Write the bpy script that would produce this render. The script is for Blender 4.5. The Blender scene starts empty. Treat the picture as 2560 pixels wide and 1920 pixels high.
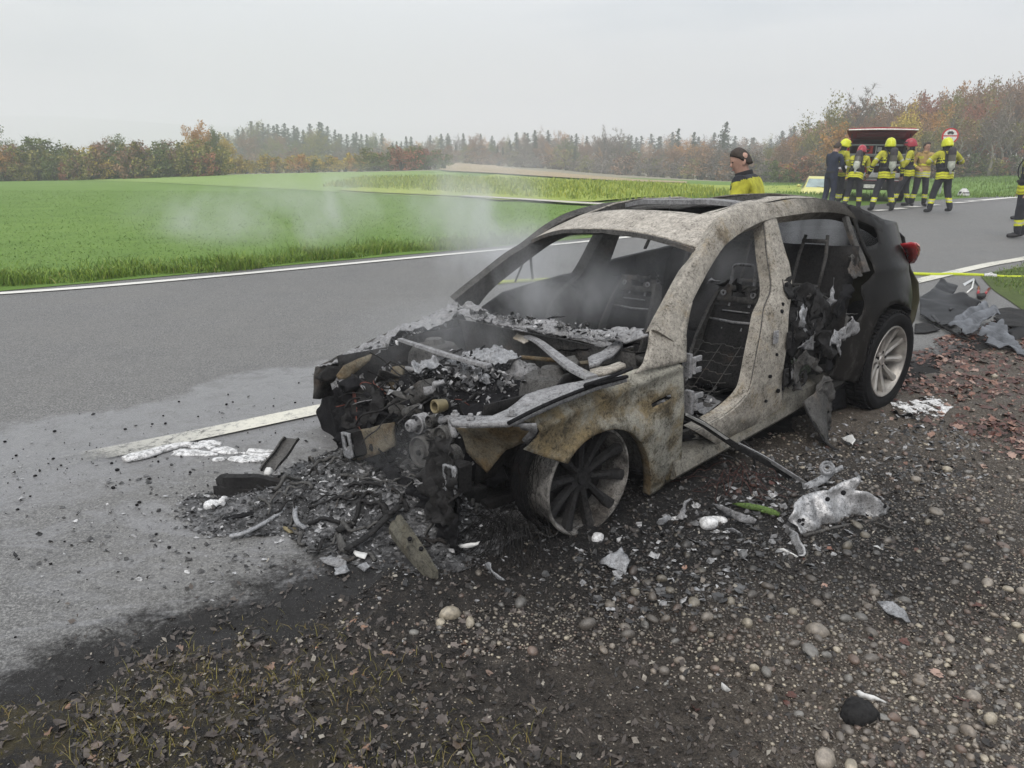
import bpy, bmesh, math, random
import numpy as np
from mathutils import Vector, Matrix, noise as mnoise
from mathutils.geometry import delaunay_2d_cdt

scene = bpy.context.scene
COL = scene.collection
R = math.radians

# ------------------------------------------------------------------ camera
cam_d = bpy.data.cameras.new("camera")
cam = bpy.data.objects.new("camera", cam_d)
COL.objects.link(cam)
cam_d.sensor_width = 36.0
cam_d.lens = 26.08
cam_d.clip_start = 0.05
cam_d.clip_end = 9000
_p, _r = 0.30760, 0.00738
_right0, _up0, _fwd = Vector((1, 0, 0)), Vector((0, math.sin(_p), math.cos(_p))), Vector((0, math.cos(_p), -math.sin(_p)))
_right = _right0 * math.cos(_r) + _up0 * math.sin(_r)
_up = -_right0 * math.sin(_r) + _up0 * math.cos(_r)
cam.matrix_world = Matrix(((_right.x, _up.x, -_fwd.x, 0), (_right.y, _up.y, -_fwd.y, 0), (_right.z, _up.z, -_fwd.z, 1.7748), (0, 0, 0, 1)))
scene.camera = cam

# ------------------------------------------------------------------ overcast sky
SUN_EL, SUN_ROT = R(52), R(200)
world = bpy.data.worlds.new("World")
scene.world = world
world.use_nodes = True
wn, wl = world.node_tree.nodes, world.node_tree.links
wn.clear()
w_out = wn.new("ShaderNodeOutputWorld")
sky = wn.new("ShaderNodeTexSky")
sky.sky_type = 'NISHITA'
sky.sun_disc = False
sky.sun_elevation = SUN_EL
sky.sun_rotation = SUN_ROT
sky.dust_density = 5.0
bg_sky = wn.new("ShaderNodeBackground")
bg_sky.inputs['Strength'].default_value = 0.05
wl.new(sky.outputs[0], bg_sky.inputs['Color'])
# cloud deck: brighter towards the zenith as under any overcast, with soft grey banks
tc = wn.new("ShaderNodeTexCoord")
sep = wn.new("ShaderNodeSeparateXYZ")
wl.new(tc.outputs['Generated'], sep.inputs[0])
mp = wn.new("ShaderNodeMapping")
mp.inputs['Scale'].default_value = (1.0, 1.0, 5.0)
wl.new(tc.outputs['Generated'], mp.inputs[0])
nz = wn.new("ShaderNodeTexNoise")
nz.inputs['Scale'].default_value = 1.7
nz.inputs['Detail'].default_value = 4.0
nz.inputs['Roughness'].default_value = 0.5
wl.new(mp.outputs[0], nz.inputs['Vector'])
cr = wn.new("ShaderNodeValToRGB")
cr.color_ramp.elements[0].position = 0.40
cr.color_ramp.elements[0].color = (0.52, 0.565, 0.60, 1)
cr.color_ramp.elements[1].position = 0.60
cr.color_ramp.elements[1].color = (0.80, 0.80, 0.795, 1)
wl.new(nz.outputs['Fac'], cr.inputs[0])
zr = wn.new("ShaderNodeMapRange")
zr.inputs['From Min'].default_value = 0.0
zr.inputs['From Max'].default_value = 1.0
zr.inputs['To Min'].default_value = 0.42
zr.inputs['To Max'].default_value = 2.5
wl.new(sep.outputs['Z'], zr.inputs['Value'])
bg_cloud = wn.new("ShaderNodeBackground")
wl.new(cr.outputs[0], bg_cloud.inputs['Color'])
wl.new(zr.outputs[0], bg_cloud.inputs['Strength'])
addw = wn.new("ShaderNodeAddShader")
wl.new(bg_sky.outputs[0], addw.inputs[0])
wl.new(bg_cloud.outputs[0], addw.inputs[1])
wl.new(addw.outputs[0], w_out.inputs['Surface'])
sun_d = bpy.data.lights.new("sun", 'SUN')
sun_d.energy = 1.5
sun_d.angle = R(40)
sun_d.color = (1.0, 0.97, 0.93)
sun = bpy.data.objects.new("sun", sun_d)
COL.objects.link(sun)
# same direction as the sky texture's sun
_sd = Vector((math.sin(SUN_ROT) * math.cos(SUN_EL), math.cos(SUN_ROT) * math.cos(SUN_EL), math.sin(SUN_EL)))
sun.rotation_euler = _sd.to_track_quat('Z', 'Y').to_euler()
sun.location = (0, 0, 60)
vs = scene.view_settings
vs.view_transform = 'Standard'
vs.look = 'None'
vs.gamma = 1.0
vs.use_curve_mapping = False
vs.exposure = 0.14
scene.render.engine = 'CYCLES'
cy = scene.cycles
cy.max_bounces = 8
cy.diffuse_bounces = 3
cy.glossy_bounces = 3
cy.transmission_bounces = 4
cy.transparent_max_bounces = 8
cy.volume_bounces = 3
cy.volume_step_rate = 2.0
cy.volume_max_steps = 128
cy.use_denoising = True
try:
    cy.denoiser = 'OPENIMAGEDENOISE'
except Exception:
    pass

# ------------------------------------------------------------------ helpers
rng = random.Random(11)
NP = np.random.default_rng(5)

def nz3(x, y, z=0.0, s=1.0):
    return mnoise.noise(Vector((x * s, y * s, z * s)))

def fb(x, y, z=0.0, s=1.0, o=4):
    return mnoise.fractal(Vector((x * s, y * s, z * s)), 0.9, 2.1, o)

def tag(o, label=None, cat=None, group=None, kind=None):
    if label: o['label'] = label
    if cat: o['category'] = cat
    if group: o['group'] = group
    if kind: o['kind'] = kind
    return o

def empty(name, loc=(0, 0, 0), rz=0.0):
    o = bpy.data.objects.new(name, None)
    COL.objects.link(o)
    o.location = loc
    o.rotation_euler = (0, 0, rz)
    o.empty_display_size = 0.2
    return o

def link(o, parent=None):
    COL.objects.link(o)
    if parent is not None:
        o.parent = parent
    return o

def mats_on(me, mats):
    for m in (mats if isinstance(mats, (list, tuple)) else [mats]):
        me.materials.append(m)

def mesh_np(name, V, F, mats, parent=None, mi=None, smooth=True, uvc=None):
    """V (n,3), F (m,3|4) numpy arrays -> one object"""
    V = np.asarray(V, np.float32); F = np.asarray(F, np.int32)
    me = bpy.data.meshes.new(name)
    k = F.shape[1]
    me.vertices.add(len(V)); me.vertices.foreach_set('co', V.ravel())
    me.loops.add(F.size); me.loops.foreach_set('vertex_index', F.ravel())
    me.polygons.add(len(F))
    me.polygons.foreach_set('loop_start', np.arange(0, F.size, k, dtype=np.int32))
    me.polygons.foreach_set('loop_total', np.full(len(F), k, np.int32))
    mats_on(me, mats)
    if mi is not None:
        me.polygons.foreach_set('material_index', np.asarray(mi, np.int32))
    me.polygons.foreach_set('use_smooth', np.full(len(F), bool(smooth)))
    if uvc is not None:
        at = me.attributes.new('tint', 'FLOAT', 'POINT')
        at.data.foreach_set('value', np.asarray(uvc, np.float32))
    me.update(calc_edges=True)
    return link(bpy.data.objects.new(name, me), parent)

class MB:
    """collects shapes for ONE mesh object"""
    def __init__(s): s.v = []; s.f = []; s.m = []
    def add(s, vs, fs, mi=0):
        n = len(s.v); s.v += [tuple(v) for v in vs]
        for f in fs: s.f.append(tuple(n + i for i in f)); s.m.append(mi)
        return s
    def box(s, c, size, rot=None, mi=0, taper=1.0):
        x, y, z = [d / 2 for d in size]
        t = taper
        P = [(-x, -y, -z), (x, -y, -z), (x, y, -z), (-x, y, -z), (-x * t, -y * t, z), (x * t, -y * t, z), (x * t, y * t, z), (-x * t, y * t, z)]
        M = rot if rot is not None else Matrix.Identity(3)
        c = Vector(c)
        return s.add([c + M @ Vector(p) for p in P], [(0, 3, 2, 1), (4, 5, 6, 7), (0, 1, 5, 4), (1, 2, 6, 5), (2, 3, 7, 6), (3, 0, 4, 7)], mi)
    def tube(s, pts, r, n=8, mi=0, cap=True, flat=1.0):
        pts = [Vector(p) for p in pts]
        rs = r if isinstance(r, (list, tuple)) else [r] * len(pts)
        V = []; prev = None
        for i, p in enumerate(pts):
            d = (pts[min(i + 1, len(pts) - 1)] - pts[max(i - 1, 0)])
            d = d.normalized() if d.length > 1e-9 else Vector((0, 0, 1))
            if prev is None:
                a = d.cross(Vector((0, 0, 1)))
                if a.length < .05: a = d.cross(Vector((0, 1, 0)))
            else:
                a = prev - d * prev.dot(d)
            a.normalize(); prev = a
            b = d.cross(a)
            for k in range(n):
                t = 2 * math.pi * k / n
                V.append(p + (a * math.cos(t) + b * math.sin(t) * flat) * rs[i])
        Fs = []
        for i in range(len(pts) - 1):
            for k in range(n):
                k2 = (k + 1) % n
                Fs.append((i * n + k, i * n + k2, (i + 1) * n + k2, (i + 1) * n + k))
        if cap:
            Fs.append(tuple(range(n - 1, -1, -1)))
            Fs.append(tuple((len(pts) - 1) * n + k for k in range(n)))
        return s.add(V, Fs, mi)
    def lathe(s, prof, c, ax, n=24, mi=0, closed=False):
        """prof: (r, h) list about axis ax through c"""
        ax = Vector(ax).normalized(); c = Vector(c)
        a = ax.cross(Vector((0, 0, 1)))
        if a.length < .05: a = ax.cross(Vector((1, 0, 0)))
        a.normalize(); b = ax.cross(a)
        V = []
        for r, h in prof:
            for k in range(n):
                t = 2 * math.pi * k / n
                V.append(c + ax * h + (a * math.cos(t) + b * math.sin(t)) * r)
        Fs = []
        m = len(prof)
        for i in range(m if closed else m - 1):
            j = (i + 1) % m
            for k in range(n):
                k2 = (k + 1) % n
                Fs.append((i * n + k, j * n + k, j * n + k2, i * n + k2))
        return s.add(V, Fs, mi)
    def loft(s, secs, mi=0, closed=True, cap=True):
        n = len(secs[0]); V = [p for q in secs for p in q]; Fs = []
        for i in range(len(secs) - 1):
            for k in range(n if closed else n - 1):
                k2 = (k + 1) % n
                Fs.append((i * n + k, i * n + k2, (i + 1) * n + k2, (i + 1) * n + k))
        if cap and closed:
            Fs.append(tuple(range(n - 1, -1, -1))); Fs.append(tuple((len(secs) - 1) * n + k for k in range(n)))
        return s.add(V, Fs, mi)
    def grid(s, P, mi=0):
        nu = len(P); nv = len(P[0])
        return s.add([p for r in P for p in r], [(i * nv + j, i * nv + j + 1, (i + 1) * nv + j + 1, (i + 1) * nv + j) for i in range(nu - 1) for j in range(nv - 1)], mi)
    def ell(s, c, r, nu=10, nv=14, mi=0, rot=None, jit=0.0, seed=0):
        M = rot if rot is not None else Matrix.Identity(3); c = Vector(c); V = []; Fs = []
        for i in range(nu + 1):
            th = math.pi * i / nu
            for k in range(nv):
                ph = 2 * math.pi * k / nv
                d = Vector((math.sin(th) * math.cos(ph), math.sin(th) * math.sin(ph), math.cos(th)))
                q = 1 + (jit * mnoise.noise(d * 2.1 + Vector((seed, seed * 1.7, 3))) if jit else 0)
                V.append(c + M @ Vector((d.x * r[0] * q, d.y * r[1] * q, d.z * r[2] * q)))
        for i in range(nu):
            for k in range(nv):
                k2 = (k + 1) % nv
                Fs.append((i * nv + k, (i + 1) * nv + k, (i + 1) * nv + k2, i * nv + k2))
        return s.add(V, Fs, mi)
    def build(s, name, mats, parent=None, smooth=False, solid=0.0, bevel=0.0, auto=None):
        me = bpy.data.meshes.new(name)
        me.from_pydata(s.v, [], s.f)
        mats_on(me, mats)
        me.polygons.foreach_set('material_index', s.m)
        if smooth or auto:
            me.polygons.foreach_set('use_smooth', [True] * len(s.f))
        me.validate()
        bm = bmesh.new(); bm.from_mesh(me)
        bmesh.ops.remove_doubles(bm, verts=bm.verts, dist=1e-5)
        bmesh.ops.recalc_face_normals(bm, faces=bm.faces)
        if auto:
            for e in bm.edges:
                if len(e.link_faces) == 2 and e.calc_face_angle(0) > R(auto): e.smooth = False
        bm.to_mesh(me); bm.free()
        o = link(bpy.data.objects.new(name, me), parent)
        if solid:
            md = o.modifiers.new('thickness', 'SOLIDIFY'); md.thickness = abs(solid); md.offset = -1 if solid > 0 else 1
        if bevel:
            md = o.modifiers.new('edge', 'BEVEL'); md.width = bevel; md.segments = 2; md.limit_method = 'ANGLE'
        return o

def rot3(rx=0, ry=0, rz=0):
    return Matrix.Rotation(rz, 3, 'Z') @ Matrix.Rotation(ry, 3, 'Y') @ Matrix.Rotation(rx, 3, 'X')

def resample(pts, n):
    P = [Vector(p) for p in pts]
    L = [0.0]
    for a, b in zip(P, P[1:]): L.append(L[-1] + (b - a).length)
    out = []
    for i in range(n):
        d = L[-1] * i / (n - 1); k = 0
        while k < len(L) - 2 and L[k + 1] < d: k += 1
        t = (d - L[k]) / max(1e-9, L[k + 1] - L[k])
        out.append(P[k].lerp(P[k + 1], min(1, max(0, t))))
    return out

def smooth_path(pts, n, closed=False):
    """Catmull-Rom through pts, n samples"""
    P = [Vector(p) for p in pts]; m = len(P); out = []
    segs = m if closed else m - 1
    for i in range(n):
        u = segs * i / (n if closed else n - 1); k = min(int(u), segs - 1); t = u - k
        g = (lambda j: P[j % m]) if closed else (lambda j: P[min(max(j, 0), m - 1)])
        a, b, c, d = g(k - 1), g(k), g(k + 1), g(k + 2)
        out.append(0.5 * ((2 * b) + (c - a) * t + (2 * a - 5 * b + 4 * c - d) * t * t + (3 * b - a - 3 * c + d) * t ** 3))
    return out

def panel(outline, holes=(), step=0.06, fn=None, jag=0.0):
    """2D polygon with holes -> (verts3d, tris); fn maps (u, v) to a 3D point"""
    def dens(poly):
        out = []
        for a, b in zip(poly, list(poly[1:]) + [poly[0]]):
            L = math.hypot(b[0] - a[0], b[1] - a[1]); k = max(1, int(L / step))
            for i in range(k):
                t = i / k; out.append((a[0] + (b[0] - a[0]) * t, a[1] + (b[1] - a[1]) * t))
        if jag:
            out = [(x + jag * nz3(x * 37, z * 37, 1), z + jag * nz3(x * 37, z * 37, 9)) for x, z in out]
        return out
    loops = [dens(outline)] + [dens(h) for h in holes]
    V = []; E = []
    for lp in loops:
        n = len(V); V += lp; E += [(n + i, n + (i + 1) % len(lp)) for i in range(len(lp))]
    xs = [p[0] for p in loops[0]]; ys = [p[1] for p in loops[0]]
    def inside(x, y, poly):
        c = False; j = len(poly) - 1
        for i in range(len(poly)):
            xi, yi = poly[i]; xj, yj = poly[j]
            if (yi > y) != (yj > y) and x < (xj - xi) * (y - yi) / (yj - yi) + xi: c = not c
            j = i
        return c
    pts = np.array(V)
    x = min(xs)
    while x < max(xs):
        y = min(ys)
        while y < max(ys):
            if inside(x, y, loops[0]) and not any(inside(x, y, h) for h in loops[1:]):
                d = np.min((pts[:, 0] - x) ** 2 + (pts[:, 1] - y) ** 2)
                if d > (step * .55) ** 2: V.append((x, y))
            y += step
        x += step
    r = delaunay_2d_cdt([Vector(p) for p in V], E, [], 0, 1e-6)
    fs = []
    for f in r[2]:
        cx = sum(r[0][i].x for i in f) / len(f); cy_ = sum(r[0][i].y for i in f) / len(f)
        if inside(cx, cy_, loops[0]) and not any(inside(cx, cy_, h) for h in loops[1:]): fs.append(tuple(f))
    return [fn(p.x, p.y) for p in r[0]], fs

# ------------------------------------------------------------------ materials
class NT:
    def __init__(s, name):
        s.m = bpy.data.materials.new(name); s.m.use_nodes = True
        s.t = s.m.node_tree; s.n = s.t.nodes; s.l = s.t.links
        s.b = s.n['Principled BSDF']; s.out = s.n['Material Output']
        s._c = None
    def coord(s, kind='Object'):
        if s._c is None: s._c = s.n.new('ShaderNodeTexCoord')
        return s._c.outputs[kind]
    def pos(s):
        g = s.n.new('ShaderNodeNewGeometry'); return g.outputs['Position']
    def noise(s, scale, detail=6, rough=.6, vec=None, dist=0.0, stretch=None):
        nd = s.n.new('ShaderNodeTexNoise'); nd.inputs['Scale'].default_value = scale
        nd.inputs['Detail'].default_value = detail; nd.inputs['Roughness'].default_value = rough; nd.inputs['Distortion'].default_value = dist
        v = vec if vec is not None else s.coord()
        if stretch:
            mp = s.n.new('ShaderNodeMapping'); mp.inputs['Scale'].default_value = stretch; s.l.new(v, mp.inputs[0]); v = mp.outputs[0]
        s.l.new(v, nd.inputs['Vector']); return nd.outputs['Fac']
    def voro(s, scale, vec=None, feat='F1', out='Distance', rnd=1.0):
        nd = s.n.new('ShaderNodeTexVoronoi'); nd.feature = feat; nd.inputs['Scale'].default_value = scale
        nd.inputs['Randomness'].default_value = rnd
        s.l.new(vec if vec is not None else s.coord(), nd.inputs['Vector']); return nd.outputs[out]
    def ramp(s, fac, stops, interp='LINEAR'):
        nd = s.n.new('ShaderNodeValToRGB'); cr = nd.color_ramp; cr.interpolation = interp
        while len(cr.elements) < len(stops): cr.elements.new(.5)
        for e, (p, c) in zip(cr.elements, stops):
            e.position = p; e.color = (*c, 1) if len(c) == 3 else c
        s.l.new(fac, nd.inputs[0]); return nd.outputs['Color']
    def step(s, fac, a, b, lo=0.0, hi=1.0):
        nd = s.n.new('ShaderNodeMapRange'); nd.interpolation_type = 'SMOOTHSTEP'
        for k, v in zip(('From Min', 'From Max', 'To Min', 'To Max'), (a, b, lo, hi)): nd.inputs[k].default_value = v
        s.l.new(fac, nd.inputs['Value']); return nd.outputs[0]
    def math(s, op, a, b=None, clamp=False):
        nd = s.n.new('ShaderNodeMath'); nd.operation = op; nd.use_clamp = clamp
        for i, v in enumerate((a, b)):
            if v is None: continue
            if isinstance(v, (int, float)): nd.inputs[i].default_value = v
            else: s.l.new(v, nd.inputs[i])
        return nd.outputs[0]
    def mix(s, fac, a, b, mode='MIX'):
        nd = s.n.new('ShaderNodeMix'); nd.data_type = 'RGBA'; nd.blend_type = mode
        for i, v in ((0, fac), (6, a), (7, b)):
            if isinstance(v, (int, float)): nd.inputs[i].default_value = v
            elif isinstance(v, tuple): nd.inputs[i].default_value = (*v, 1) if len(v) == 3 else v
            else: s.l.new(v, nd.inputs[i])
        return nd.outputs[2]
    def attr(s, name):
        nd = s.n.new('ShaderNodeAttribute'); nd.attribute_name = name; return nd.outputs['Fac']
    def rnd(s):
        nd = s.n.new('ShaderNodeObjectInfo'); return nd.outputs['Random']
    def sep(s, v):
        nd = s.n.new('ShaderNodeSeparateXYZ'); s.l.new(v, nd.inputs[0]); return nd.outputs
    def bump(s, h, strength=.4, dist=.01):
        nd = s.n.new('ShaderNodeBump'); nd.inputs['Strength'].default_value = strength; nd.inputs['Distance'].default_value = dist
        s.l.new(h, nd.inputs['Height']); s.l.new(nd.outputs[0], s.b.inputs['Normal']); return nd
    def set(s, col=None, rough=None, metal=None, spec=None, sub=None):
        for k, v in (('Base Color', col), ('Roughness', rough), ('Metallic', metal), ('Specular IOR Level', spec)):
            if v is None: continue
            if isinstance(v, (int, float)): s.b.inputs[k].default_value = v
            elif isinstance(v, tuple): s.b.inputs[k].default_value = (*v, 1)
            else: s.l.new(v, s.b.inputs[k])
        return s.m

def plain(name, col, rough=.6, metal=0.0, var=.25, scale=18, bump=0.0, spec=.3):
    n = NT(name)
    f = n.noise(scale, 5, .6)
    c = n.mix(n.step(f, .3, .7), tuple(v * (1 - var) for v in col), tuple(min(1, v * (1 + var)) for v in col))
    if bump: n.bump(n.noise(scale * 2.5, 6, .65), bump, .004)
    return n.set(c, rough, metal, spec)

# ================================================================== terrain
RC, RS = math.cos(R(37.94)), math.sin(R(37.94))          # the road runs along (RC, RS)
def st(x, y): return x * RC + y * RS, -x * RS + y * RC
def xy(s, t): return s * RC - t * RS, s * RS + t * RC
def sm(a, b, v):
    v = min(1, max(0, (v - a) / (b - a))); return v * v * (3 - 2 * v)
KA = [(-.9, .04), (-.72, .037), (-.48, .030), (-.35, .026), (-.19, .019), (-.095, .013), (.094, .026), (.26, .036), (.41, .041), (.55, .020), (.63, .012), (.75, .007), (1.5, .007)]
def lerp_t(T, v):
    if v <= T[0][0]: return T[0][1]
    for (a, p), (b, q) in zip(T, T[1:]):
        if v <= b: return p + (q - p) * (v - a) / (b - a)
    return T[-1][1]
def Ht(x, y):
    """height of the road and the fields: the road climbs a little, the fields fall away"""
    s, t = st(x, y)
    z = .25 * sm(9, 24, s)
    d = math.hypot(x * .6, y)
    if d > 24:
        u = d - 24; v = u * u / (u + 18)
        v = v if v < 95 else 95 + (v - 95) * .05
        z -= lerp_t(KA, x / max(y, 1.0)) * v * sm(10.8, 15, t)
        z -= .95 * math.exp(-(((x - 16.5) / 5.0) ** 2 + ((y - 40) / 7.0) ** 2))
    return z

def world_st(n):
    """world position turned into road coordinates (s along, t across), as shader sockets"""
    p = n.sep(n.pos())
    s_ = n.math('ADD', n.math('MULTIPLY', p[0], RC), n.math('MULTIPLY', p[1], RS))
    t_ = n.math('ADD', n.math('MULTIPLY', p[0], -RS), n.math('MULTIPLY', p[1], RC))
    return s_, t_, p

# ---- ground materials
def m_asphalt():
    n = NT('asphalt'); P = n.pos(); s_, t_, p = world_st(n)
    grain = n.noise(95, 4, .8, P); patch = n.noise(.9, 5, .6, P); fine = n.voro(330, P)
    streak = n.noise(1.0, 5, .6, P, stretch=(RC * 4, RS * 4, 1))
    c = n.ramp(grain, [(.36, (.030, .029, .029)), (.5, (.092, .091, .089)), (.63, (.22, .218, .21))])
    c = n.mix(n.step(patch, .35, .7, 0, .35), c, (.120, .116, .108))
    c = n.mix(n.step(streak, .45, .75, 0, .25), c, (.060, .060, .060))
    # film of extinguishing water, foam and fine ash that ran off the wreck over the near lane
    edge = n.math('ADD', t_, n.math('MULTIPLY', n.math('SUBTRACT', n.noise(1.6, 6, .65, P), .5), 1.1))
    edge = n.math('ADD', edge, n.math('MULTIPLY', s_, -.10))
    film = n.math('MULTIPLY', n.step(edge, 5.75, 5.45), n.step(n.math('ADD', s_, n.math('MULTIPLY', t_, -.3)), 7.0, 4.0))
    lace = n.noise(5.5, 8, .7, P, dist=.6); strk = n.noise(1.6, 7, .7, P, stretch=(1.0, 2.2, 1), dist=.8)
    film2 = n.math('MULTIPLY', n.math('MULTIPLY', film, n.step(lace, .30, .62, .55, 1.0)), n.math('MAXIMUM', n.step(n.math('ADD', t_, n.math('MULTIPLY', lace, .8)), 4.3, 5.0), n.step(strk, .44, .62, .12, .9)))
    c = n.mix(n.math('MULTIPLY', film2, .50), c, (.185, .185, .195))
    # soot washed to the edge of the asphalt
    soot = n.math('MULTIPLY', n.step(n.math('ADD', n.math('ADD', t_, n.math('MULTIPLY', lace, .7)), n.math('MULTIPLY', n.noise(38, 6, .75, P), .5)), 3.62, 3.30), .92)
    c = n.mix(soot, c, (.014, .0135, .0135))
    spk = n.math('MULTIPLY', n.step(n.voro(140, P), .20, .10), .55)
    c = n.mix(spk, c, n.mix(n.step(n.noise(60, 2, .5, P), .4, .6), (.03, .03, .03), (.30, .298, .285)))
    fleck = n.math('MULTIPLY', n.step(n.noise(34, 3, .6, P), .70, .75), n.step(edge, 5.0, 3.2))
    c = n.mix(n.math('MULTIPLY', fleck, .6), c, (.40, .40, .39))
    rough = n.math('ADD', n.step(film2, 0, 1, .72, .30), n.math('MULTIPLY', soot, .45), clamp=True)
    n.bump(n.math('ADD', fine, grain), .35, .006)
    return n.set(c, rough, spec=n.math('SUBTRACT', .42, n.math('MULTIPLY', soot, .36)))

def m_line():
    n = NT('road_marking_paint'); P = n.pos(); s_, t_, p = world_st(n)
    wear = n.noise(26, 6, .75, P); big = n.noise(1.3, 4, .6, P)
    w = n.step(n.math('ADD', wear, n.math('MULTIPLY', big, .35)), .42, .60)
    c = n.mix(w, (.24, .235, .21), (.52, .51, .475))
    n.l.new(n.step(n.math('ADD', n.noise(45, 5, .8, P), n.math('MULTIPLY', big, .3)), .36, .50), n.b.inputs['Alpha'])
    return n.set(c, .55)

def m_line_worn():
    n = NT('worn_marking_paint'); P = n.pos(); s_, t_, p = world_st(n)
    wear = n.noise(30, 7, .8, P); big = n.noise(2.2, 4, .6, P)
    # towards the left the paint lies under ash and grit
    w = n.math('MULTIPLY', n.step(n.math('ADD', wear, n.math('MULTIPLY', big, .5)), .52, .78), n.step(n.math('ADD', s_, n.math('MULTIPLY', big, .8)), .6, 2.1, .10, 1.0))
    c = n.mix(w, (.17, .17, .165), (.47, .455, .39)); p_ = n.noise(70, 5, .8, P)
    n.l.new(n.math('MULTIPLY', n.step(n.math('ADD', n.math('MULTIPLY', w, .8), n.math('MULTIPLY', p_, .5)), .30, .62), n.step(t_, 4.66, 4.72)) if False else n.step(n.math('ADD', n.math('MULTIPLY', w, .8), n.math('MULTIPLY', p_, .5)), .28, .60), n.b.inputs['Alpha'])
    return n.set(c, .5)

def m_mud():
    n = NT('sooty_mud'); P = n.pos(); p = n.sep(P)
    a = n.noise(1.3, 6, .65, P); b = n.noise(14, 7, .72, P); g = n.noise(120, 4, .75, P)
    c = n.ramp(n.math('ADD', n.math('MULTIPLY', b, .65), n.math('MULTIPLY', g, .35)),
               [(.34, (.004, .0036, .0033)), (.47, (.015, .013, .0115)), (.57, (.040, .034, .029)), (.70, (.16, .14, .12))])
    # brown earth and moss at the left, black fire ground with a painted contact shadow round the wreck
    moss = n.math('MULTIPLY', n.step(n.math('ADD', p[0], n.math('MULTIPLY', a, 1.3)), .75, -.55), n.step(b, .42, .6))
    moss = n.math('MULTIPLY', moss, n.step(n.math('ADD', p[1], n.math('MULTIPLY', a, .5)), 2.75, 2.1))
    c = n.mix(n.math('MULTIPLY', moss, .75), c, (.040, .033, .012))
    br = n.step(n.math('ADD', p[0], n.math('MULTIPLY', a, 1.5)), .2, 2.4)
    c = n.mix(n.math('MULTIPLY', br, .72), c, n.mix(n.step(g, .35, .65), (.040, .032, .024), (.14, .115, .092)))
    peb = n.voro(85, P); pcol = n.voro(85, P, out='Color'); pc = n.ramp(n.sep(pcol)[0], [(0, (.05, .043, .036)), (.4, (.10, .086, .07)), (.7, (.17, .15, .125)), (1, (.07, .06, .05))])
    c = n.mix(n.math('MULTIPLY', n.math('MULTIPLY', n.step(peb, .55, .35), n.step(n.math('ADD', p[0], n.math('MULTIPLY', a, 1.2)), .9, 2.0)), n.step(b, .34, .5)), c, pc)
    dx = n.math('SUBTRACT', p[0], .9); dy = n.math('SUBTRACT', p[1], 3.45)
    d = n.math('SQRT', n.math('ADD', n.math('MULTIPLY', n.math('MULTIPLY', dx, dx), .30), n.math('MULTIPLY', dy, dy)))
    burn_shade = n.step(n.math('ADD', d, n.math('MULTIPLY', a, .9)), 1.95, .85)
    c = n.mix(n.math('MULTIPLY', burn_shade, .93), c, n.mix(n.step(g, .5, .68), (.0045, .0045, .005), (.022, .021, .021)))
    fl = n.math('MULTIPLY', n.step(n.noise(75, 2, .5, P), .70, .74), n.step(a, .35, .6))
    c = n.mix(n.math('MULTIPLY', fl, .8), c, (.42, .40, .36))
    n.bump(n.math('ADD', n.math('MULTIPLY', b, .7), n.math('MULTIPLY', g, .5)), 1.0, .03)
    return n.set(c, n.step(b, .3, .7, .45, .9), spec=.25)

def m_field(name, lo, mid, hi, sc=1.0, big=.07):
    n = NT(name); P = n.pos()
    a = n.noise(.9 * sc, 6, .7, P); b = n.noise(big, 4, .6, P, dist=.5); g = n.noise(14 * sc, 4, .7, P)
    f = n.math('ADD', n.math('ADD', n.math('MULTIPLY', a, .4), n.math('MULTIPLY', b, .3)), n.math('MULTIPLY', g, .3))
    c = n.ramp(f, [(.33, lo), (.5, mid), (.67, hi)])
    n.bump(n.math('ADD', a, g), .6, .05)
    return n.set(c, .85, spec=.2)

M = {}
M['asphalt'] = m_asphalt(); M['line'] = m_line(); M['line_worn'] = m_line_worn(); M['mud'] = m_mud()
M['field'] = m_field('meadow_grass', (.062, .118, .018), (.092, .162, .026), (.130, .205, .040))
M['land'] = m_field('open_land', (.13, .12, .085), (.18, .165, .115), (.23, .21, .15), .3, .02)
M['field2'] = m_field('pale_meadow', (.115, .180, .040), (.150, .225, .055), (.19, .26, .07), 1.0)
M['crop'] = m_field('flowering_crop', (.13, .18, .030), (.21, .26, .045), (.30, .33, .06), 1.3)
M['plough'] = m_field('stubble', (.20, .165, .10), (.27, .215, .135), (.32, .26, .17), .8)
M['hillm'] = m_field('far_slopes', (.035, .07, .03), (.06, .10, .035), (.12, .20, .06), .02, .0035)
M['track'] = plain('track_gravel', (.36, .34, .30), .9)

def sheet(name, poly, m, up, step, fn=None):
    v, f = panel(poly, (), step, fn or (lambda x, y: (x, y, Ht(x, y) + up)))
    mb = MB(); mb.add(v, f); o = mb.build(name, m, smooth=True)
    return tag(o, kind='structure')

def strip(name, mid, w, m, up, n=60):
    """a painted band along a polyline, w metres wide"""
    P = smooth_path([(x, y, 0) for x, y in mid], n); A = []; B = []
    for i, p in enumerate(P):
        d = P[min(i + 1, n - 1)] - P[max(i - 1, 0)]; d.normalize()
        q = Vector((-d.y, d.x, 0)) * w / 2
        A.append((p.x - q.x, p.y - q.y, Ht(p.x - q.x, p.y - q.y) + up)); B.append((p.x + q.x, p.y + q.y, Ht(p.x + q.x, p.y + q.y) + up))
    mb = MB(); mb.grid([A, B]); return tag(mb.build(name, m, smooth=True), kind='structure')

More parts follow.
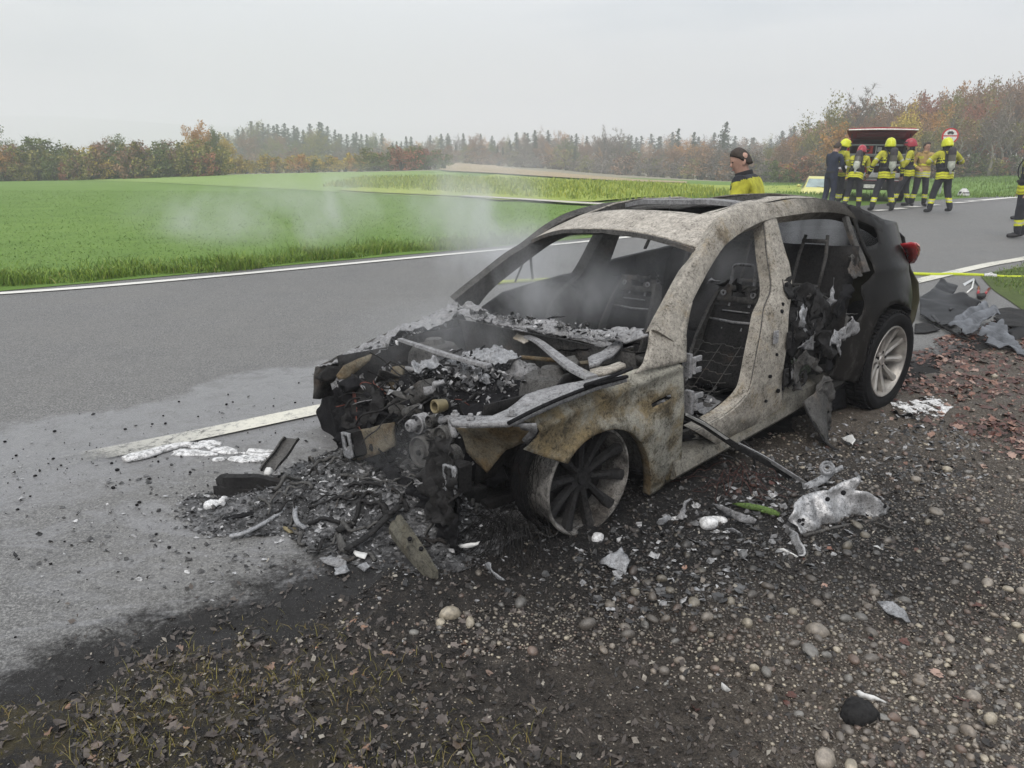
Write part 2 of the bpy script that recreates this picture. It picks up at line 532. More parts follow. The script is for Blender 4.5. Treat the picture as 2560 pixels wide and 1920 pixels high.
# base ground out to the horizon, on a polar grid
V = []; F = []
rad = [1.0, 3, 6, 9] + [10 + 2.2 * i for i in range(30)] + [78 * 1.075 ** i for i in range(45)]
na = 220
for r in rad:
    for k in range(na):
        a = 2 * math.pi * k / na; x, y = r * math.cos(a), r * math.sin(a)
        z = Ht(x, y) if y > -5 else 0.0
        far = 0 if r < 190 else -(r - 190) * .045 * sm(-.1, -.5, x / max(y, 1)) * (1 if y > 0 else 0)
        V.append((x, y, z - (.09 if st(x, y)[1] < 11.6 and r < 60 else .02) + max(far, -32)))
for i in range(len(rad) - 1):
    for k in range(na):
        k2 = (k + 1) % na; F.append((i * na + k, i * na + k2, (i + 1) * na + k2, (i + 1) * na + k))
tag(mesh_np('ground', V, F, M['land']), kind='structure')
# the green meadow itself
sheet('meadow', [xy(-40, 11.30), xy(60, 11.30), (44, 78), (20, 72), (0, 70), (-20, 69), (-50, 66), (-80, 62)], M['field'], .012, 1.6)

# road surface: a long strip between the verge and the far meadow
rows = []
for i in range(150):
    s = -14 + i * .42 if i < 110 else 32.2 + (i - 110) * 3.0
    row = []
    for j in range(26):
        t = 2.30 + j * (9.0 / 25)
        if j == 25: t = 11.36 + .07 * nz3(s * 1.1, 0, 3)
        x, y = xy(s, t); row.append((x, y, Ht(x, y) + .004 - (.02 if j == 0 else 0)))
    rows.append(row)
mb = MB(); mb.grid(rows); tag(mb.build('road', M['asphalt'], smooth=True), kind='structure')
# the mouth of the side road, where the fire crew stands
sheet('side_road', [(6.561,20.135), (10.426,23.122), (11.426,24.33), (12.819,24.502), (14.181,24.951), (15.713,26.272), (20.015,30.011), (17.351,25.966), (13.833,23.402), (10.807,21.081), (9.451,20.39), (7.002,19.03)], M['asphalt'], .010, .6)
tag(strip('edge_line', [(-8.812,8.09), (-6.372,9.11), (-4.618,10.212), (-1.256,12.834), (3.085,16.154), (5.811,17.791)], .16, M['line'], .016), kind='structure')
tag(strip('edge_line', [(-3.748,3.32), (-2.884,3.825), (-2.192,4.289), (-1.363,4.92), (.805,6.576), (6.716,11.229), (8.523,12.438), (10.917,13.956)], .19, M['line_worn'], .016, 120), kind='structure')
for a, b in (((9.775,20.604), (10.248,20.883)), ((10.493,21.064), (10.967,21.345)), ((11.242,21.726), (11.717,21.985)), ((12.003,22.264), (12.597,22.669)), ((13.612,23.61), (14.145,23.914)), ((14.435,24.298), (15.015,24.738)), ((15.268,24.99), (18.354,27.663))):
    tag(strip('lane_dash', [a, ((a[0] + b[0]) / 2, (a[1] + b[1]) / 2), b], .26, M['line'], .022, 8), kind='structure')

# fields beyond the road
sheet('pale_meadow_strip', [(-42.686,70.142), (-24.26,49.683), (-14.882,38.836), (-9.171,33.013), (-5.498,29.361), (-.91,25.437), (2.407,23.444), (2.71,26.488), (-6.32,66.056), (-15.393,71.303), (-25.988,65.501), (-54.124,93.685)], M['field2'], .03, 3.0)
sheet('crop_field', [(-7.449,32.043), (-5.604,29.934), (-1.778,26.89), (-.574,25.218), (2.465,24.028), (7.317,28.348), (17.757,46.405), (19.433,51.346), (10.71,47.389), (4.438,43.716), (-1.304,57.248), (-3.281,34.136), (-6.417,34.351)], M['crop'], .07, 2.0)
sheet('ploughed_field', [(-5.445,64.29), (-1.399,61.443), (3.615,51.396), (7.177,43.83), (10.914,48.302), (11.677,51.709), (8.775,53.658), (5.897,84.05), (-3.39,148.786), (-14.671,161.331), (-6.659,69.608)], M['plough'], .10, 3.0)
strip('farm_track', [(-1.783,26.972), (.17,25.251), (2.017,23.501), (3.069,22.803), (4.285,22.632)], .45, M['track'], .09, 20)
sheet('far_meadow', [(-70, 88), (-25, 100), (-12, 108), (-14, 150), (-30, 200), (-85, 195)], M['field2'], .05, 8.0)

# the valley side far off in the mist
V = []; F = []
for j in range(9):
    for i in range(60):
        x = -1750 + 40 * i; v = j / 8
        h = lerp_t([(-1800, 60), (-1200, 54), (-750, 47), (-450, 33), (-250, 17), (-50, 4), (800, -12)], x) + 5 * fb(x * .004, 3.3)
        V.append((x, 1050 + 320 * v, -36 + (h + 36) * (v ** .8)))
for j in range(8):
    for i in range(59): F.append((j * 60 + i, j * 60 + i + 1, (j + 1) * 60 + i + 1, (j + 1) * 60 + i))
tag(mesh_np('far_hills', V, F, M['hillm']), kind='structure')

# verge: burnt mud and gravel in the foreground, with real relief
def verge_h(x, y):
    s, t = st(x, y)
    z = .030 * fb(x * 1.1, y * 1.1, 1.7) + .014 * fb(x * 4.2, y * 4.2, 4.1) + .007 * nz3(x * 17, y * 17, 2) + .004 * nz3(x * 41, y * 41, 8)
    z += .03 * sm(1.2, -2.0, t)
    k = sm(2.95 + .10 * nz3(x * 2.3, y * 2.3, 5), 2.35 + .10 * nz3(x * 2.3, y * 2.3, 5), t)
    return Ht(x, y) + .012 + z * k - .05 * (1 - k)
x0, y0, dx = -3.0, 1.2, .034
nx, ny = 300, 225
idx = -np.ones((ny, nx), int); V = []; F = []
for j in range(ny):
    for i in range(nx):
        x, y = x0 + i * dx, y0 + j * dx
        if st(x, y)[1] < 3.15:
            idx[j, i] = len(V); V.append((x, y, verge_h(x, y)))
for j in range(ny - 1):
    for i in range(nx - 1):
        q = (idx[j, i], idx[j, i + 1], idx[j + 1, i + 1], idx[j + 1, i])
        if min(q) >= 0: F.append(q)
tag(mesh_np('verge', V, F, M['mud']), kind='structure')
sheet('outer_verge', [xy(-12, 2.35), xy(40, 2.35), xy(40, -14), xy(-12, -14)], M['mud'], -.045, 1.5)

# ------------------------------------------------------------------ stones
def m_stone():
    n = NT('river_stone'); t = n.attr('tint'); r = n.math('FRACT', n.math('ADD', t, n.rnd()))
    c = n.ramp(r, [(0, (.115, .10, .085)), (.2, (.20, .165, .13)), (.38, (.14, .095, .073)), (.55, (.26, .225, .185)), (.72, (.16, .153, .14)), (.84, (.36, .315, .24)), (1, (.135, .12, .10))], 'CONSTANT')
    c = n.mix(n.step(n.noise(42, 6, .7, n.pos()), .35, .7), n.mix(.6, c, (.05, .045, .04)), c)
    p = n.sep(n.pos())
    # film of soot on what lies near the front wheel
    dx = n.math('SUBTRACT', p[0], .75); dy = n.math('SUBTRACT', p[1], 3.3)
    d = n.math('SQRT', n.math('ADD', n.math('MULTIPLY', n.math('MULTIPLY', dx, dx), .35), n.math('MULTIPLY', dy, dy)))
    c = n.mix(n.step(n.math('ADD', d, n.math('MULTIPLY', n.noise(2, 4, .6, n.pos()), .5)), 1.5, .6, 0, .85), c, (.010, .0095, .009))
    n.bump(n.noise(90, 5, .7, n.pos()), .35, .004)
    return n.set(c, .42, spec=.5)
M['stone'] = m_stone()

def ico(sub):
    bm = bmesh.new(); bmesh.ops.create_icosphere(bm, subdivisions=sub, radius=1)
    bm.verts.ensure_lookup_table()
    v = np.array([p.co[:] for p in bm.verts]); f = np.array([[q.index for q in p.verts] for p in bm.faces]); bm.free()
    return v, f
ICO = {k: ico(k) for k in (1, 2, 3)}

def stone_verts(sub, r, seed, flat):
    v, f = ICO[sub]; g = np.random.default_rng(seed); out = v.copy()
    for k in range(5):
        d = g.normal(size=3); d /= np.linalg.norm(d)
        out *= (1 + .19 * g.uniform(-1, 1) * np.sin(1.8 * (v @ d) + g.uniform(0, 6)))[:, None]
    out *= np.array([1, g.uniform(.62, .95), flat]) * r
    a = g.uniform(0, 6.28); c, s = math.cos(a), math.sin(a)
    return out @ np.array([[c, -s, 0], [s, c, 0], [0, 0, 1]]).T, f

def gravel_density(x, y):
    s, t = st(x, y)
    if t > 2.75: return 0
    d = .06 + .94 * sm(.25, 1.5, x + .5 * fb(x * .8, y * .8, 7)) * sm(-.5, .15, fb(x * .9, y * .9, 2.2) + .25)
    if y < 2.3: d *= sm(.15, 1.1, x - .25)
    d = max(d, 1.0 * sm(.75, .35, math.hypot((x - 1.05) * .75, y - 2.72)))        # cobbles in front of the wheel
    d = max(d, .9 * sm(.4, .15, math.hypot((x - .25) * .5, (y - 2.45) * 1.6)))
    if s > 5.6 and t > 1.0: d *= .45
    return d

BIG = [  # hand placed: position, radius, flatness, label, tint
    ((.289,2.471), .036, .72, 'round pale tan stone alone on black mud, in front of the front wheel', .60),
    ((1.173,2.424), .054, .62, 'largest pale speckled oval stone half sunk in the gravel at the lower right', .62),
    ((1.099,2.294), .034, .55, 'grey brown oval stone just below the largest pale speckled stone', .75),
    ((1.247,2.261), .032, .55, 'yellowish loaf shaped stone right of the grey brown oval stone', .9),
    ((.495,2.641), .029, .7, 'grey rounded stone on black mud above the round pale tan stone', .6),
    ((.041,2.598), .032, .7, 'rusty brown stone at the left end of the small cobble row', .25),
    ((1.535,2.994), .030, .6, 'smooth grey oval stone below the torn aluminium panel', .74),
    ((.613,2.504), .022, .7, 'small pale cream stone at the upper left edge of the gravel', .9),
    ((.658,2.551), .026, .7, 'grey stone touching the small pale cream stone', .74),
    ((.741,2.58), .031, .5, 'long flat tan stone right of the cream stone', .58),
    ((.952,1.794), .037, .85, 'yellow grey boulder like stone at the bottom edge of the picture', .9),
    ((1.26,1.98), .024, .7, 'brown stone beside the dark melted lump in the gravel', .25),
    ((.725,2.208), .021, .6, 'whitish flat stone alone in the brown mud', .88),
    ((-.243,2.524), .041, .72, 'large smooth grey stone left of the bent rusty beam end', .74),
    ((2.265,3.812), .036, .6, 'tan brown oval stone in gravel behind the torn aluminium panel', .58),
    ((2.155,3.399), .042, .5, 'flat dark grey stone right of the torn aluminium panel tip', .05),
    ((.657,2.774), .026, .7, 'reddish brown cobble right of the white metal shard', .25),
    ((.807,3.076), .034, .6, 'reddish flat cobble nearest the burnt front wheel', .3),
]
ST = []
for i, (p, r, fl, lb, tn) in enumerate(BIG): ST.append((p[0], p[1], r, fl, lb, tn))
g = random.Random(3); tries = 0; cells = {}
def free(x, y, r):
    c = (int(x / .08), int(y / .08))
    for a in (-1, 0, 1):
        for b in (-1, 0, 1):
            for (u, v, q) in cells.get((c[0] + a, c[1] + b), ()):
                if (u - x) ** 2 + (v - y) ** 2 < (.82 * (q + r)) ** 2: return False
    cells.setdefault(c, []).append((x, y, r)); return True
for q in ST: free(q[0], q[1], q[2])
for n_try, rlo, rhi in ((4400, .014, .030), (25000, .007, .015), (86000, .0045, .008)):
    for _ in range(n_try):
        y = 1.55 + 7.0 * g.random() ** 1.75; x = g.uniform(-.72, 1.25) * y
        if rhi < .012 and y > 4.0: continue
        if rhi < .02 and y > 6.0: continue
        if g.random() > gravel_density(x, y) * (1.0 if rhi > .02 else .95): continue
        r = rlo + (rhi - rlo) * g.random() ** 2.2
        if free(x, y, r): ST.append((x, y, r, g.uniform(.45, .8), None, g.random()))
lone = sorted(range(len(BIG), len(ST)), key=lambda i: -ST[i][2] / ST[i][1])[:230]
lone = set(lone) | set(range(len(BIG)))
proto = []
for k in range(9):
    v, f = stone_verts(2 if k else 3, 1.0, 50 + k, 1.0)
    me = bpy.data.meshes.new('stone'); me.from_pydata(v.tolist(), [], f.tolist())
    me.polygons.foreach_set('use_smooth', [True] * len(f)); me.materials.append(M['stone']); proto.append(me)
BV = []; BF = []; BT = []; nb = 0
for i, (x, y, r, fl, lb, tn) in enumerate(ST):
    z = verge_h(x, y) if y < 8.7 else Ht(x, y)
    if i in lone:
        o = bpy.data.objects.new('stone', proto[0 if r > .045 else 1 + i % 8]); COL.objects.link(o)
        o.scale = (r, r * .8, r * fl); o.rotation_euler = (g.uniform(-.2, .2), g.uniform(-.2, .2), g.uniform(0, 6.28)); o.location = (x, y, z + r * fl * .18)
        tag(o, lb or 'small rounded river stone in the dark gravel before the burnt car', 'stone', None if lb else 'small river stones in the gravel')
    else:
        v, f = stone_verts(2 if r > .022 and y < 3 else 1, r, i, fl)
        BV.append(v + np.array([x, y, z + r * fl * .12])); BF.append(f + nb); BT.append(np.full(len(v), tn)); nb += len(v)
o = mesh_np('gravel', np.concatenate(BV), np.concatenate(BF), M['stone'], uvc=np.concatenate(BT))
tag(o, 'small rounded gravel strewn over the sooty verge in front of the car', 'gravel', kind='stuff')

# fines: angular grit between the stones
OV = np.array([(1, 0, 0), (-1, 0, 0), (0, 1, 0), (0, -1, 0), (0, 0, 1), (0, 0, -1)], float); OF = np.array([(0, 2, 4), (2, 1, 4), (1, 3, 4), (3, 0, 4), (2, 0, 5), (1, 2, 5), (3, 1, 5), (0, 3, 5)])
GV = []; GF = []; GT = []; k = 0; ng = np.random.default_rng(9)
while k < 31000:
    y = 1.5 + 4.6 * g.random() ** 1.7; x = g.uniform(-.72, 1.2) * y
    if st(x, y)[1] > 2.7 or g.random() > .25 + .75 * gravel_density(x, y): continue
    r = .0018 + .0055 * g.random() ** 2; a = g.uniform(0, 6.28); q = OV * (r * ng.uniform(.5, 1.15, (6, 1))) * (1, .8, .6); c_, s_ = math.cos(a), math.sin(a); q = q @ np.array([[c_, -s_, 0], [s_, c_, 0], [0, 0, 1]])
    GV.append(q + (x, y, verge_h(x, y) + r * .25)); GF.append(OF + 6 * k); GT.append(np.full(6, g.random())); k += 1
tag(mesh_np('grit', np.concatenate(GV), np.concatenate(GF), M['stone'], smooth=False, uvc=np.concatenate(GT)), 'fine angular grit between the stones of the verge', 'grit', kind='stuff')

# ------------------------------------------------------------------ leaves
def m_leaf(name, stops, rough=.5):
    n = NT(name); t = n.attr('tint'); r = n.math('FRACT', n.math('ADD', t, n.rnd()))
    c = n.ramp(r, stops); c = n.mix(n.step(n.noise(60, 4, .6, n.pos()), .4, .7, 0, .5), c, (.03, .02, .015))
    return n.set(c, rough, spec=.45)
M['leaf_red'] = m_leaf('red_brown_leaf', [(0, (.045, .014, .010)), (.3, (.078, .027, .018)), (.5, (.04, .018, .013)), (.68, (.13, .05, .032)), (.85, (.20, .11, .078)), (.95, (.30, .21, .17)), (1, (.06, .02, .014))])
M['leaf_mud'] = m_leaf('wet_muddy_leaf', [(0, (.022, .017, .014)), (.35, (.042, .032, .027)), (.65, (.07, .057, .050)), (.88, (.10, .08, .068)), (.96, (.22, .115, .065)), (1, (.05, .04, .03))])
LO = [(0, -1), (.34, -.62), (.52, -.75), (.62, -.25), (.95, -.12), (.72, .22), (.62, .62), (.28, .55), (0, 1), (-.28, .55), (-.62, .62), (-.72, .22), (-.95, -.12), (-.62, -.25), (-.52, -.75), (-.34, -.62)]
def leaf_verts(r, gg, lobed=True):
    k = gg.uniform(.25, 1.0); a = gg.uniform(0, 6.28); tl = gg.uniform(-.45, .45); t2 = gg.uniform(-.45, .45)
    P = [(0, 0)] + (LO if lobed else [(.5 * math.sin(6.283 * i / 10), -math.cos(6.283 * i / 10)) for i in range(10)])
    out = []
    for (x, y) in P:
        z = k * .42 * x * x + .22 * math.sin(3 * y + a) * k + gg.uniform(-.07, .07)
        out.append(Vector((x * r * .8, y * r, z * r)))
    Mx = rot3(tl, t2, a); m = len(P) - 1
    return [Mx @ v for v in out], [(0, 1 + i, 1 + (i + 1) % m) for i in range(m)]
def scatter_leaves(name, label, cat, group, pts, mat, n_lone, lonelabel):
    pts = sorted(pts, key=lambda p: -p[2] / p[1]); V = []; F = []; T = []; n = 0; gg = random.Random(8)
    pm = []
    for k in range(6):
        v, f = leaf_verts(1.0, gg, k % 3 != 0); me = bpy.data.meshes.new('fallen_leaf'); me.from_pydata([tuple(p) for p in v], [], f)
        me.polygons.foreach_set('use_smooth', [True] * len(f)); me.materials.append(mat); pm.append(me)
    for i, (x, y, r, z) in enumerate(pts):
        if i < n_lone:
            o = bpy.data.objects.new('fallen_leaf', pm[i % 6]); COL.objects.link(o); o.scale = (r, r, r)
            o.location = (x, y, z + r * .25); o.rotation_euler = (gg.uniform(-.2, .2), gg.uniform(-.2, .2), gg.uniform(0, 6.28))
            tag(o, lonelabel, 'leaf', group)
        else:
            v, f = leaf_verts(r, gg, gg.random() > .3); t = gg.random()
            V += [(p.x + x, p.y + y, p.z + z + r * .18) for p in v]; F += [tuple(q + n for q in k) for k in f]; T += [t] * len(v); n += len(v)
    o = mesh_np(name, V, F, mat, uvc=T); tag(o, label, cat, kind='stuff')
pts = []; g = random.Random(21)
LA = (4.102,6.761); LB = (4.161,5.762); LC = (3.327,5.372)
while len(pts) < 7500:          # drift of red leaves at the right, behind the rear wheel
    x, y = g.uniform(2.6, 6.5), g.uniform(3.4, 8.2); s, t = st(x, y)
    if t > 3.0 + .3 * nz3(x, y, 3): continue
    d = sm(4.6, 5.6, s) * sm(-1.2, .6, t + .5 * fb(x, y, 3)) * (.25 + .75 * sm(-.25, .25, fb(x * 1.3, y * 1.3, 9)))
    d *= 1 if s < 9.4 else .3
    if g.random() < d: pts.append((x, y, .010 + .032 * g.random() ** 2.2, max(verge_h(x, y), Ht(x, y) + .006) if y < 8.7 else Ht(x, y) + .01))
for _ in range(110):
    x, y = g.uniform(.6, 4.5), g.uniform(1.7, 5.5)
    if st(x, y)[1] < 2.3 and x < .62 * y + .3: pts.append((x, y, g.uniform(.015, .03), verge_h(x, y)))
scatter_leaves('leaf_litter', 'drift of red brown fallen leaves behind the rear wheel', 'leaf litter', 'red brown fallen leaves', pts, M['leaf_red'], 120, 'curled red brown leaf lying on the verge at the right of the car')
pts = []
while len(pts) < 850:          # trodden leaves in the mud at the lower left
    y = g.uniform(1.55, 2.75); x = g.uniform(-1.9, .5); s, t = st(x, y)
    if t > 2.72 + .15 * nz3(x * 2, y * 2, 1): continue
    d = sm(.35, -.9, x + .4 * fb(x * 2, y * 2, 4)) * sm(2.75, 2.0, y + .25 * fb(x * 3, y * 3, 1)) * (.3 + .7 * sm(-.2, .3, fb(x * 2.3, y * 2.3, 5)))
    if g.random() < d + .02: pts.append((x, y, g.uniform(.010, .030), verge_h(x, y) - .006))
scatter_leaves('muddy_leaf_litter', 'trodden grey brown leaves pressed into the mud at the lower left', 'leaf litter', 'muddy fallen leaves', pts, M['leaf_mud'], 110, 'flat muddy leaf trodden into the brown verge at the lower left')

# shredded leaf bits, bark and clods that make the mud rough
M['shred'] = m_leaf('mud_shreds', [(0, (.006, .0055, .005)), (.45, (.016, .013, .011)), (.72, (.04, .032, .027)), (.9, (.085, .07, .058)), (.985, (.24, .22, .185)), (1, (.03, .025, .02))], .6)
gg = random.Random(31); V = []; F = []; T = []; n = 0; k = 0
while k < 16000:
    y = 1.5 + 3.2 * gg.random() ** 1.6; x = gg.uniform(-.74, .88) * y
    tt = st(x, y)[1]
    if tt > 2.72 + .12 * nz3(x * 2.3, y * 2.3, 5) and (tt > 3.4 or gg.random() > .5 * math.exp(-((tt - 2.7) / .22) ** 2)): continue
    r = .003 + .014 * gg.random() ** 2.5; a = gg.uniform(0, 6.28); z = max(verge_h(x, y), .008 if tt > 2.6 else -1); e = gg.uniform(.25, .9); t1, t2 = gg.gauss(0, .5), gg.gauss(0, .5)
    for i in range(4):
        b = a + i * 1.571 + gg.uniform(-.3, .3); q = r * (1 if i % 2 == 0 else e); dx_, dy_ = q * math.cos(b), q * math.sin(b); V.append((x + dx_, y + dy_, z + .004 + r * .2 + dx_ * t1 + dy_ * t2))
    F.append((n, n + 1, n + 2)); F.append((n, n + 2, n + 3)); T += [gg.random()] * 4; n += 4; k += 1
tag(mesh_np('mud_shreds', V, F, M['shred'], smooth=False, uvc=T), 'shreds of leaf and bark trodden into the sooty mud', 'mud shreds', kind='stuff')

# ------------------------------------------------------------------ grass
def m_grass(name, stops, rough=.55):
    n = NT(name); c = n.ramp(n.attr('tint'), stops); P = n.pos(); q = n.noise(.22, 5, .65, P, dist=.8); r2 = n.noise(1.7, 3, .6, P)
    c = n.mix(n.step(q, .38, .62, 0, .45), c, n.mix(1.0, c, (.72, .78, .62), 'MULTIPLY')); c = n.mix(n.step(r2, .45, .7, 0, .35), c, n.mix(1.0, c, (1.35, 1.12, .8), 'MULTIPLY'))
    n.b.inputs['Subsurface Weight'].default_value = 0
    return n.set(c, rough, spec=.3)
M['grass'] = m_grass('lush_grass', [(0, (.040, .085, .008)), (.4, (.098, .18, .016)), (.75, (.18, .26, .03)), (.93, (.26, .28, .07)), (1, (.30, .25, .13))])
M['grass_field'] = m_grass('meadow_blade', [(0, (.060, .118, .016)), (.5, (.098, .170, .027)), (1, (.155, .235, .048))])
M['grass_dry'] = m_grass('withered_grass', [(0, (.075, .07, .015)), (.4, (.13, .115, .025)), (.7, (.17, .13, .05)), (1, (.10, .06, .03))])
M['crop_leaf'] = m_grass('crop_blade', [(0, (.13, .19, .03)), (.5, (.23, .29, .05)), (1, (.36, .38, .07))])
def blades(name, label, X, Y, Z, hh, ww, mat, lean=.5, cat='grass'):
    n = len(X); a = NP.uniform(0, 6.283, n); l = NP.uniform(.1, 1, n) * lean * hh
    dx, dy = np.cos(a), np.sin(a); b = NP.uniform(0, 6.283, n); wx, wy = np.cos(b) * ww / 2, np.sin(b) * ww / 2
    P = np.empty((n, 5, 3))
    P[:, 0] = np.stack([X - wx, Y - wy, Z], -1); P[:, 1] = np.stack([X + wx, Y + wy, Z], -1)
    mx, my = X + dx * l * .35, Y + dy * l * .35
    P[:, 2] = np.stack([mx - wx * .8, my - wy * .8, Z + hh * .6], -1); P[:, 3] = np.stack([mx + wx * .8, my + wy * .8, Z + hh * .6], -1)
    P[:, 4] = np.stack([X + dx * l, Y + dy * l, Z + hh * NP.uniform(.75, 1, n)], -1)
    k = np.arange(n)[:, None] * 5
    F = np.concatenate([k + np.array([[0, 1, 3]]), k + np.array([[0, 3, 2]]), k + np.array([[2, 3, 4]])])
    t = np.repeat(NP.beta(2, 2.2, n), 5)
    return tag(mesh_np(name, P.reshape(-1, 3), F, mat, smooth=False, uvc=t), label, cat, kind='stuff')
HtA = np.vectorize(Ht)
# tall verge beyond the far line
n = 62000
s = NP.uniform(-7.5, 27, n); t = 11.42 + np.abs(NP.normal(0, .55, n)) + .12 * np.sin(s * 1.3) + .1 * np.sin(s * 3.1)
keep = s < 20.5 - (t - 11.4)
s, t = s[keep], t[keep]; n = len(s)
x, y = s * RC - t * RS, s * RS + t * RC
blades('verge_grass', 'tall lush grass along the far edge of the road', x, y, HtA(x, y), NP.uniform(.04, .24, n) * (.55 + .5 * np.sin(s * 2.2) ** 2 + .25 * np.sin(s * 7.1 + t * 5)), NP.uniform(.006, .014, n), M['grass'], 1.0)
# meadow blades, thinning with distance
n = 300000
s = NP.uniform(-22, 34, n); t = 11.9 + 34 * NP.uniform(0, 1, n) ** 2.2
x, y = s * RC - t * RS, s * RS + t * RC
keep = (np.abs(x) < y * .78 + 1) & ~((s > 17) & (t < 13 + (s - 17) * .1)) & (y < 34 - .12 * (x + 20))
x, y = x[keep], y[keep]; n = len(x)
blades('meadow_blades', 'short bright green grass of the meadow beyond the road', x, y, HtA(x, y) - .01, NP.uniform(.02, .065, n), NP.uniform(.008, .018, n), M['grass_field'], 1.5)
# yellow green crop behind the meadow
n = 26000
x = NP.uniform(-9, 19, n); y = NP.uniform(24, 46, n)
keep = (y > 24.8 + .0 * x + np.maximum(0, -(x - 2)) * 1.0) & (y < 43 - .35 * x) & (x < 8.3)
x, y = x[keep], y[keep]; n = len(x)
blades('crop_plants', 'yellow green crop standing behind the meadow', x, y, HtA(x, y), NP.uniform(.12, .34, n), NP.uniform(.03, .06, n), M['crop_leaf'], .5, 'crop')
# grass patch at the right edge behind the hose
sheet('grass_corner', [(6.826,10.793), (7.083,11.023), (7.449,11.311), (8.016,11.658), (9.288,12.457), (6.681,8.472), (5.816,7.95), (5.934,8.466), (6.147,9.063), (6.367,9.734), (6.615,10.324)], m_field('corner_soil', (.028, .036, .011), (.055, .078, .018), (.085, .11, .028), 2.0), .014, .25)
M['grass_corner'] = m_grass('corner_blade', [(0, (.05, .10, .012)), (.5, (.10, .165, .025)), (.85, (.17, .20, .045)), (1, (.20, .15, .07))])
n = 42000
s = NP.uniform(9.0, 17, n); t = NP.uniform(-.5, 4.4, n)
lim = 4.35 - 1.5 * np.clip((12.3 - s) / 2.5, 0, 1) ** 1.5 * 1.6
keep = (t < lim + NP.normal(0, .08, n)); s, t = s[keep], t[keep]; n = len(s)
x, y = s * RC - t * RS, s * RS + t * RC
blades('corner_grass', 'green grass corner at the right edge under the yellow hose', x, y, HtA(x, y) - .01, NP.uniform(.02, .08, n), NP.uniform(.006, .013, n), M['grass_corner'], 1.2)
# grass slope right of the side road
n = 42000
x = NP.uniform(11, 60, n); y = 26 + 40 * NP.uniform(0, 1, n) ** 1.6
keep = (y > 26.9 + .25 * np.maximum(0, x - 16.5)) & (x < y * .8) & (x > 8.6 + (y - 24) * .3)
x, y = x[keep], y[keep]; n = len(x)
blades('slope_blades', 'green grass slope right of the red van', x, y, HtA(x, y) - .03, NP.uniform(.10, .24, n), NP.uniform(.02, .045, n), M['grass_field'], .6)
# sparse withered tufts in the foreground mud
n = 3800
cx_ = NP.uniform(-1.8, .5, 90); cy_ = NP.uniform(1.5, 2.5, 90); k = NP.integers(0, 90, n)
x = cx_[k] + NP.normal(0, .07, n); y = cy_[k] + NP.normal(0, .06, n)
keep = (-x * RS + y * RC < 2.65) & (NP.uniform(0, 1, n) < np.clip(.35 - x * .9 - (y - 1.8) * 1.1, 0, 1)); x, y = x[keep], y[keep]; n = len(x)
z = np.array([verge_h(a, b) for a, b in zip(x, y)])
blades('withered_grass', 'short withered grass in the mud at the lower left', x, y, z - .004, NP.uniform(.012, .05, n), NP.uniform(.0018, .0035, n), M['grass_dry'], 1.5)

# ================================================================== trees
def m_foliage(name, stops):
    n = NT(name); t = n.attr('tint')
    c = n.ramp(n.math('FRACT', n.math('ADD', n.math('MULTIPLY', n.rnd(), .22), n.math('MULTIPLY', t, .78))), stops)
    return n.set(c, .75, spec=.15)
FOL = {
 'conifer': m_foliage('spruce_needles', [(0, (.018, .035, .020)), (.5, (.030, .052, .028)), (1, (.050, .072, .036))]),
 'green': m_foliage('dull_green_leaves', [(0, (0.052, 0.073, 0.026)), (.5, (0.098, 0.124, 0.039)), (1, (0.156, 0.182, 0.058))]),
 'olive': m_foliage('olive_leaves', [(0, (0.098, 0.101, 0.034)), (.5, (0.182, 0.169, 0.052)), (1, (0.260, 0.234, 0.072))]),
 'yellow': m_foliage('yellow_leaves', [(0, (0.195, 0.156, 0.046)), (.5, (0.364, 0.273, 0.065)), (1, (0.520, 0.390, 0.091))]),
 'orange': m_foliage('orange_leaves', [(0, (0.195, 0.101, 0.036)), (.5, (0.351, 0.182, 0.058)), (1, (0.481, 0.273, 0.091))]),
 'red': m_foliage('rusty_red_leaves', [(0, (0.143, 0.062, 0.042)), (.5, (0.260, 0.111, 0.072)), (1, (0.377, 0.176, 0.104))]),
 'brown': m_foliage('brown_beech_leaves', [(0, (0.111, 0.069, 0.044)), (.5, (0.202, 0.124, 0.075)), (1, (0.299, 0.189, 0.111))]),
 'twig': m_foliage('bare_twigs', [(0, (0.104, 0.088, 0.073)), (.5, (0.156, 0.130, 0.108)), (1, (0.208, 0.182, 0.150))]),
}
M['bark'] = plain('grey_bark', (.085, .075, .062), .9, scale=6)
M['bark_pale'] = plain('pale_bark', (.23, .21, .175), .9, scale=6)

class Leafs:
    def __init__(s): s.v = []; s.f = []; s.t = []
    def card(s, p, r, g, tint, up=.0):
        d = Vector((g.gauss(0, 1), g.gauss(0, 1), g.gauss(0, .7) + up)).normalized(); a = d.orthogonal().normalized(); b = d.cross(a)
        th = g.uniform(0, 6.28); u = a * math.cos(th) + b * math.sin(th); w = d.cross(u); n = len(s.v); e = g.uniform(.45, .8)
        s.v += [tuple(p + u * r), tuple(p + w * r * e + d * r * .25), tuple(p - u * r), tuple(p - w * r * e + d * r * .2)]
        s.f += [(n, n + 1, n + 2), (n, n + 2, n + 3)]; s.t += [tint] * 4
    def twig(s, a, b, w, tint):
        d = (b - a); n = len(s.v); q = d.orthogonal().normalized() * w; r = d.cross(q).normalized() * w
        s.v += [tuple(a + q), tuple(a - q), tuple(b), tuple(a + r), tuple(a - r)]; s.f += [(n, n + 1, n + 2), (n + 3, n + 4, n + 2)]; s.t += [tint] * 5
    def mesh(s, name, m):
        me = bpy.data.meshes.new(name); me.from_pydata(s.v, [], s.f); me.materials.append(m)
        at = me.attributes.new('tint', 'FLOAT', 'POINT'); at.data.foreach_set('value', s.t); return me

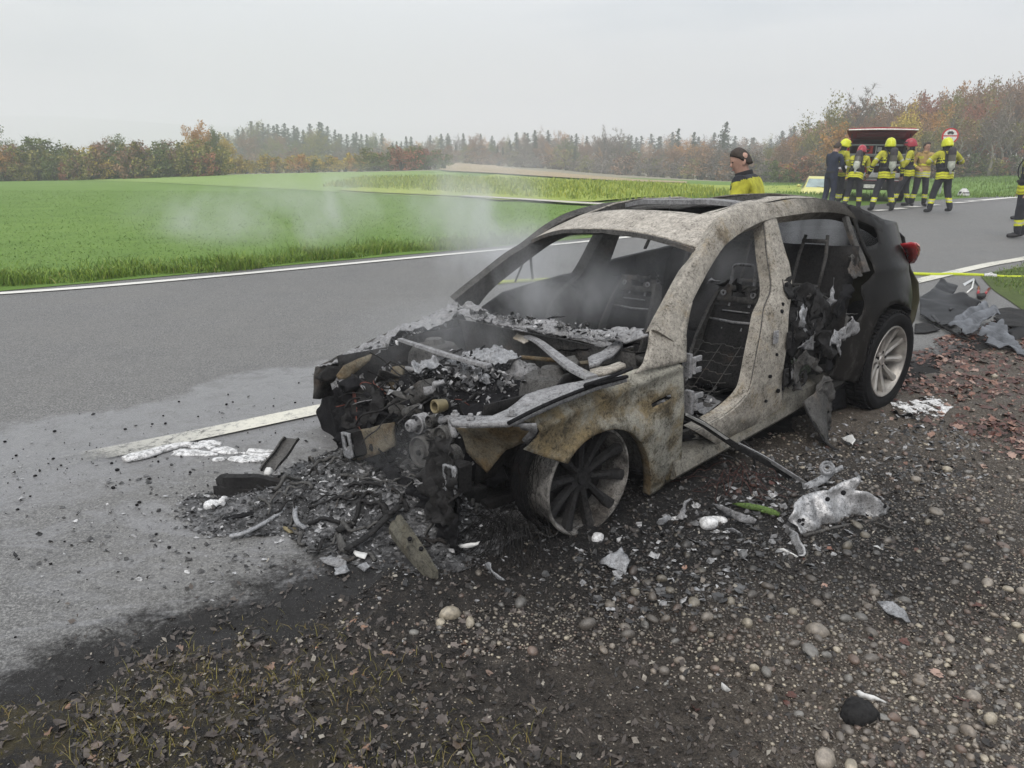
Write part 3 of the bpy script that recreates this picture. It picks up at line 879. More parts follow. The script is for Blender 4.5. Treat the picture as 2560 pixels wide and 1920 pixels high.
def mesh_of(mb, name, m):
    me = bpy.data.meshes.new(name); me.from_pydata(mb.v, [], mb.f); me.materials.append(m)
    me.polygons.foreach_set('use_smooth', [True] * len(mb.f)); return me

def make_broadleaf(seed, leaves, twigs, spread=.30, first=.28, card=.020, bare_top=0.0):
    """unit-height tree: trunk and limbs in one mesh, leaves and twigs in the other"""
    g = random.Random(seed); mb = MB(); lf = Leafs(); tips = []
    H = .62 + g.uniform(-.05, .08)
    tr = [Vector((0, 0, -.02))]
    for i in range(1, 7): tr.append(Vector((g.uniform(-.012, .012) * i, g.uniform(-.012, .012) * i, H * i / 6)))
    mb.tube(tr, [.022 * (1 - .7 * i / 6) for i in range(7)], 7)
    def grow(p, d, L, r, lev):
        pts = [p]; q = p.copy(); dd = d.copy()
        for i in range(3):
            dd = (dd + Vector((g.uniform(-.25, .25), g.uniform(-.25, .25), g.uniform(-.05, .22)))).normalized(); q = q + dd * L / 3; pts.append(q.copy())
        mb.tube(pts, [r, r * .75, r * .5, r * .28], 4 if lev else 5, cap=False)
        if lev >= 2: tips.append((q, dd, L)); tips.append((pts[2], dd, L)); return
        for k in range(3 if lev == 0 else 3):
            nd = (dd * .7 + Vector((g.gauss(0, .6), g.gauss(0, .6), g.uniform(-.15, .6)))).normalized()
            grow(pts[1 + k % 3], nd, L * .62, r * .45, lev + 1)
    for k in range(11):
        f = first + (1 - first) * (k + g.random() * .6) / 11; z = H * f
        i = min(5, int(f * 6)); p = tr[i].lerp(tr[i + 1], f * 6 - i) if i < 6 else tr[6]
        a = k * 2.4 + g.uniform(-.4, .4); el = .35 + .7 * f
        grow(p, Vector((math.cos(a), math.sin(a), el)).normalized(), spread * (1.15 - .55 * abs(f - .45)), .009 * (1.2 - .6 * f), 0)
    grow(tr[6], Vector((g.uniform(-.2, .2), g.uniform(-.2, .2), 1)).normalized(), .30, .007, 0)
    for (p, d, L) in tips:
        tn = g.random()
        if twigs:
            for _ in range(twigs):
                e = p + Vector((g.gauss(0, 1), g.gauss(0, 1), g.gauss(.35, .8))) * .035
                lf.twig(p - d * L * .3 * g.random(), e, .0016, g.random())
        for _ in range(leaves):
            if g.random() < bare_top * max(0, p.z - .6): continue
            q = p + Vector((g.gauss(0, 1), g.gauss(0, 1), g.gauss(0, .8))) * .042
            lf.card(q, card * g.uniform(.6, 1.3), g, min(1, max(0, tn * .55 + g.random() * .45)))
    zs = max(v[2] for v in lf.v) if lf.v else 1
    mb.v = [(a / zs, b / zs, c / zs) for a, b, c in mb.v]; lf.v = [(a / zs, b / zs, c / zs) for a, b, c in lf.v]
    return mb, lf

def make_conifer(seed, base=.16, wid=.20, gap=.0):
    g = random.Random(seed); mb = MB(); lf = Leafs()
    mb.tube([Vector((0, 0, -.02)), Vector((.004, 0, .5)), Vector((0, 0, .99))], [.014, .009, .001], 6)
    z = base
    while z < .985:
        f = (z - base) / (1 - base); L = wid * (1 - f) ** .85 * g.uniform(.7, 1.15) + .012
        for k in range(6 if f < .8 else 4):
            a = g.uniform(0, 6.28)
            if g.random() < gap: continue
            Lk = L * g.uniform(.65, 1.1); tn = g.random(); m = max(2, int(Lk / .022))
            for j in range(m):
                u = (j + .6) / m; p = Vector((math.cos(a) * Lk * u, math.sin(a) * Lk * u, z - .10 * Lk - .35 * Lk * u * u))
                for _ in range(2):
                    lf.card(p + Vector((g.gauss(0, .008), g.gauss(0, .008), g.gauss(0, .006))), (.021 - .008 * u) * g.uniform(.7, 1.2), g, .6 * tn + .4 * g.random(), .6)
        z += .030 * (1.15 - .5 * f)
    return mb, lf

def make_shrub(seed, leaves=9, card=.040):
    g = random.Random(seed); mb = MB(); lf = Leafs(); cl = []
    for k in range(9):
        a = g.uniform(0, 6.28); e = Vector((math.cos(a) * g.uniform(.08, .42), math.sin(a) * g.uniform(.08, .42), g.uniform(.45, .86)))
        m = Vector((e.x * .35, e.y * .35, e.z * .5)); mb.tube([Vector((e.x * .12, e.y * .12, -.03)), m, e], [.016, .010, .004], 5)
        cl.append(e); cl.append(m.lerp(e, .55)); cl.append(m + Vector((g.gauss(0, .14), g.gauss(0, .14), g.uniform(-.3, .0))))
        cl.append(Vector((e.x * 1.1, e.y * 1.1, e.z * .45)))
    for c in cl:
        tn = g.random()
        for _ in range(leaves * 3):
            d = Vector((g.gauss(0, 1), g.gauss(0, 1), g.gauss(0, 1))).normalized() * (.115 * g.random() ** .5)
            p = c + d
            if p.z < .01: p.z = .01 + .05 * g.random()
            lf.card(p, card * g.uniform(.45, 1.0), g, min(1, tn * .5 + .5 * g.random()))
        for _ in range(3): lf.twig(c, c + Vector((g.gauss(0, .1), g.gauss(0, .1), g.uniform(.05, .2))), .004, g.random())
    zs = max(v[2] for v in lf.v)
    mb.v = [(a / zs, b / zs, c / zs) for a, b, c in mb.v]; lf.v = [(a / zs, b / zs, c / zs) for a, b, c in lf.v]
    return mb, lf

PRO = {}
def proto_tree(key, mk, bark):
    mb, lf = mk; PRO[key] = (mesh_of(mb, 'trunk', M[bark]), lf.mesh('crown', FOL['twig']))
for k in range(3):
    proto_tree(('conifer', k), make_conifer(10 + k, .12 + .08 * k, .20 + .03 * k, .08), 'bark')
    proto_tree(('leafy', k), make_broadleaf(30 + k, 15, 1, .31, .18, .019), 'bark')
    proto_tree(('thin', k), make_broadleaf(40 + k, 7, 4, .28, .28, .016, .6), 'bark')
    proto_tree(('bare', k), make_broadleaf(50 + k, 0, 16, .30, .30), 'bark')
    proto_tree(('shrub', k), make_shrub(60 + k), 'bark')
proto_tree(('slim', 0), make_broadleaf(71, 2, 5, .17, .45, .015, .5), 'bark_pale')
proto_tree(('slim', 1), make_broadleaf(72, 3, 4, .19, .50, .015, .5), 'bark_pale')
proto_tree(('snag', 0), make_broadleaf(77, 0, 1, .16, .35), 'bark')

NAMES = {'conifer': 'spruce_tree', 'leafy': 'broadleaf_tree', 'thin': 'thinning_tree', 'bare': 'bare_tree', 'shrub': 'hedge_shrub', 'slim': 'slender_beech', 'snag': 'dead_tree'}
def plant(kind, k, x, y, h, fol, label, group, cat='tree', wide=1.0, zoff=0.0):
    tm, cm = PRO[(kind, k)]
    r = empty(NAMES[kind], (x, y, Ht(x, y) + zoff), g.uniform(0, 6.28)); r.scale = (h * wide, h * wide, h)
    a = link(bpy.data.objects.new('trunk', tm), r)
    c = link(bpy.data.objects.new('crown', cm), r)
    c.material_slots[0].link = 'OBJECT'; c.material_slots[0].material = FOL[fol]
    return tag(r, label, cat, group)

g = random.Random(77)
# --- hedge along the far side of the meadow; the ones that stand out have labels of their own
def T_(P, kind, k, fol, label=None, group=None, wide=1.0, cat='tree'):
    h = P[2] - Ht(P[0], P[1]); plant(kind, k, P[0], P[1], h, fol, label, group, cat, wide)
T_((-43.041,66,3.421), 'thin', 0, 'green', 'dark tree with thin leaves at the left edge of the picture', wide=1.2)
T_((-40.63,62,1.788), 'leafy', 1, 'orange', 'orange leaved tree at the left edge under the dark thin tree', wide=1.2)
T_((-39.966,64,1.367), 'leafy', 2, 'red', 'reddish bush tree second from the left end of the hedge', wide=1.3)
T_((-40.962,68,2.887), 'snag', 0, 'twig', 'leafless dead snag sticking out above the hedge', wide=.8)
T_((-37.047,70,2.563), 'leafy', 0, 'brown', 'small brownish tree above the hedge, left of the paired green trees', wide=1.0)
T_((-36.54,71,2.741), 'thin', 1, 'olive', 'narrow olive tree of a pair standing above the hedge', wide=.9)
T_((-35.854,71,2.825), 'leafy', 2, 'green', 'dull green round tree of a pair standing above the hedge', wide=1.0)
T_((-31.924,66,2.204), 'leafy', 0, 'red', 'rusty red round tree in the hedge with a visible short trunk', wide=1.25)
T_((-32.682,72,2.299), 'thin', 2, 'olive', 'thin olive tree right of the rusty red tree', wide=1.0)
T_((-32.818,75,2.498), 'thin', 0, 'brown', 'thin brown tree left of the tall orange tree', wide=1.0)
T_((-28.596,68,2.668), 'leafy', 1, 'yellow', 'yellow lower tree leaning on the tall orange tree', wide=1.0)
T_((-28.522,70,4.068), 'leafy', 2, 'orange', 'tallest orange and yellow tree at the right end of the hedge', wide=.75)
T_((-29.369,76,3.769), 'leafy', 0, 'green', 'tall dull green tree right of the tallest orange tree', wide=.8)
T_((-28.976,78,3.133), 'leafy', 1, 'yellow', 'small yellow tree beside the tall dull green tree', wide=.9)
T_((-14.93,82,1.461), 'leafy', 1, 'red', 'first reddish tree at the right end of the yellow hedge', wide=1.2)
T_((-11.07,80,1.947), 'leafy', 2, 'red', 'tallest rusty red tree at the right end of the yellow hedge', wide=1.3)
T_((-8.639,79,1.647), 'leafy', 0, 'red', 'rightmost rusty red tree ending the yellow hedge', wide=1.3)
hedge = ['green', 'olive', 'green', 'brown', 'green', 'olive', 'yellow', 'green', 'red', 'olive']
for i in range(62):
    fx = -154 + 615 * (i + g.uniform(-.4, .4)) / 61; D = g.uniform(62, 67); fol = hedge[i % 10] if g.random() < .8 else g.choice(hedge)
    az = (fx * 1.15732 - 1280) / 1854.3 * .953; x, y = az * D, D
    plant('shrub', i % 3, x, y, g.uniform(1.5, 3.3) * (1.15 if fx < 120 else 1), fol, 'dense mixed shrub of the long hedge at the left end of the meadow', 'shrubs of the left hedge', 'shrub', 1.25)
for i in range(42):
    fx = 450 + 500 * (i + g.uniform(-.4, .4)) / 41; D = g.uniform(76, 80); fol = g.choice(['yellow', 'yellow', 'olive', 'green', 'yellow', 'orange']) if fx < 790 else g.choice(['green', 'red', 'green', 'olive'])
    az = (fx * 1.15732 - 1280) / 1854.3 * .953; x, y = az * D, D
    plant('shrub', i % 3, x, y, g.uniform(1.3, 2.1) * (1.25 if fx > 780 else 1), fol, 'low yellowing shrub of the hedge in the middle distance', 'shrubs of the middle hedge', 'shrub', 1.5)
# --- the wood along the horizon
SIL = [(430, 292), (470, 285), (520, 274), (545, 258), (575, 266), (600, 262), (625, 272), (650, 270), (690, 265), (720, 278), (745, 288), (790, 280), (830, 290), (850, 300), (890, 295), (940, 292), (1000, 287), (1030, 286), (1060, 294), (1100, 290), (1140, 284), (1170, 272), (1200, 280), (1250, 290), (1320, 292), (1400, 292), (1450, 284), (1500, 292), (1540, 284), (1600, 296), (1660, 294), (1700, 275), (1730, 270), (1760, 262), (1800, 246)]
def fD(fx, fy, D):
    u2 = -(fy * 1.15732 - 960) / 1854.3; x2 = (fx * 1.15732 - 1280) / 1854.3
    xx = x2 * math.cos(_r) - u2 * math.sin(_r); u = x2 * math.sin(_r) + u2 * math.cos(_r)
    dy = math.cos(_p) + u * math.sin(_p); dz = -math.sin(_p) + u * math.cos(_p)
    return xx / dy * D, D, 1.7748 + dz / dy * D
for i in range(130):                                  # back row
    fx = 432 + 1370 * (i + g.uniform(-.45, .45)) / 129; D = g.uniform(176, 205)
    P = fD(fx, lerp_t(SIL, fx) - 3 + abs(g.gauss(0, 7)), D); con = g.random() < (.72 if fx < 760 else .55 if fx < 1240 else .35)
    kind = 'conifer' if con else g.choice(['thin', 'thin', 'bare', 'leafy'])
    fol = 'conifer' if con else g.choice(['brown', 'twig', 'brown', 'olive', 'orange']) if kind != 'bare' else 'twig'
    plant(kind, i % 3, P[0], P[1], P[2] - Ht(P[0], P[1]), fol, {'conifer': 'hazy dark spruce in the far wood on the horizon', 'thin': 'hazy half bare brown tree in the far wood on the horizon', 'bare': 'hazy leafless grey tree in the far wood on the horizon', 'leafy': 'hazy brown leaved tree in the far wood on the horizon'}[kind], {'conifer': 'spruces of the far wood', 'thin': 'half bare trees of the far wood', 'bare': 'leafless trees of the far wood', 'leafy': 'leafy trees of the far wood'}[kind], wide=1.5 if con else .85)
for i in range(88):                                   # front row, lower and broader
    fx = 520 + 1240 * (i + g.uniform(-.45, .45)) / 87; D = g.uniform(150, 172) - 60 * sm(1100, 1700, fx)
    P = fD(fx, lerp_t(SIL, fx) + g.uniform(8, 36), D); kind = g.choice(['thin', 'leafy', 'thin', 'bare', 'conifer'] if fx < 1300 else ['thin', 'thin', 'bare', 'leafy'])
    fol = 'conifer' if kind == 'conifer' else 'twig' if kind == 'bare' else g.choice(['brown', 'olive', 'brown', 'twig', 'orange', 'green'])
    plant(kind, i % 3, P[0], P[1], P[2] - Ht(P[0], P[1]), fol, {'conifer': 'smaller spruce at the front edge of the far wood', 'thin': 'half bare tree at the front edge of the far wood', 'bare': 'leafless tree at the front edge of the far wood', 'leafy': 'brownish leafy tree at the front edge of the far wood'}[kind], {'conifer': 'spruces at the front of the far wood', 'thin': 'half bare trees at the front of the far wood', 'bare': 'leafless trees at the front of the far wood', 'leafy': 'leafy trees at the front of the far wood'}[kind], wide=1.35 if kind == 'conifer' else 1.0)
for i in range(70):                                   # undergrowth closing the foot of the wood
    fx = 500 + 1290 * (i + g.uniform(-.4, .4)) / 69; D = g.uniform(148, 156) - 62 * sm(1100, 1700, fx)
    x, y, _ = fD(fx, 370, D)
    plant('shrub', i % 3, x, y, g.uniform(2.4, 4.2), g.choice(['brown', 'twig', 'olive', 'twig', 'brown']), 'low brown undergrowth at the foot of the far wood', 'undergrowth of the far wood', 'shrub', 1.7)
T_((16.475,140,6.174), 'bare', 1, 'twig', 'wide leafless tree crown rising above the middle of the far wood', wide=1.1)
T_((19.211,140,5.881), 'bare', 2, 'twig', 'second leafless crown beside the wide leafless tree in the far wood', wide=1.0)
T_((35.087,130,6.286), 'conifer', 2, 'conifer', 'tall broad spruce standing clear above the wood left of the firefighters', wide=1.25)
T_((29.389,140,5.484), 'conifer', 0, 'conifer', 'pointed spruce left of the tall broad spruce', wide=1.1)
T_((32.246,140,4.879), 'conifer', 1, 'conifer', 'shorter spruce between the pointed and the broad spruce', wide=1.1)
# --- the wood on the right
SR = [(1690, 290), (1730, 275), (1770, 262), (1800, 240), (1850, 215), (1890, 205), (1950, 195), (2000, 192), (2060, 183), (2110, 170), (2160, 160), (2212, 150), (2260, 146), (2330, 140)]
for i in range(84):
    fx = 1690 + 840 * (i + g.uniform(-.45, .45)) / 83; D = g.uniform(84, 100) - 14 * sm(1750, 2200, fx)
    P = fD(fx, lerp_t(SR, fx) + abs(g.gauss(0, 8)), D); kind = g.choice(['leafy', 'thin', 'leafy', 'leafy', 'thin'])
    fol = g.choice(['brown', 'brown', 'red', 'orange', 'olive', 'brown', 'brown'])
    plant(kind, i % 3, P[0], P[1], P[2] - Ht(P[0], P[1]), fol, 'tall autumn brown tree in the back of the wood at the right', 'tall trees of the right wood', wide=.62 if fx > 1850 else .8)
for i in range(34):
    fx = 1700 + 600 * (i + g.uniform(-.45, .45)) / 33; D = g.uniform(66, 76)
    P = fD(fx, lerp_t(SR, fx) + g.uniform(30, 85), D); kind = g.choice(['leafy', 'thin', 'leafy', 'bare'])
    fol = g.choice(['yellow', 'orange', 'brown', 'olive', 'brown', 'red', 'olive']) if kind != 'bare' else 'twig'
    plant(kind, i % 3, P[0], P[1], P[2] - Ht(P[0], P[1]), fol, 'lower autumn tree at the front edge of the wood at the right' if kind != 'bare' else 'lower leafless tree at the front edge of the wood at the right', 'front trees of the right wood' if kind != 'bare' else 'leafless front trees of the right wood', wide=.7)
for i, (fx, fy) in enumerate(((2088, 205), (2120, 196), (2146, 178), (2172, 190), (2196, 172), (2206, 205), (2060, 225), (2018, 232))):
    P = fD(fx, fy, 62 + i % 3 * 2); plant('slim', i % 2, P[0], P[1], P[2] - Ht(P[0], P[1]), g.choice(['olive', 'twig', 'brown']), 'slender pale trunk at the edge of the right wood', 'slender pale trunks of the right wood')
for i in range(40):
    fx = 1690 + 800 * (i + g.uniform(-.4, .4)) / 39; D = 63
    x, y, _ = fD(fx, 360, D); plant('shrub', i % 3, x, y, g.uniform(1.4, 2.6), g.choice(['brown', 'olive', 'twig', 'red', 'green']), 'low brown bush at the foot of the wood at the right', 'bushes of the right wood', 'shrub', 1.6)
T_((30.416,76,7.478), 'thin', 1, 'olive', 'gnarled oak with few leaves against the sky, left of the right wood', wide=.95)
T_((34.619,80,8.4), 'bare', 0, 'twig', 'bare spreading crown against the sky beside the gnarled oak', wide=.9)
T_((31.885,64,5.751), 'leafy', 1, 'yellow', 'yellow green tree right behind the red fire van', wide=.75)
T_((25.397,60,3.921), 'leafy', 2, 'orange', 'orange tree with spreading branches left of the red fire van', wide=1.0)

# ================================================================== misty air
hb = MB(); hb.box((0, 0, 11), (4400, 4400, 112))
n = NT('haze'); n.n.remove(n.b)
pv = n.n.new('ShaderNodeVolumePrincipled'); pv.inputs['Color'].default_value = (.83, .835, .86, 1); pv.inputs['Density'].default_value = .0023
pv.inputs['Anisotropy'].default_value = .2
n.l.new(pv.outputs[0], n.out.inputs['Volume'])
tag(hb.build('haze', n.m), kind='stuff')

# ================================================================== the burnt car
def m_burnt(name, base, dark, rust, rust_amt, dark_amt, scale=1.0, rough=.75, metal=.0, fleck=(.48, .60), spec=.22, sootx=None, sootz=None):
    """fire-scaled sheet steel: pale oxide, rust bloom and soot mottled together"""
    n = NT(name); v = n.coord()
    big = n.noise(2.2 * scale, 7, .65, v, dist=.4); mid = n.noise(13 * scale, 7, .72, v, dist=.35); fine = n.noise(70, 4, .75, v); sp = n.voro(120, v)
    clus = n.noise(4.3 * scale, 5, .6, v, dist=.3); grit = n.noise(190, 2, .6, v)
    c = n.mix(n.step(mid, .3, .7), tuple(q * .66 for q in base), tuple(min(.8, q * 1.28) for q in base))
    c = n.mix(n.math('MULTIPLY', n.step(n.math('ADD', n.math('MULTIPLY', mid, .6), n.math('MULTIPLY', fine, .4)), .54, .64), .6), c, tuple(min(.8, q * 1.55) for q in base))
    rr = n.ramp(n.noise(3.1 * scale, 6, .7, v), [(.35, tuple(q * .5 for q in rust)), (.55, rust), (.75, tuple(min(.7, q * 1.45) for q in rust))])
    c = n.mix(n.math('MULTIPLY', n.step(n.math('ADD', big, n.math('MULTIPLY', mid, .35)), .78 - rust_amt * .22, .98 - rust_amt * .22), .75), c, rr)
    c = n.mix(n.math('MULTIPLY', n.step(n.math('ADD', n.math('MULTIPLY', clus, .5), n.math('MULTIPLY', mid, .5)), .62 - dark_amt * .25, .80 - dark_amt * .22), .85), c, dark)
    c = n.mix(n.math('MULTIPLY', n.math('MULTIPLY', n.step(fine, fleck[0] - .02, fleck[1] + .08), n.step(clus, .36, .60, .40, 1.0)), .88), c, tuple(q * .9 for q in dark))
    c = n.mix(n.math('MULTIPLY', n.step(grit, .42, .62), .30), c, tuple(q * 1.2 for q in dark))
    if sootx or sootz:      # soot that the fire left on the rear and along the sills
        p = n.sep(v); w = n.math('MULTIPLY', n.math('SUBTRACT', n.noise(3.5, 6, .7, v, dist=.5), .5), .9); k = None
        for ax, lim in ((0, sootx), (2, sootz)):
            if lim: q = n.step(n.math('ADD', p[ax], w), lim[0], lim[1], 0, lim[2]); k = q if k is None else n.math('MAXIMUM', k, q)
        c = n.mix(k, c, tuple(q * .5 for q in dark))
    n.bump(n.math('ADD', fine, n.math('MULTIPLY', mid, .8)), .45, .006)
    return n.set(c, n.step(fine, .3, .7, rough - .1, min(1, rough + .15)), metal, spec=spec)
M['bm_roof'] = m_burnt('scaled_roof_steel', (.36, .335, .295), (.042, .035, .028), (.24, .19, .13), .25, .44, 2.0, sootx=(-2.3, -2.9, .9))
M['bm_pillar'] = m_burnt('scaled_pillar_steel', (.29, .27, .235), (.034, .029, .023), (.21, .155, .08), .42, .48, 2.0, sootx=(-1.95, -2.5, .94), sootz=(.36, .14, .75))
M['bm_fender'] = m_burnt('scaled_fender_steel', (.29, .28, .24), (.020, .017, .012), (.175, .118, .038), .86, .68, 2.0, sootz=(.22, .02, .7))
M['bm_rust'] = m_burnt('rusted_apron_steel', (.13, .115, .085), (.022, .017, .012), (.12, .072, .024), .9, .5, 2.0)
M['bm_beam'] = m_burnt('olive_beam_steel', (.095, .09, .072), (.014, .0135, .012), (.075, .062, .036), .4, .5, 2.2)
M['bm_ash'] = m_burnt('ash_grey_metal', (.215, .215, .22), (.035, .035, .036), (.15, .135, .11), .1, .42, 2.4)
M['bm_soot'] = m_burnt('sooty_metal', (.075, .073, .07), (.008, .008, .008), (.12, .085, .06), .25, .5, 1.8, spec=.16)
M['bm_dark'] = m_burnt('charred_metal', (.018, .0175, .0175), (.003, .003, .0035), (.05, .036, .026), .2, .45, 2, spec=.16)
M['char'] = m_burnt('char', (.014, .014, .015), (.002, .002, .003), (.04, .036, .034), .12, .5, 2.5, .9, spec=.07)
M['ash'] = m_burnt('ash_flakes', (.20, .20, .205), (.016, .016, .0165), (.11, .105, .10), .3, .55, 3)
M['melt'] = m_burnt('melted_aluminium', (.25, .255, .265), (.025, .025, .026), (.15, .145, .135), .2, .46, 3, .5, .15)
M['bm_sill'] = m_burnt('sooty_sill_steel', (.15, .142, .122), (.012, .0115, .0105), (.11, .085, .045), .4, .60, 2.2, sootx=(-1.6, -2.3, .95))
M['alu'] = plain('bright_cast_aluminium', (.52, .51, .49), .42, .35, .15, 30, .1)
M['alu_white'] = plain('whitened_aluminium', (.46, .46, .45), .6, .1, .15, 20, .2)
M['rim'] = plain('silver_rim_paint', (.30, .285, .265), .35, .45, .25, 14)
M['rim_burnt'] = m_burnt('scorched_rim', (.24, .23, .215), (.010, .0095, .0095), (.09, .07, .052), .5, .86, 1.8)
M['rim_black'] = m_burnt('blackened_rim', (.022, .0215, .022), (.004, .004, .004), (.10, .09, .08), .15, .5, 2, spec=.12)
M['tyre'] = plain('tyre_rubber', (.008, .008, .0085), .8, 0, .3, 40, .3, .08)
M['brass'] = plain('burnt_brass_ring', (.15, .125, .07), .5, .3)
M['wire_red'] = plain('copper_red_wire', (.10, .028, .018), .6)
M['lens'] = plain('red_lamp_lens', (.22, .010, .014), .12, 0, .15, 30)
M['lens2'] = plain('pale_lamp_lens', (.62, .30, .28), .15, 0, .15, 30)
def m_quarter():
    n = NT('scorched_dark_paint'); v = n.coord(); p = n.sep(v)
    a = n.noise(2.6, 7, .65, v, dist=.5); b = n.noise(22, 6, .72, v)
    c = n.mix(n.step(a, .4, .62), (.004, .0036, .0033), (.0085, .0075, .0066))
    c = n.mix(n.math('MULTIPLY', n.step(n.math('ADD', n.math('MULTIPLY', a, .6), n.math('MULTIPLY', b, .4)), .54, .66), n.step(p[0], -3.3, -2.6)), c, (.032, .030, .028))
    dusty = n.math('MULTIPLY', n.step(p[0], -3.35, -3.75), n.step(p[2], 1.1, .6))
    c = n.mix(n.math('MULTIPLY', dusty, n.step(a, .25, .6, .4, .9)), c, (.06, .058, .035))
    n.bump(b, .12, .004)
    return n.set(c, n.math('ADD', n.step(p[0], -3.5, -2.6, .24, .6), n.math('MULTIPLY', b, .12)), spec=.09)
M['quarter'] = m_quarter()
def m_foam(name, hi, lo):
    n = NT(name); v = n.pos(); a = n.noise(38, 6, .7, v, dist=.5); b = n.noise(140, 4, .7, v)
    c = n.mix(n.step(n.math('ADD', n.math('MULTIPLY', a, .7), n.math('MULTIPLY', b, .3)), .40, .56), lo, hi); n.bump(n.math('ADD', a, b), .6, .01); return n.set(c, .75, spec=.2)
M['foam'] = m_foam('white_foam', (.62, .62, .62), (.30, .30, .30))
M['melt_white'] = m_foam('white_melted_plastic', (.58, .58, .58), (.20, .20, .20))

def m_flake():
    n = NT('ash_flake'); c = n.ramp(n.math('FRACT', n.math('ADD', n.attr('tint'), n.rnd())), [(0, (.012, .012, .013)), (.35, (.035, .035, .036)), (.55, (.10, .10, .102)), (.75, (.24, .24, .245)), (.92, (.34, .34, .345)), (1, (.46, .46, .46))])
    c = n.mix(n.step(n.noise(60, 4, .6, n.pos()), .4, .65, 0, .7), c, (.02, .02, .02)); return n.set(c, .6, spec=.4)
M['flake'] = m_flake()

CAR = empty('burnt_car', (-0.1952, 3.9153, -.054)); CAR.rotation_euler = (.06, 0, 3.8294)
tag(CAR, 'burnt out hatchback shell with no bonnet, glass or tyre at its front wheel', 'car')

def yside(x, z):
    T = [(0, .86), (.25, .90), (.45, .945), (.75, .945), (.85, .92), (1.45, .66), (1.6, .52)]
    b = lerp_t(T, z); r = 1.0
    if x < -3.0: r = 1 - .40 * ((-3.0 - x) / .95) ** 2
    if x > .3: r = 1 - .22 * ((x - .3) / .5) ** 2
    return b * max(r, .3)
def S3(p, off=0.0): return Vector((p[0], yside(p[0], p[1]) + off, p[1]))
def mir(P): return [Vector((p[0], -p[1], p[2])) for p in P]

def rail(name, outer, inner, depth, bulge, mats, n=36, parent=CAR, side=1, rough=.004, smooth_in=True):
    """hollow pillar section lofted between an outer and an inner edge line"""
    A = smooth_path(outer, n) if smooth_in else resample(outer, n); A = resample(A, n)
    B = resample(smooth_path(inner, n), n); secs = []
    for i, (a, b) in enumerate(zip(A, B)):
        w = b - a; t = (A[min(i + 1, n - 1)] - A[max(i - 1, 0)]).normalized(); nn = w.cross(t).normalized()
        if nn.y * side < 0: nn = -nn
        j = rough * nz3(a.x * 9, a.y * 9 + side, a.z * 9); d = nn * depth; q = lambda f, h: a + w * f + nn * (bulge * h + j)
        secs.append([a - d * .8, q(0, 0), q(.10, .75), q(.3, 1.1), q(.55, 1.1), q(.82, .75), q(1, 0), b - d, b - d * 1.05 + w * -.25])
    mb = MB(); mb.loft(secs); return mb.build(name, mats, parent, auto=24)

def sheet3(name, pts, m, parent=None, amp=.01, step=.03, jag=.006, thick=.003, holes=(), fq=9.0, seed=0.0, build=True, mb=None):
    """crumpled sheet spanned by a 3D outline"""
    P = [Vector(p) for p in pts]; c = sum(P, Vector()) / len(P); nn = Vector()
    for a, b in zip(P, P[1:] + P[:1]): nn += (a - c).cross(b - c)
    nn.normalize(); u = nn.orthogonal().normalized(); w = nn.cross(u)
    q = [((p - c).dot(u), (p - c).dot(w), (p - c).dot(nn)) for p in P]
    hs = [[((Vector(h) - c).dot(u), (Vector(h) - c).dot(w)) for h in hole] for hole in holes]
    def fn(x, y):
        sw = sh = 0
        for a, b, h in q:
            k = 1 / ((a - x) ** 2 + (b - y) ** 2 + 1e-5) ** 1.4; sw += k; sh += k * h
        h = sh / sw + amp * (1.4 * nz3(x * fq, y * fq, seed) + .7 * nz3(x * fq * 2.7, y * fq * 2.7, seed + 5))
        return c + u * x + w * y + nn * h
    v, f = panel([(a, b) for a, b, h in q], hs, step, fn, jag)
    own = mb is None; mb = mb or MB(); mb.add(v, f)
    return mb.build(name, m, parent, smooth=True, solid=thick) if own and build else mb

# ---- side frames: roof rail, pillars, sill (both sides alike)
out_rail = [(-1.68,1.587), (-.614,1.024), (-.858,1.186), (-.989,1.25), (-1.163,1.361), (-1.295,1.428), (-1.432,1.462), (-1.648,1.494), (-1.875,1.503), (-2.11,1.507), (-2.369,1.495), (-2.675,1.463), (-2.919,1.399), (-3.162,1.326)]
out_rail[0] = (-.476,.928)
in_rail = [(-.645,.81), (-.756,.967), (-.975,1.119), (-1.201,1.253), (-1.339,1.306), (-1.506,1.352), (-1.687,1.385), (-1.868,1.402), (-2.102,1.408), (-2.363,1.407), (-2.611,1.387), (-2.796,1.339), (-3,1.275), (-3.1,1.224)]
OR = [S3(p, -.015 if i > 4 else 0) for i, p in enumerate(out_rail)]; IR = [S3(p) for p in in_rail]
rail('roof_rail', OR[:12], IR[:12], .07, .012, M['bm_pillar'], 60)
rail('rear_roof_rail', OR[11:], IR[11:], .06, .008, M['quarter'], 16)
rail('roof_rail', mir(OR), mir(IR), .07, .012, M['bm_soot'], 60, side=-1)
bp_f = [(-1.718,1.38), (-1.705,1.324), (-1.657,1.21), (-1.621,1.089), (-1.574,.995), (-1.458,.911), (-1.384,.808), (-1.326,.669), (-1.282,.491), (-1.226,.424), (-1.117,.368), (-.968,.336), (-.82,.32)]
bp_r = [(-1.86,1.402), (-1.845,1.255), (-1.831,1.086), (-1.764,.958), (-1.666,.853), (-1.626,.689), (-1.599,.518), (-1.644,.342), (-1.702,.213), (-1.577,.165), (-1.34,.148), (-1.114,.141)]
BF_, BR_ = [S3(p, -.012) for p in bp_f], [S3(p, -.012) for p in bp_r]
o = rail('centre_pillar', BF_, BR_, .11, .009, M['bm_pillar'], 40)
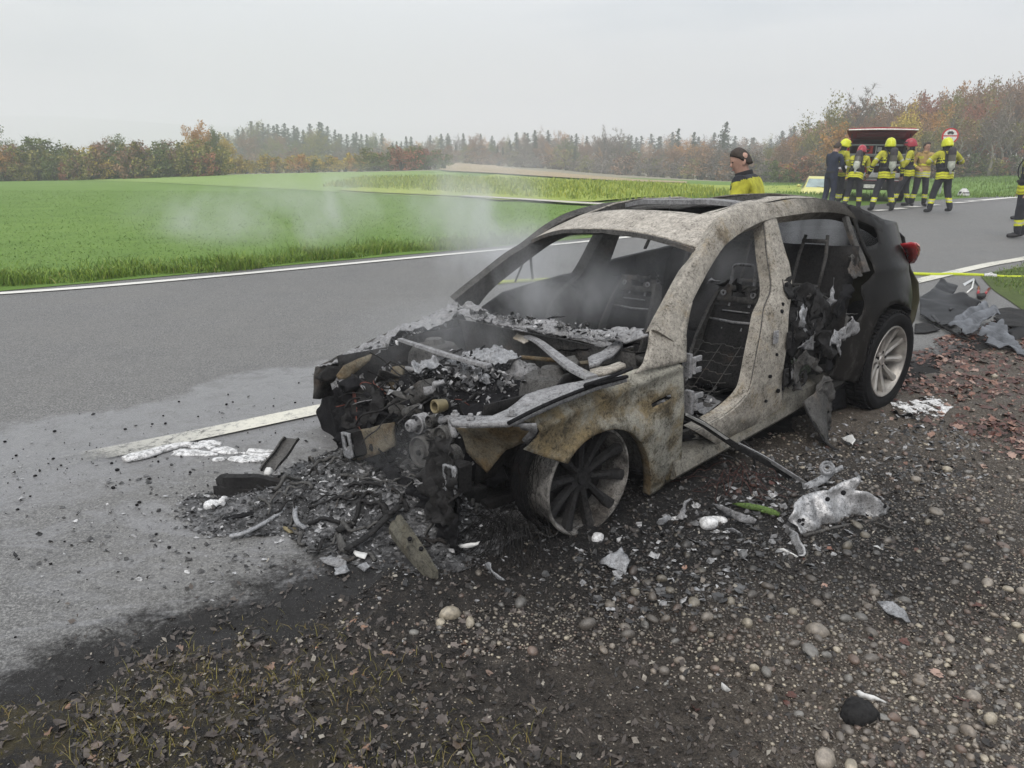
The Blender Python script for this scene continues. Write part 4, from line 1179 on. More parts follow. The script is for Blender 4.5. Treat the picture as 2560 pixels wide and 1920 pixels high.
for nm, px in (('striker_plate', (-1.47,.749)), ('hinge_plate', (-1.611,.709)), ('hinge_plate', (-1.603,.49))):
    mb = MB(); p = S3(px, .006); mb.box(p, (.045, .012, .075 if nm == 'striker_plate' else .10)); mb.box(p + Vector((0, .008, .01)), (.02, .014, .022)); mb.build(nm, M['bm_ash' if nm == 'striker_plate' else 'bm_dark'], o, bevel=.004)
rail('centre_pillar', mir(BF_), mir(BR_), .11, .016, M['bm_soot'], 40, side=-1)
cp_o = [(-2.743,1.349), (-2.756,1.193), (-2.79,1.095), (-2.804,.998)]
cp_i = [(-2.671,1.375), (-2.67,1.218), (-2.694,1.102), (-2.683,.999)]
CO_, CI_ = [S3(p, -.01) for p in cp_o], [S3(p, -.012) for p in cp_i]
rail('quarter_window_bar', CI_, [a.lerp(b, .7) for a, b in zip(CI_, CO_)], .03, .006, M['bm_soot'], 16); rail('quarter_window_bar', mir(CI_), mir(CO_), .03, .008, M['bm_dark'], 16, side=-1)

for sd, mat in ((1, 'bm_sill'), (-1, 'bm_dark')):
    secs = []
    for i in range(26):
        x = -.66 - 1.75 * i / 25; lo = lerp_t([(-2.4, .26), (-1.72, .18), (-1.22, .13), (-.66, .075)], x)
        hi = lo + lerp_t([(-2.4, .14), (-1.6, .17), (-1.35, .12), (-1.1, .10), (-.66, .12)], x); j = .004 * nz3(x * 8, 1)
        secs.append([Vector((x, sd * y, z)) for y, z in ((.80, lo), (.885 + j, lo + .005), (.905 + j, lo + .03), (.89, hi - .03), (.86, hi - .004), (.78, hi), (.70, hi - .02), (.70, lo + .02))])
    mb = MB(); mb.loft(secs); mb.build('sill', M[mat], CAR, auto=40)
# weld flanges and seams round the door openings
for sd, P in ((1, IR[:8]), (1, IR[7:12]), (1, BF_), (1, BR_)):
    mb = MB(); Q = [p + Vector((.0, -.012, 0)) for p in smooth_path(P, 44)]; mb.tube(Q, [.0032 + .001 * (i % 3 == 0) for i in range(44)], 5); mb.build('weld_flange', M['bm_soot'], CAR, smooth=True)
for px, r in (((-1.589,.879), .009), ((-1.501,.64), .007), ((-1.447,.519), .008), ((-1.557,.408), .010), ((-1.619,.916), .008), ((-1.715,1.013), .012), ((-1.447,.366), .007)):
    mb = MB(); c = S3(px, .004); mb.lathe([(0, .003), (r, .004), (r * 1.3, .002), (r * 1.3, -.01)], c, (0, 1, 0), 10); mb.build('body_hole', M['char'], o)
# cowl side: flare that carries the left roof rail down into the wing
flare = [(-.476,.928), (-.578,.951), (-.701,.992), (-.817,1.021), (-.766,.969), (-.687,.872), (-.655,.747), (-.502,.751), (-.384,.757), (-.257,.752), (-.34,.792), (-.412,.857)]
v, f = panel(flare, (), .025, lambda x, z: Vector((x, yside(x, z) + .010 - .35 * max(0, z - .80 + .18 * (x + .45)) * sm(-.75, -.35, x) + .003 * nz3(x * 12, z * 12), z)))
mb = MB(); mb.add(v, f); mb.build('cowl_side_panel', M['bm_pillar'], CAR, smooth=True, solid=.006)

# ---- front wings
crease = [(-.70, .735), (-.554, .726), (-.203, .689), (.138, .649), (.45, .60)]
def wing_y(x, z):
    zc = lerp_t(crease, x); y = yside(x, min(z, zc))
    y += .016 * math.exp(-((z - zc) / .02) ** 2) - (.55 * (z - zc) if z > zc else .09 * max(0, zc - z) * math.exp(-((z - zc) / .10) ** 2))
    d = math.hypot(x + .13, (z - .10) * 1.0); y += .016 * sm(.50, .44, d)
    y -= .018 * sm(-.5, -.66, x) * (1 - sm(.3, .7, z)) * .6
    return y + .0035 * nz3(x * 6, z * 6, 2) + .002 * nz3(x * 19, z * 19, 4)
wing = [(.416,.539), (.316,.483), (.189,.419), (.173,.43), (.141,.464), (.067,.502), (-.028,.52), (-.135,.512), (-.247,.463), (-.342,.375), (-.422,.254), (-.466,.132), (-.477,.039), (-.626,.056), (-.75,.074), (-.726,.221), (-.671,.44), (-.657,.6), (-.641,.71), (-.599,.748), (-.392,.763), (-.205,.757), (-.056,.75), (.083,.738), (.207,.724), (.318,.703), (.479,.667), (.37,.65), (.348,.628), (.344,.609), (.354,.578), (.387,.554)]
gill = [(-.398,.575), (-.41,.55), (-.484,.559), (-.56,.57), (-.554,.595), (-.47,.586)]
v, f = panel(wing, [gill], .022, lambda x, z: Vector((x, wing_y(x, z), z)), .0012)
mb = MB(); mb.add(v, f); wing_o = mb.build('front_wing', M['bm_fender'], CAR, smooth=True, solid=.006)
mb = MB(); gp = [S3(p, -.035) for p in gill]; mb.add(gp, [tuple(range(len(gp)))]); mb.build('gill_recess', M['char'], wing_o)
# lip that returns inward round the wheel arch
arch = [(.184,.42), (.141,.464), (.067,.502), (-.028,.52), (-.135,.512), (-.247,.463), (-.342,.375), (-.422,.254), (-.466,.132), (-.476,.043)]
A3 = smooth_path([(p[0], wing_y(*p), p[1]) for p in arch], 40); secs = [[a, Vector((a.x, a.y - .035, a.z)), Vector((a.x, a.y - .05, a.z + .006))] for a in A3]
mb = MB(); mb.grid(secs); mb.build('arch_lip', M['bm_rust'], wing_o, smooth=True, solid=.004)
# right wing, seen along its top edge
ridge = [(.565,-.8,.64), (.318,-.82,.698), (.054,-.83,.765), (-.225,-.84,.819), (-.508,-.85,.893)]
lowr = [(.60, -.80, .45), (.40, -.93, .40), (.25, -.95, .36), (.10, -.95, .55), (-.13, -.95, .62), (-.35, -.95, .50), (-.47, -.93, .2), (-.60, -.92, .06), (-.75, -.92, .1), (-.70, -.93, .60)]
sheet3('front_wing', [Vector(p) for p in ridge] + [Vector(p) for p in reversed(lowr)], M['bm_soot'], CAR, .006, .05, .003, .005)
inner = [(-.412,-.7,.858), (-.299,-.7,.792), (-.192,-.7,.765), (-.124,-.71,.792), (-.049,-.72,.778), (.017,-.73,.791), (.078,-.72,.751), (.136,-.7,.69), (.218,-.7,.668), (.245,-.72,.687), (.327,-.72,.647), (.39,-.73,.63), (.468,-.76,.647)]
sheet3('wing_top_flange', [Vector(p) for p in ridge] + [Vector(p) for p in inner], M['bm_ash'], CAR, .014, .016, .018, .003, fq=20)
sheet3('headlight_mount', [(.603,-.74,.588), (.505,-.76,.645), (.406,-.74,.613), (.385,-.74,.636), (.427,-.72,.594), (.492,-.72,.553), (.56,-.74,.562)], M['bm_dark'], CAR, .008, .025, .006, .006)
o = sheet3('side_carrier', [(.503,-.66,.601), (.452,-.66,.652), (.356,-.66,.675), (.268,-.66,.682), (.292,-.64,.654), (.372,-.64,.615), (.461,-.64,.57), (.5,-.65,.576)], M['bm_rust'], CAR, .006, .025, .002, .025)
sheet3('melted_edge', [(.544,-.66,.556), (.496,-.66,.582), (.425,-.62,.567), (.382,-.6,.536), (.421,-.6,.522), (.511,-.62,.536), (.539,-.64,.524)], M['ash'], o, .016, .02, .012, .012, fq=22)
sheet3('wheel_liner', [(.42,-1.065,.432), (.42,-.921,.483), (.46,-.729,.455), (.46,-.648,.347), (.46,-.699,.225), (.42,-.885,.122), (.4,-1.077,.084), (.38,-1.214,.141), (.38,-1.263,.201), (.4,-1.152,.329)], M['char'], CAR, .02, .03, .006, .008, fq=6)

# ---- left carrier rail along the engine bay, with bolt holes
railp = [(.677,.759,.7), (.633,.717,.7), (.623,.778,.705), (.544,.886,.705), (.459,.877,.71), (.373,.842,.72), (.295,.808,.73), (.222,.813,.74), (.146,.837,.75), (0,.903,.765), (-.137,.965,.785), (-.115,1.039,.785), (.044,1.002,.77), (.216,.997,.755), (.393,1,.735), (.555,1.006,.71), (.656,.904,.7), (.708,.825,.7)]
def hole2(cx, cy_, r): return [(cx + r * math.cos(k * .785), cy_ + r * math.sin(k * .785)) for k in range(8)]
h1, h2 = (.372,.909,.735), (.197,.926,.755)
def rz(x, y): return lerp_t([(-.25, .792), (0, .767), (.3, .735), (.5, .712), (.75, .70)], x) + .003 * nz3(x * 9, y * 9)
v, f = panel([(p[0], p[1]) for p in railp], [hole2(h1[0], h1[1], .013), hole2(h2[0], h2[1], .013)], .022, lambda x, y: Vector((x, y, rz(x, y))))
mb = MB(); mb.add(v, f); o = mb.build('carrier_rail', M['bm_ash'], CAR, smooth=True, solid=.02)
for px in ((.648,.763,.72), (.629,.848,.72), (.49,.95,.72)):
    mb = MB(); mb.lathe([(.0, .022), (.010, .022), (.012, .016), (.012, .010), (.019, .008), (.021, 0), (.0, -.004)], (px[0], px[1], rz(px[0], px[1]) + .002), (0, 0, 1), 10); mb.build('bolt', M['bm_ash'], o, auto=35)
# blackened strip of sealer between rail and wing
sp = [(.571,1.025,.715), (.404,1.012,.738), (.226,1.008,.758), (.052,1.011,.772), (-.103,1.049,.787), (.135,1.019,.785), (-.011,1.037,.8), (-.136,1.052,.82)]
mb = MB(); mb.tube(smooth_path(sp, 40), .009, 5); mb.build('melted_seal', M['char'], CAR, smooth=True)
sheet3('apron', [(.56,.601,.607), (.56,.77,.637), (.5,.945,.671), (.42,1.028,.665), (.42,.95,.578), (.45,.857,.532), (.48,.809,.463), (.5,.77,.402), (.52,.712,.447), (.54,.677,.491), (.55,.664,.565)], M['bm_rust'], CAR, .012, .03, .004, .006, fq=6)
sheet3('headlight_mount', [(.5,.964,.675), (.44,1.042,.683), (.42,1.027,.643), (.42,.959,.568), (.44,.945,.589), (.44,1.004,.648), (.48,.948,.651)], M['bm_ash'], CAR, .004, .03, .003, .012)

# ---- roof with the open sunroof, header and tail
def roof_pt(x, y):
    zc = lerp_t([(-3.95, 1.19), (-3.6, 1.30), (-3.2, 1.41), (-2.8, 1.50), (-2.4, 1.545), (-2.0, 1.555), (-1.7, 1.535), (-1.4, 1.475), (-1.2, 1.415), (-1.05, 1.36)], x)
    return Vector((x, y, zc + .012 - .075 * (abs(y) / .62) ** 2.4 + .004 * nz3(x * 4, y * 4, 6)))
def halfw(x): return lerp_t([(-3.95, .50), (-3.5, .56), (-2.9, .60), (-2.3, .60), (-1.8, .61), (-1.3, .655), (-1.05, .70)], x)
ro = [(-1.06, y) for y in np.linspace(-.70, .70, 9)]
ro = [(x + .07 * (1 - (abs(y) / .7) ** 2), y) for x, y in ro]
ro += [(x, halfw(x)) for x in (-1.2, -1.4, -1.7, -2.0, -2.3, -2.6, -2.8, -2.95)] + [(-2.95, y) for y in (.3, 0, -.3)] + [(x, -halfw(x)) for x in (-2.95, -2.8, -2.6, -2.3, -2.0, -1.7, -1.4, -1.2)]
so = [(-1.36, -.47), (-1.33, -.2), (-1.33, .2), (-1.37, .47), (-1.6, .52), (-2.0, .51), (-2.55, .49), (-2.66, .42), (-2.68, 0), (-2.66, -.42), (-2.55, -.49), (-2.0, -.51), (-1.6, -.52)]
v, f = panel(ro, [so], .05, roof_pt); mb = MB(); mb.add(v, f); roof = mb.build('roof', M['bm_roof'], CAR, smooth=True, solid=.012)
# recessed frame of the sunroof, its crossbar and the tray behind it
lo_ = smooth_path([roof_pt(x, y) - Vector((0, 0, .004)) for x, y in so], 60, True)
secs = []
for p in lo_ + lo_[:1]:
    c = Vector((-2.0, 0, 0)); d = Vector((c.x - p.x, c.y - p.y, 0)); d.normalize()
    secs.append([p - d * .012, p + d * .004, p + d * .010 - Vector((0, 0, .05)), p + d * .05 - Vector((0, 0, .058)), p + d * .055 - Vector((0, 0, .075)), p - d * .012 - Vector((0, 0, .075))])
mb = MB(); mb.loft(secs, cap=False); sf = mb.build('sunroof_frame', M['bm_soot'], CAR, auto=35)
mb = MB(); P = [roof_pt(-1.80 + .14 * (1 - (y / .49) ** 2), y) - Vector((0, 0, .035)) for y in np.linspace(-.49, .49, 15)]
mb.loft([[p + Vector((.03, 0, .012)), p + Vector((-.035, 0, .018)), p + Vector((-.04, 0, -.014)), p + Vector((.03, 0, -.018))] for p in P]); mb.build('crossbar', M['bm_ash'], sf, auto=35)
mb = MB(); mb.grid([[roof_pt(x, y) - Vector((0, 0, .10)) for y in np.linspace(-.50, .50, 5)] for x in np.linspace(-2.66, -2.25, 5)]); mb.build('shade_tray', M['bm_dark'], sf, smooth=True, solid=.012)
for yy, xx in ((-.5, -1.5), (.2, -1.34), (-.1, -1.79), (.35, -2.6)):
    P = roof_pt(xx, yy) - Vector((0, 0, .02)); mb = MB(); mb.tube([P, P + Vector((.004, .004, -.05)), P + Vector((.002, 0, -.09))], [.006, .004, .001], 5); mb.build('molten_drip', M['bm_ash'], sf, smooth=True)
# gutter between roof skin and roof rail
for sd in (1, -1):
    P = [roof_pt(x, sd * (halfw(x) + .004)) + Vector((0, 0, .004)) for x in np.linspace(-1.08, -2.9, 26)]
    mb = MB(); mb.tube(P, .007, 5); mb.build('roof_gutter', M['char'], roof, smooth=True)
# windscreen header: dark flange below the roof edge
P = [Vector((-1.045 + .07 * (1 - (abs(y) / .70) ** 2), y, roof_pt(-1.05, y).z)) for y in np.linspace(-.68, .69, 21)]
mb = MB(); mb.loft([[p + Vector((.012, 0, -.006)), p + Vector((.016, 0, -.03 + .008 * nz3(p.y * 9, 1))), p + Vector((-.07, 0, -.045)), p + Vector((-.08, 0, -.012))] for p in P]); mb.build('windscreen_header', M['bm_soot'], CAR, auto=35)
# tail: rear window frame, boot lid, rear end
mb = MB()
for i in range(9):
    pass
mb.grid([[roof_pt(x, y) for y in np.linspace(-halfw(x), halfw(x), 9)] for x in (-3.42, -3.5, -3.65, -3.8, -3.93)]); mb.build('boot_lid', M['quarter'], CAR, smooth=True, solid=.02)
for sd in (1, -1):
    mb = MB(); P = [roof_pt(x, sd * (halfw(x) - .04)) for x in np.linspace(-2.9, -3.46, 10)]
    mb.loft([[p + Vector((0, .05, .004)), p + Vector((0, -.05, .008)), p + Vector((0, -.05, -.03)), p + Vector((0, .05, -.03))] for p in P]); mb.build('rear_window_frame', M['bm_soot'], CAR, auto=35)
rear = [[Vector((x, y, z)) for y in np.linspace(-w, w, 9)] for x, w, z in ((-3.93, .50, 1.205), (-4.0, .55, 1.14), (-3.98, .60, 1.02), (-3.97, .66, .90), (-4.02, .72, .80), (-4.04, .74, .66), (-3.99, .74, .50), (-3.90, .72, .40))]
for r_ in rear:
    for p in r_: p.x += .16 * (abs(p.y) / .72) ** 3
mb = MB(); mb.grid(rear); mb.build('rear_bumper', M['quarter'], CAR, smooth=True, solid=.015)

# ---- rear quarters
def q_y(x, z):
    d = math.hypot(x + 2.98, (z - .34)); y = yside(x, z) + .018 * sm(.52, .43, d)
    zc = .99 + .04 * (x + 3.0); y += .012 * math.exp(-((z - zc) / .025) ** 2) - .05 * max(0, min(.12, zc - z)) * 1
    return y + .003 * nz3(x * 5, z * 5, 3)
quarter = [(-2.74,1.434), (-2.956,1.392), (-3.186,1.321), (-4.1,1.217), (-4.227,1.168), (-4.295,1.069), (-3.82, 1.06), (-3.84, .96), (-3.86, .84), (-3.86, .68), (-3.83, .52), (-3.74, .42), (-3.50, .40), (-4.35,.194), (-4.335,.327), (-3.265,.65), (-3.096,.732), (-2.966,.765), (-2.834,.755), (-2.718,.695), (-2.637,.587), (-2.588,.475), (-2.62,.344), (-2.66,.229), (-2.443,.294), (-2.263,.34), (-2.17,.382), (-2.219,.418), (-2.223,.51), (-2.239,.602), (-2.338,.626), (-2.481,.631), (-2.439,.697), (-2.519,.74), (-2.567,.814), (-2.554,.872), (-2.578,.92), (-2.709,.949), (-2.792,.987), (-2.803,1.055), (-2.764,1.116), (-2.743,1.261), (-2.743,1.349)]
qwin = [(-2.797,1.329), (-2.896,1.305), (-2.996,1.275), (-3.011,1.23), (-2.998,1.176), (-2.897,1.159), (-2.796,1.156), (-2.788,1.239)]
v, f = panel(quarter, [qwin], .03, lambda x, z: Vector((x, q_y(x, z), z)), .004)
mb = MB(); mb.add(v, f); mb.build('rear_quarter', M['quarter'], CAR, smooth=True, solid=.008)
mb = MB(); mb.add([Vector((p.x, -p.y, p.z)) for p in v], [tuple(reversed(k)) for k in f]); mb.build('rear_quarter', M['bm_soot'], CAR, smooth=True, solid=.008)
al = [(-4.35,.194), (-4.335,.327), (-3.265,.65), (-3.096,.732), (-2.966,.765), (-2.834,.755), (-2.718,.695), (-2.637,.587), (-2.588,.475), (-2.62,.344)]
A3 = smooth_path([(p[0], q_y(*p), p[1]) for p in al], 40)
mb = MB(); mb.grid([[a, Vector((a.x, a.y - .04, a.z)), Vector((a.x, a.y - .26, a.z - .005))] for a in A3]); mb.build('wheel_arch_liner', M['char'], CAR, smooth=True, solid=.004)
# tail lamps
for sd in (1, -1):
    mb = MB(); secs = []
    L = [(-3.44, .80, 1.145, .012), (-3.52, .79, 1.14, .03), (-3.62, .77, 1.125, .05), (-3.72, .735, 1.10, .066), (-3.80, .685, 1.075, .072), (-3.88, .58, 1.06, .068), (-3.93, .42, 1.05, .05)]
    for x, y, z, h in L: secs.append([Vector((x, sd * y, z)), Vector((x - .015, sd * (y + .015), z - h * .3)), Vector((x - .02, sd * (y + .02), z - h)), Vector((x - .0, sd * (y + .010), z - h * 1.7)), Vector((x + .05, sd * (y - .04), z - h * 1.8)), Vector((x + .05, sd * (y - .05), z - .01))])
    mb.loft(secs); o = mb.build('tail_lamp', M['lens'], CAR, smooth=True)
    mb = MB(); mb.loft([[q + Vector((-.004, sd * .004, 0)) for q in (s_[0], s_[1], s_[1] * .5 + s_[2] * .5)] for s_ in secs[1:5]], closed=False, cap=False); mb.build('lamp_strip', M['lens2'], o, smooth=True, solid=.003)

# ---- remains of the left rear door and torn skins hanging from the quarter
RD = [([(-2.487,.943), (-2.572,.926), (-2.543,.855), (-2.46,.845), (-2.401,.778), (-2.3,.736), (-2.251,.779), (-2.364,.874)], 'char', -.06), ([(-2.23,.604), (-2.49,.632), (-2.439,.697), (-2.356,.756), (-2.288,.699), (-2.129,.666), (-2.178,.584), (-2.248,.496)], 'bm_ash', .005),
      ([(-1.966,.709), (-2.125,.695), (-2.239,.602), (-2.232,.537), (-2.157,.492), (-2.062,.527), (-1.996,.622)], 'bm_dark', .0), ([(-2.091,.387), (-2.198,.326), (-2.27,.187), (-2.281,.08), (-2.279,-.005), (-2.157,.067), (-1.999,.185), (-1.913,.264), (-2.002,.325)], 'bm_soot', .03),
      ([(-1.777,.63), (-1.829,.603), (-1.783,.457), (-1.83,.361), (-1.767,.355), (-1.701,.463)], 'bm_soot', .0), ([(-1.797,.599), (-1.863,.597), (-2.072,.46), (-2.053,.424), (-1.786,.556)], 'bm_soot', -.02),
      ([(-1.771,.55), (-1.906,.536), (-2.021,.45), (-1.96,.403), (-1.822,.44)], 'green_char', -.06), ([(-2.14,.428), (-2.405,.326), (-2.6,.266), (-2.724,.022), (-2.513,.037), (-2.301,.117)], 'char', -.08),
      ([(-1.712,.864), (-1.788,.897), (-1.791,.854), (-1.773,.789), (-1.728,.773), (-1.711,.822)], 'melt', .02), ([(-2.085,.608), (-2.152,.691), (-2.258,.656), (-2.213,.597)], 'melt', .01),
      ([(-2.6,1.11), (-2.77,1.125), (-2.752,1.04), (-2.664,.973), (-2.559,.964), (-2.51,1.006)], 'bm_soot', -.03), ([(-1.697,1.048), (-1.774,1.058), (-1.761,.958), (-1.698,.932), (-1.667,.985)], 'bm_dark', .006)]
M['green_char'] = m_burnt('greenish_char', (.06, .075, .055), (.014, .016, .014), (.08, .075, .05), .3, .4, 2)
door = sheet3('rear_door_remains', [S3(p, -.09) for p in [(-1.746,.96), (-2.093,.983), (-2.306,.899), (-2.302,.726), (-2.188,.639), (-2.174,.431), (-2.029,.34), (-1.845,.299), (-1.726,.305), (-1.615,.515), (-1.641,.773)]], M['bm_dark'], CAR, .045, .026, .018, .006, fq=11)
for i, (pl, mt, off) in enumerate(RD): sheet3('torn_skin', [S3(p, off) for p in pl], M[mt], door, .020, .018, .012, .004, fq=17, seed=i * 3.1)
gg = random.Random(23)
RG = [(-1.772,.924), (-2.306,.899), (-2.291,.68), (-2.161,.463), (-1.837,.281), (-1.658,.551)]
for k in range(64):
    while True:
        x, z = gg.uniform(-2.6, -1.65), gg.uniform(.15, 1.05)
        if sum((RG[i][0] - x) * (RG[(i + 1) % 6][1] - z) - (RG[(i + 1) % 6][0] - x) * (RG[i][1] - z) > 0 for i in range(6)) in (0, 6): break
    c = S3((x, z), gg.uniform(-.14, .0)); r = .015 + .05 * gg.random() ** 2
    sheet3('door_scrap', [c + Vector((gg.gauss(0, r), gg.gauss(0, r * .4), gg.gauss(0, r * 1.4))) for _ in range(gg.choice([4, 5]))], M[gg.choice(['bm_dark', 'char', 'char', 'bm_soot', 'bm_dark', 'melt'])], door, .010, .014, .008, .003, fq=30, seed=k)
wires('door_wires', [S3((-2.0, .95), -.03), S3((-2.2, .80), -.03), S3((-1.9, .6), -.02), S3((-2.1, .45), -.02), S3((-2.35, .7), -.02)], M['bm_soot'], door, 22, .003, 9, L=.4) if False else None
# torn rocker trim curling down to the ground below the quarter
P0 = [S3(p, .01) for p in [(-2.166,.383), (-2.239,.214), (-2.281,.08)]] + [Vector((-2.143,.95,.164)), Vector((-2.107,.99,.033)), Vector((-2.039,1.02,-.002)), Vector((-2.021,1.12,-.049)), Vector((-1.964,1.06,.007)), Vector((-1.898,1.02,.119)), Vector((-1.816,.98,.241)), Vector((-1.83,.95,.279)), Vector((-1.978,.94,.322)), Vector((-2.07,.94,.408))]
sheet3('hanging_rocker_skin', P0, M['bm_soot'], CAR, .012, .03, .004, .006, fq=5)
mb = MB(); mb.tube(smooth_path([Vector((-1.794,.97,.29)), Vector((-1.809,1,.219)), Vector((-1.844,1.04,.127)), Vector((-1.906,1.08,.027)), Vector((-2.01,1.14,-.051))], 20), [.012] * 20, 6, flat=.5); mb.build('rocker_trim', M['bm_dark'], CAR, smooth=True)

# ---- cowl, firewall, floor, bay walls
cw_u = [(-.36,-.653,.878), (-.38,-.386,.877), (-.4,-.197,.869), (-.41,.095,.889), (-.42,.182,.898), (-.42,.347,.881), (-.43,.556,.89), (-.44,.7,.9), (-.45,.836,.923)]
cw_l = [(-.42,.9,.904), (-.4,.786,.862), (-.38,.584,.848), (-.36,.398,.845), (-.35,.186,.842), (-.33,-.044,.849), (-.31,-.324,.862), (-.3,-.552,.873)]
cowl = sheet3('cowl', [Vector(p) for p in cw_u + cw_l], M['bm_ash'], CAR, .009, .014, .010, .008, fq=18)
for px in ((-.3,-.313,.863), (-.31,-.161,.857), (-.32,-.019,.852), (-.33,.066,.848), (-.34,.224,.845), (-.35,.409,.849), (-.37,.589,.851)):
    mb = MB(); mb.lathe([(.004, -.004), (.011, -.004), (.011, .004), (.004, .004)], px, (1, 0, .3), 8, closed=True); mb.build('clip_eye', M['bm_ash'], cowl)
for k, pl in enumerate(([(-.4,-.684,.888), (-.44,-.617,.923), (-.44,-.516,.919), (-.4,-.479,.896), (-.38,-.57,.87)], [(-.38,-.514,.885), (-.4,-.367,.894), (-.43,-.481,.906), (-.42,-.529,.902)], [(-.42,.083,.882), (-.44,.16,.901), (-.44,.268,.893), (-.42,.392,.875), (-.4,.299,.866)], [(-.45,.568,.893), (-.48,.683,.915), (-.47,.828,.923), (-.44,.827,.898), (-.43,.71,.884)])):
    sheet3('peeling_flake', [Vector(p) for p in pl], M['bm_ash'], cowl, .014, .012, .010, .003, fq=28, seed=k)
mb = MB(); mb.grid([[Vector((-.44 - .10 * (1 - v_) + .02 * nz3(y * 5, v_ * 4), y, .12 + .68 * v_)) for v_ in np.linspace(0, 1, 8)] for y in np.linspace(-.74, .80, 18)]); mb.build('firewall', M['bm_soot'], CAR, smooth=True, solid=.01)
mb = MB(); mb.grid([[Vector((x, y, .10 - .05 * x + .07 * math.exp(-(y / .16) ** 2) + .012 * nz3(x * 5, y * 5))) for y in np.linspace(-.84, .84, 22)] for x in np.linspace(-.5, -3.5, 34)]); mb.build('floor_pan', M['char'], CAR, smooth=True, solid=.01)
for sd in (1, -1):
    mb = MB(); mb.grid([[Vector((x, sd * (.62 + .10 * v_ - .10 * math.exp(-((x + .05) / .25) ** 2) * (1 - v_)), (.30 + .10 * nz3(x * 9, sd) if x > .05 else .10) * (1 - v_) + .70 * v_ + (.05 if x < 0 else 0) * v_)) for v_ in np.linspace(0, 1, 9)] for x in np.linspace(.46, -.46, 16)]); mb.build('inner_wing', M['bm_dark'], CAR, smooth=True, solid=.008)
mb = MB(); mb.box((-.05, 0, .12), (.8, 1.1, .05)); mb.box((.34, 0, .16), (.08, 1.0, .09)); mb.build('front_subframe', M['bm_dark'], CAR, bevel=.01)
# suspension towers under the braces
for y, z in ((.52, .62), (-.56, .62)):
    mb = MB(); mb.lathe([(.17, 0), (.16, .06), (.13, .10), (.07, .11), (.05, .14), (.0, .14)], (-.12, y, z - .02), (0, 0, 1), 20); mb.build('strut_tower', M['bm_soot'], CAR, auto=35)
# braces across the bay
def strap(name, pts, w, m, par=CAR, th=.012):
    P = resample(smooth_path(pts, 20), 20); secs = []
    for i, p in enumerate(P):
        d = (P[min(i + 1, 19)] - P[max(i - 1, 0)]).normalized(); q = d.cross(Vector((0, 0, 1))).normalized(); ww = w if not isinstance(w, tuple) else w[0] + (w[1] - w[0]) * i / 19
        secs.append([p - q * ww / 2, p - q * ww * .4 + Vector((0, 0, th)), p + q * ww * .4 + Vector((0, 0, th)), p + q * ww / 2, p + q * ww / 2 - Vector((0, 0, .004)), p - q * ww / 2 - Vector((0, 0, .004))])
    mb = MB(); mb.loft(secs); return mb.build(name, m, par, auto=35)
b1 = strap('brace', [(.092,-.61,.755), (.122,-.289,.758), (.138,.023,.755), (.097,.287,.74)], (.035, .045), M['bm_ash'])
b2 = strap('brace', [(-.374,.034,.79), (-.325,.191,.79), (-.18,.514,.775), (-.093,.721,.765), (-.06,.872,.755)], (.04, .075), M['bm_ash'])
sheet3('brace_bracket', [(-.351,-.071,.775), (-.42,-.114,.785), (-.396,-.005,.79), (-.329,.1,.785), (-.286,.106,.78)], M['bm_pillar'], b2, .002, .02, .002, .006)
mb = MB(); mb.tube(smooth_path([(-.266,.107,.7), (-.309,.206,.7), (-.346,.297,.7), (-.375,.427,.7), (-.416,.507,.71)], 16), .013, 8); mb.build('coolant_pipe', M['bm_rust'], CAR, smooth=True)
# bonnet hinge at the left
hg = sheet3('bonnet_hinge', [(-.216,.687,.8), (-.335,.662,.81), (-.434,.648,.83), (-.498,.641,.85), (-.435,.718,.84), (-.329,.737,.8), (-.192,.781,.79), (-.146,.767,.785)], M['bm_ash'], CAR, .004, .02, .003, .02)
sheet3('hinge_leaf', [(-.183,.73,.765), (-.233,.799,.775), (-.298,.827,.79), (-.272,.887,.79), (-.138,.871,.765), (-.1,.823,.76)], M['bm_pillar'], hg, .003, .02, .002, .02)
sheet3('sensor_bracket', [(-.267,.464,.76), (-.312,.494,.765), (-.25,.59,.76), (-.156,.656,.75), (-.168,.58,.75)], M['bm_soot'], CAR, .008, .02, .004, .03)

# ---- engine
ENG = MB()
def blk(mb, c, sz, j, nu=7):
    """lumpy block"""
    n0 = len(mb.v); v, f = ICO[3]
    for p in v:
        q = Vector(p); s_ = 1 / max(abs(q.x), abs(q.y), abs(q.z)); q2 = q.lerp(q * s_, .72)
        k = 1 + j * nz3(q.x * 2.6 + c[0] * 9, q.y * 2.6 + c[1] * 9, q.z * 2.6)
        mb.v.append((c[0] + q2.x * sz[0] * k, c[1] + q2.y * sz[1] * k, c[2] + q2.z * sz[2] * k))
    for t in f: mb.f.append(tuple(n0 + i for i in t)); mb.m.append(0)
blk(ENG, (.05, .05, .36), (.34, .24, .26), .16); blk(ENG, (.12, -.16, .45), (.24, .14, .20), .25); blk(ENG, (.10, .27, .36), (.26, .14, .22), .25); blk(ENG, (-.25, .05, .42), (.2, .3, .2), .2)
eng = ENG.build('engine', M['char'], CAR, smooth=True)
sheet3('melted_cover', [(.323,-.1,.735), (.225,-.145,.735), (.099,-.12,.73), (.067,-.013,.725), (.04,.109,.7), (.028,.18,.67), (.024,.205,.63), (.072,.172,.645), (.081,.136,.6), (.075,.134,.55), (.093,.116,.55), (.111,.105,.6), (.131,.083,.64), (.14,.017,.67), (.207,-.02,.7), (.295,-.024,.715), (.348,-.029,.7)], M['melt'], eng, .030, .012, .016, .004, fq=22)
sheet3('melted_cover', [(.002,-.105,.72), (-.111,-.134,.735), (-.235,-.035,.745), (-.194,.133,.745), (-.177,.227,.73), (-.133,.181,.73), (-.057,.175,.71), (-.026,.074,.715)], M['melt'], eng, .022, .012, .016, .004, fq=24, seed=4)
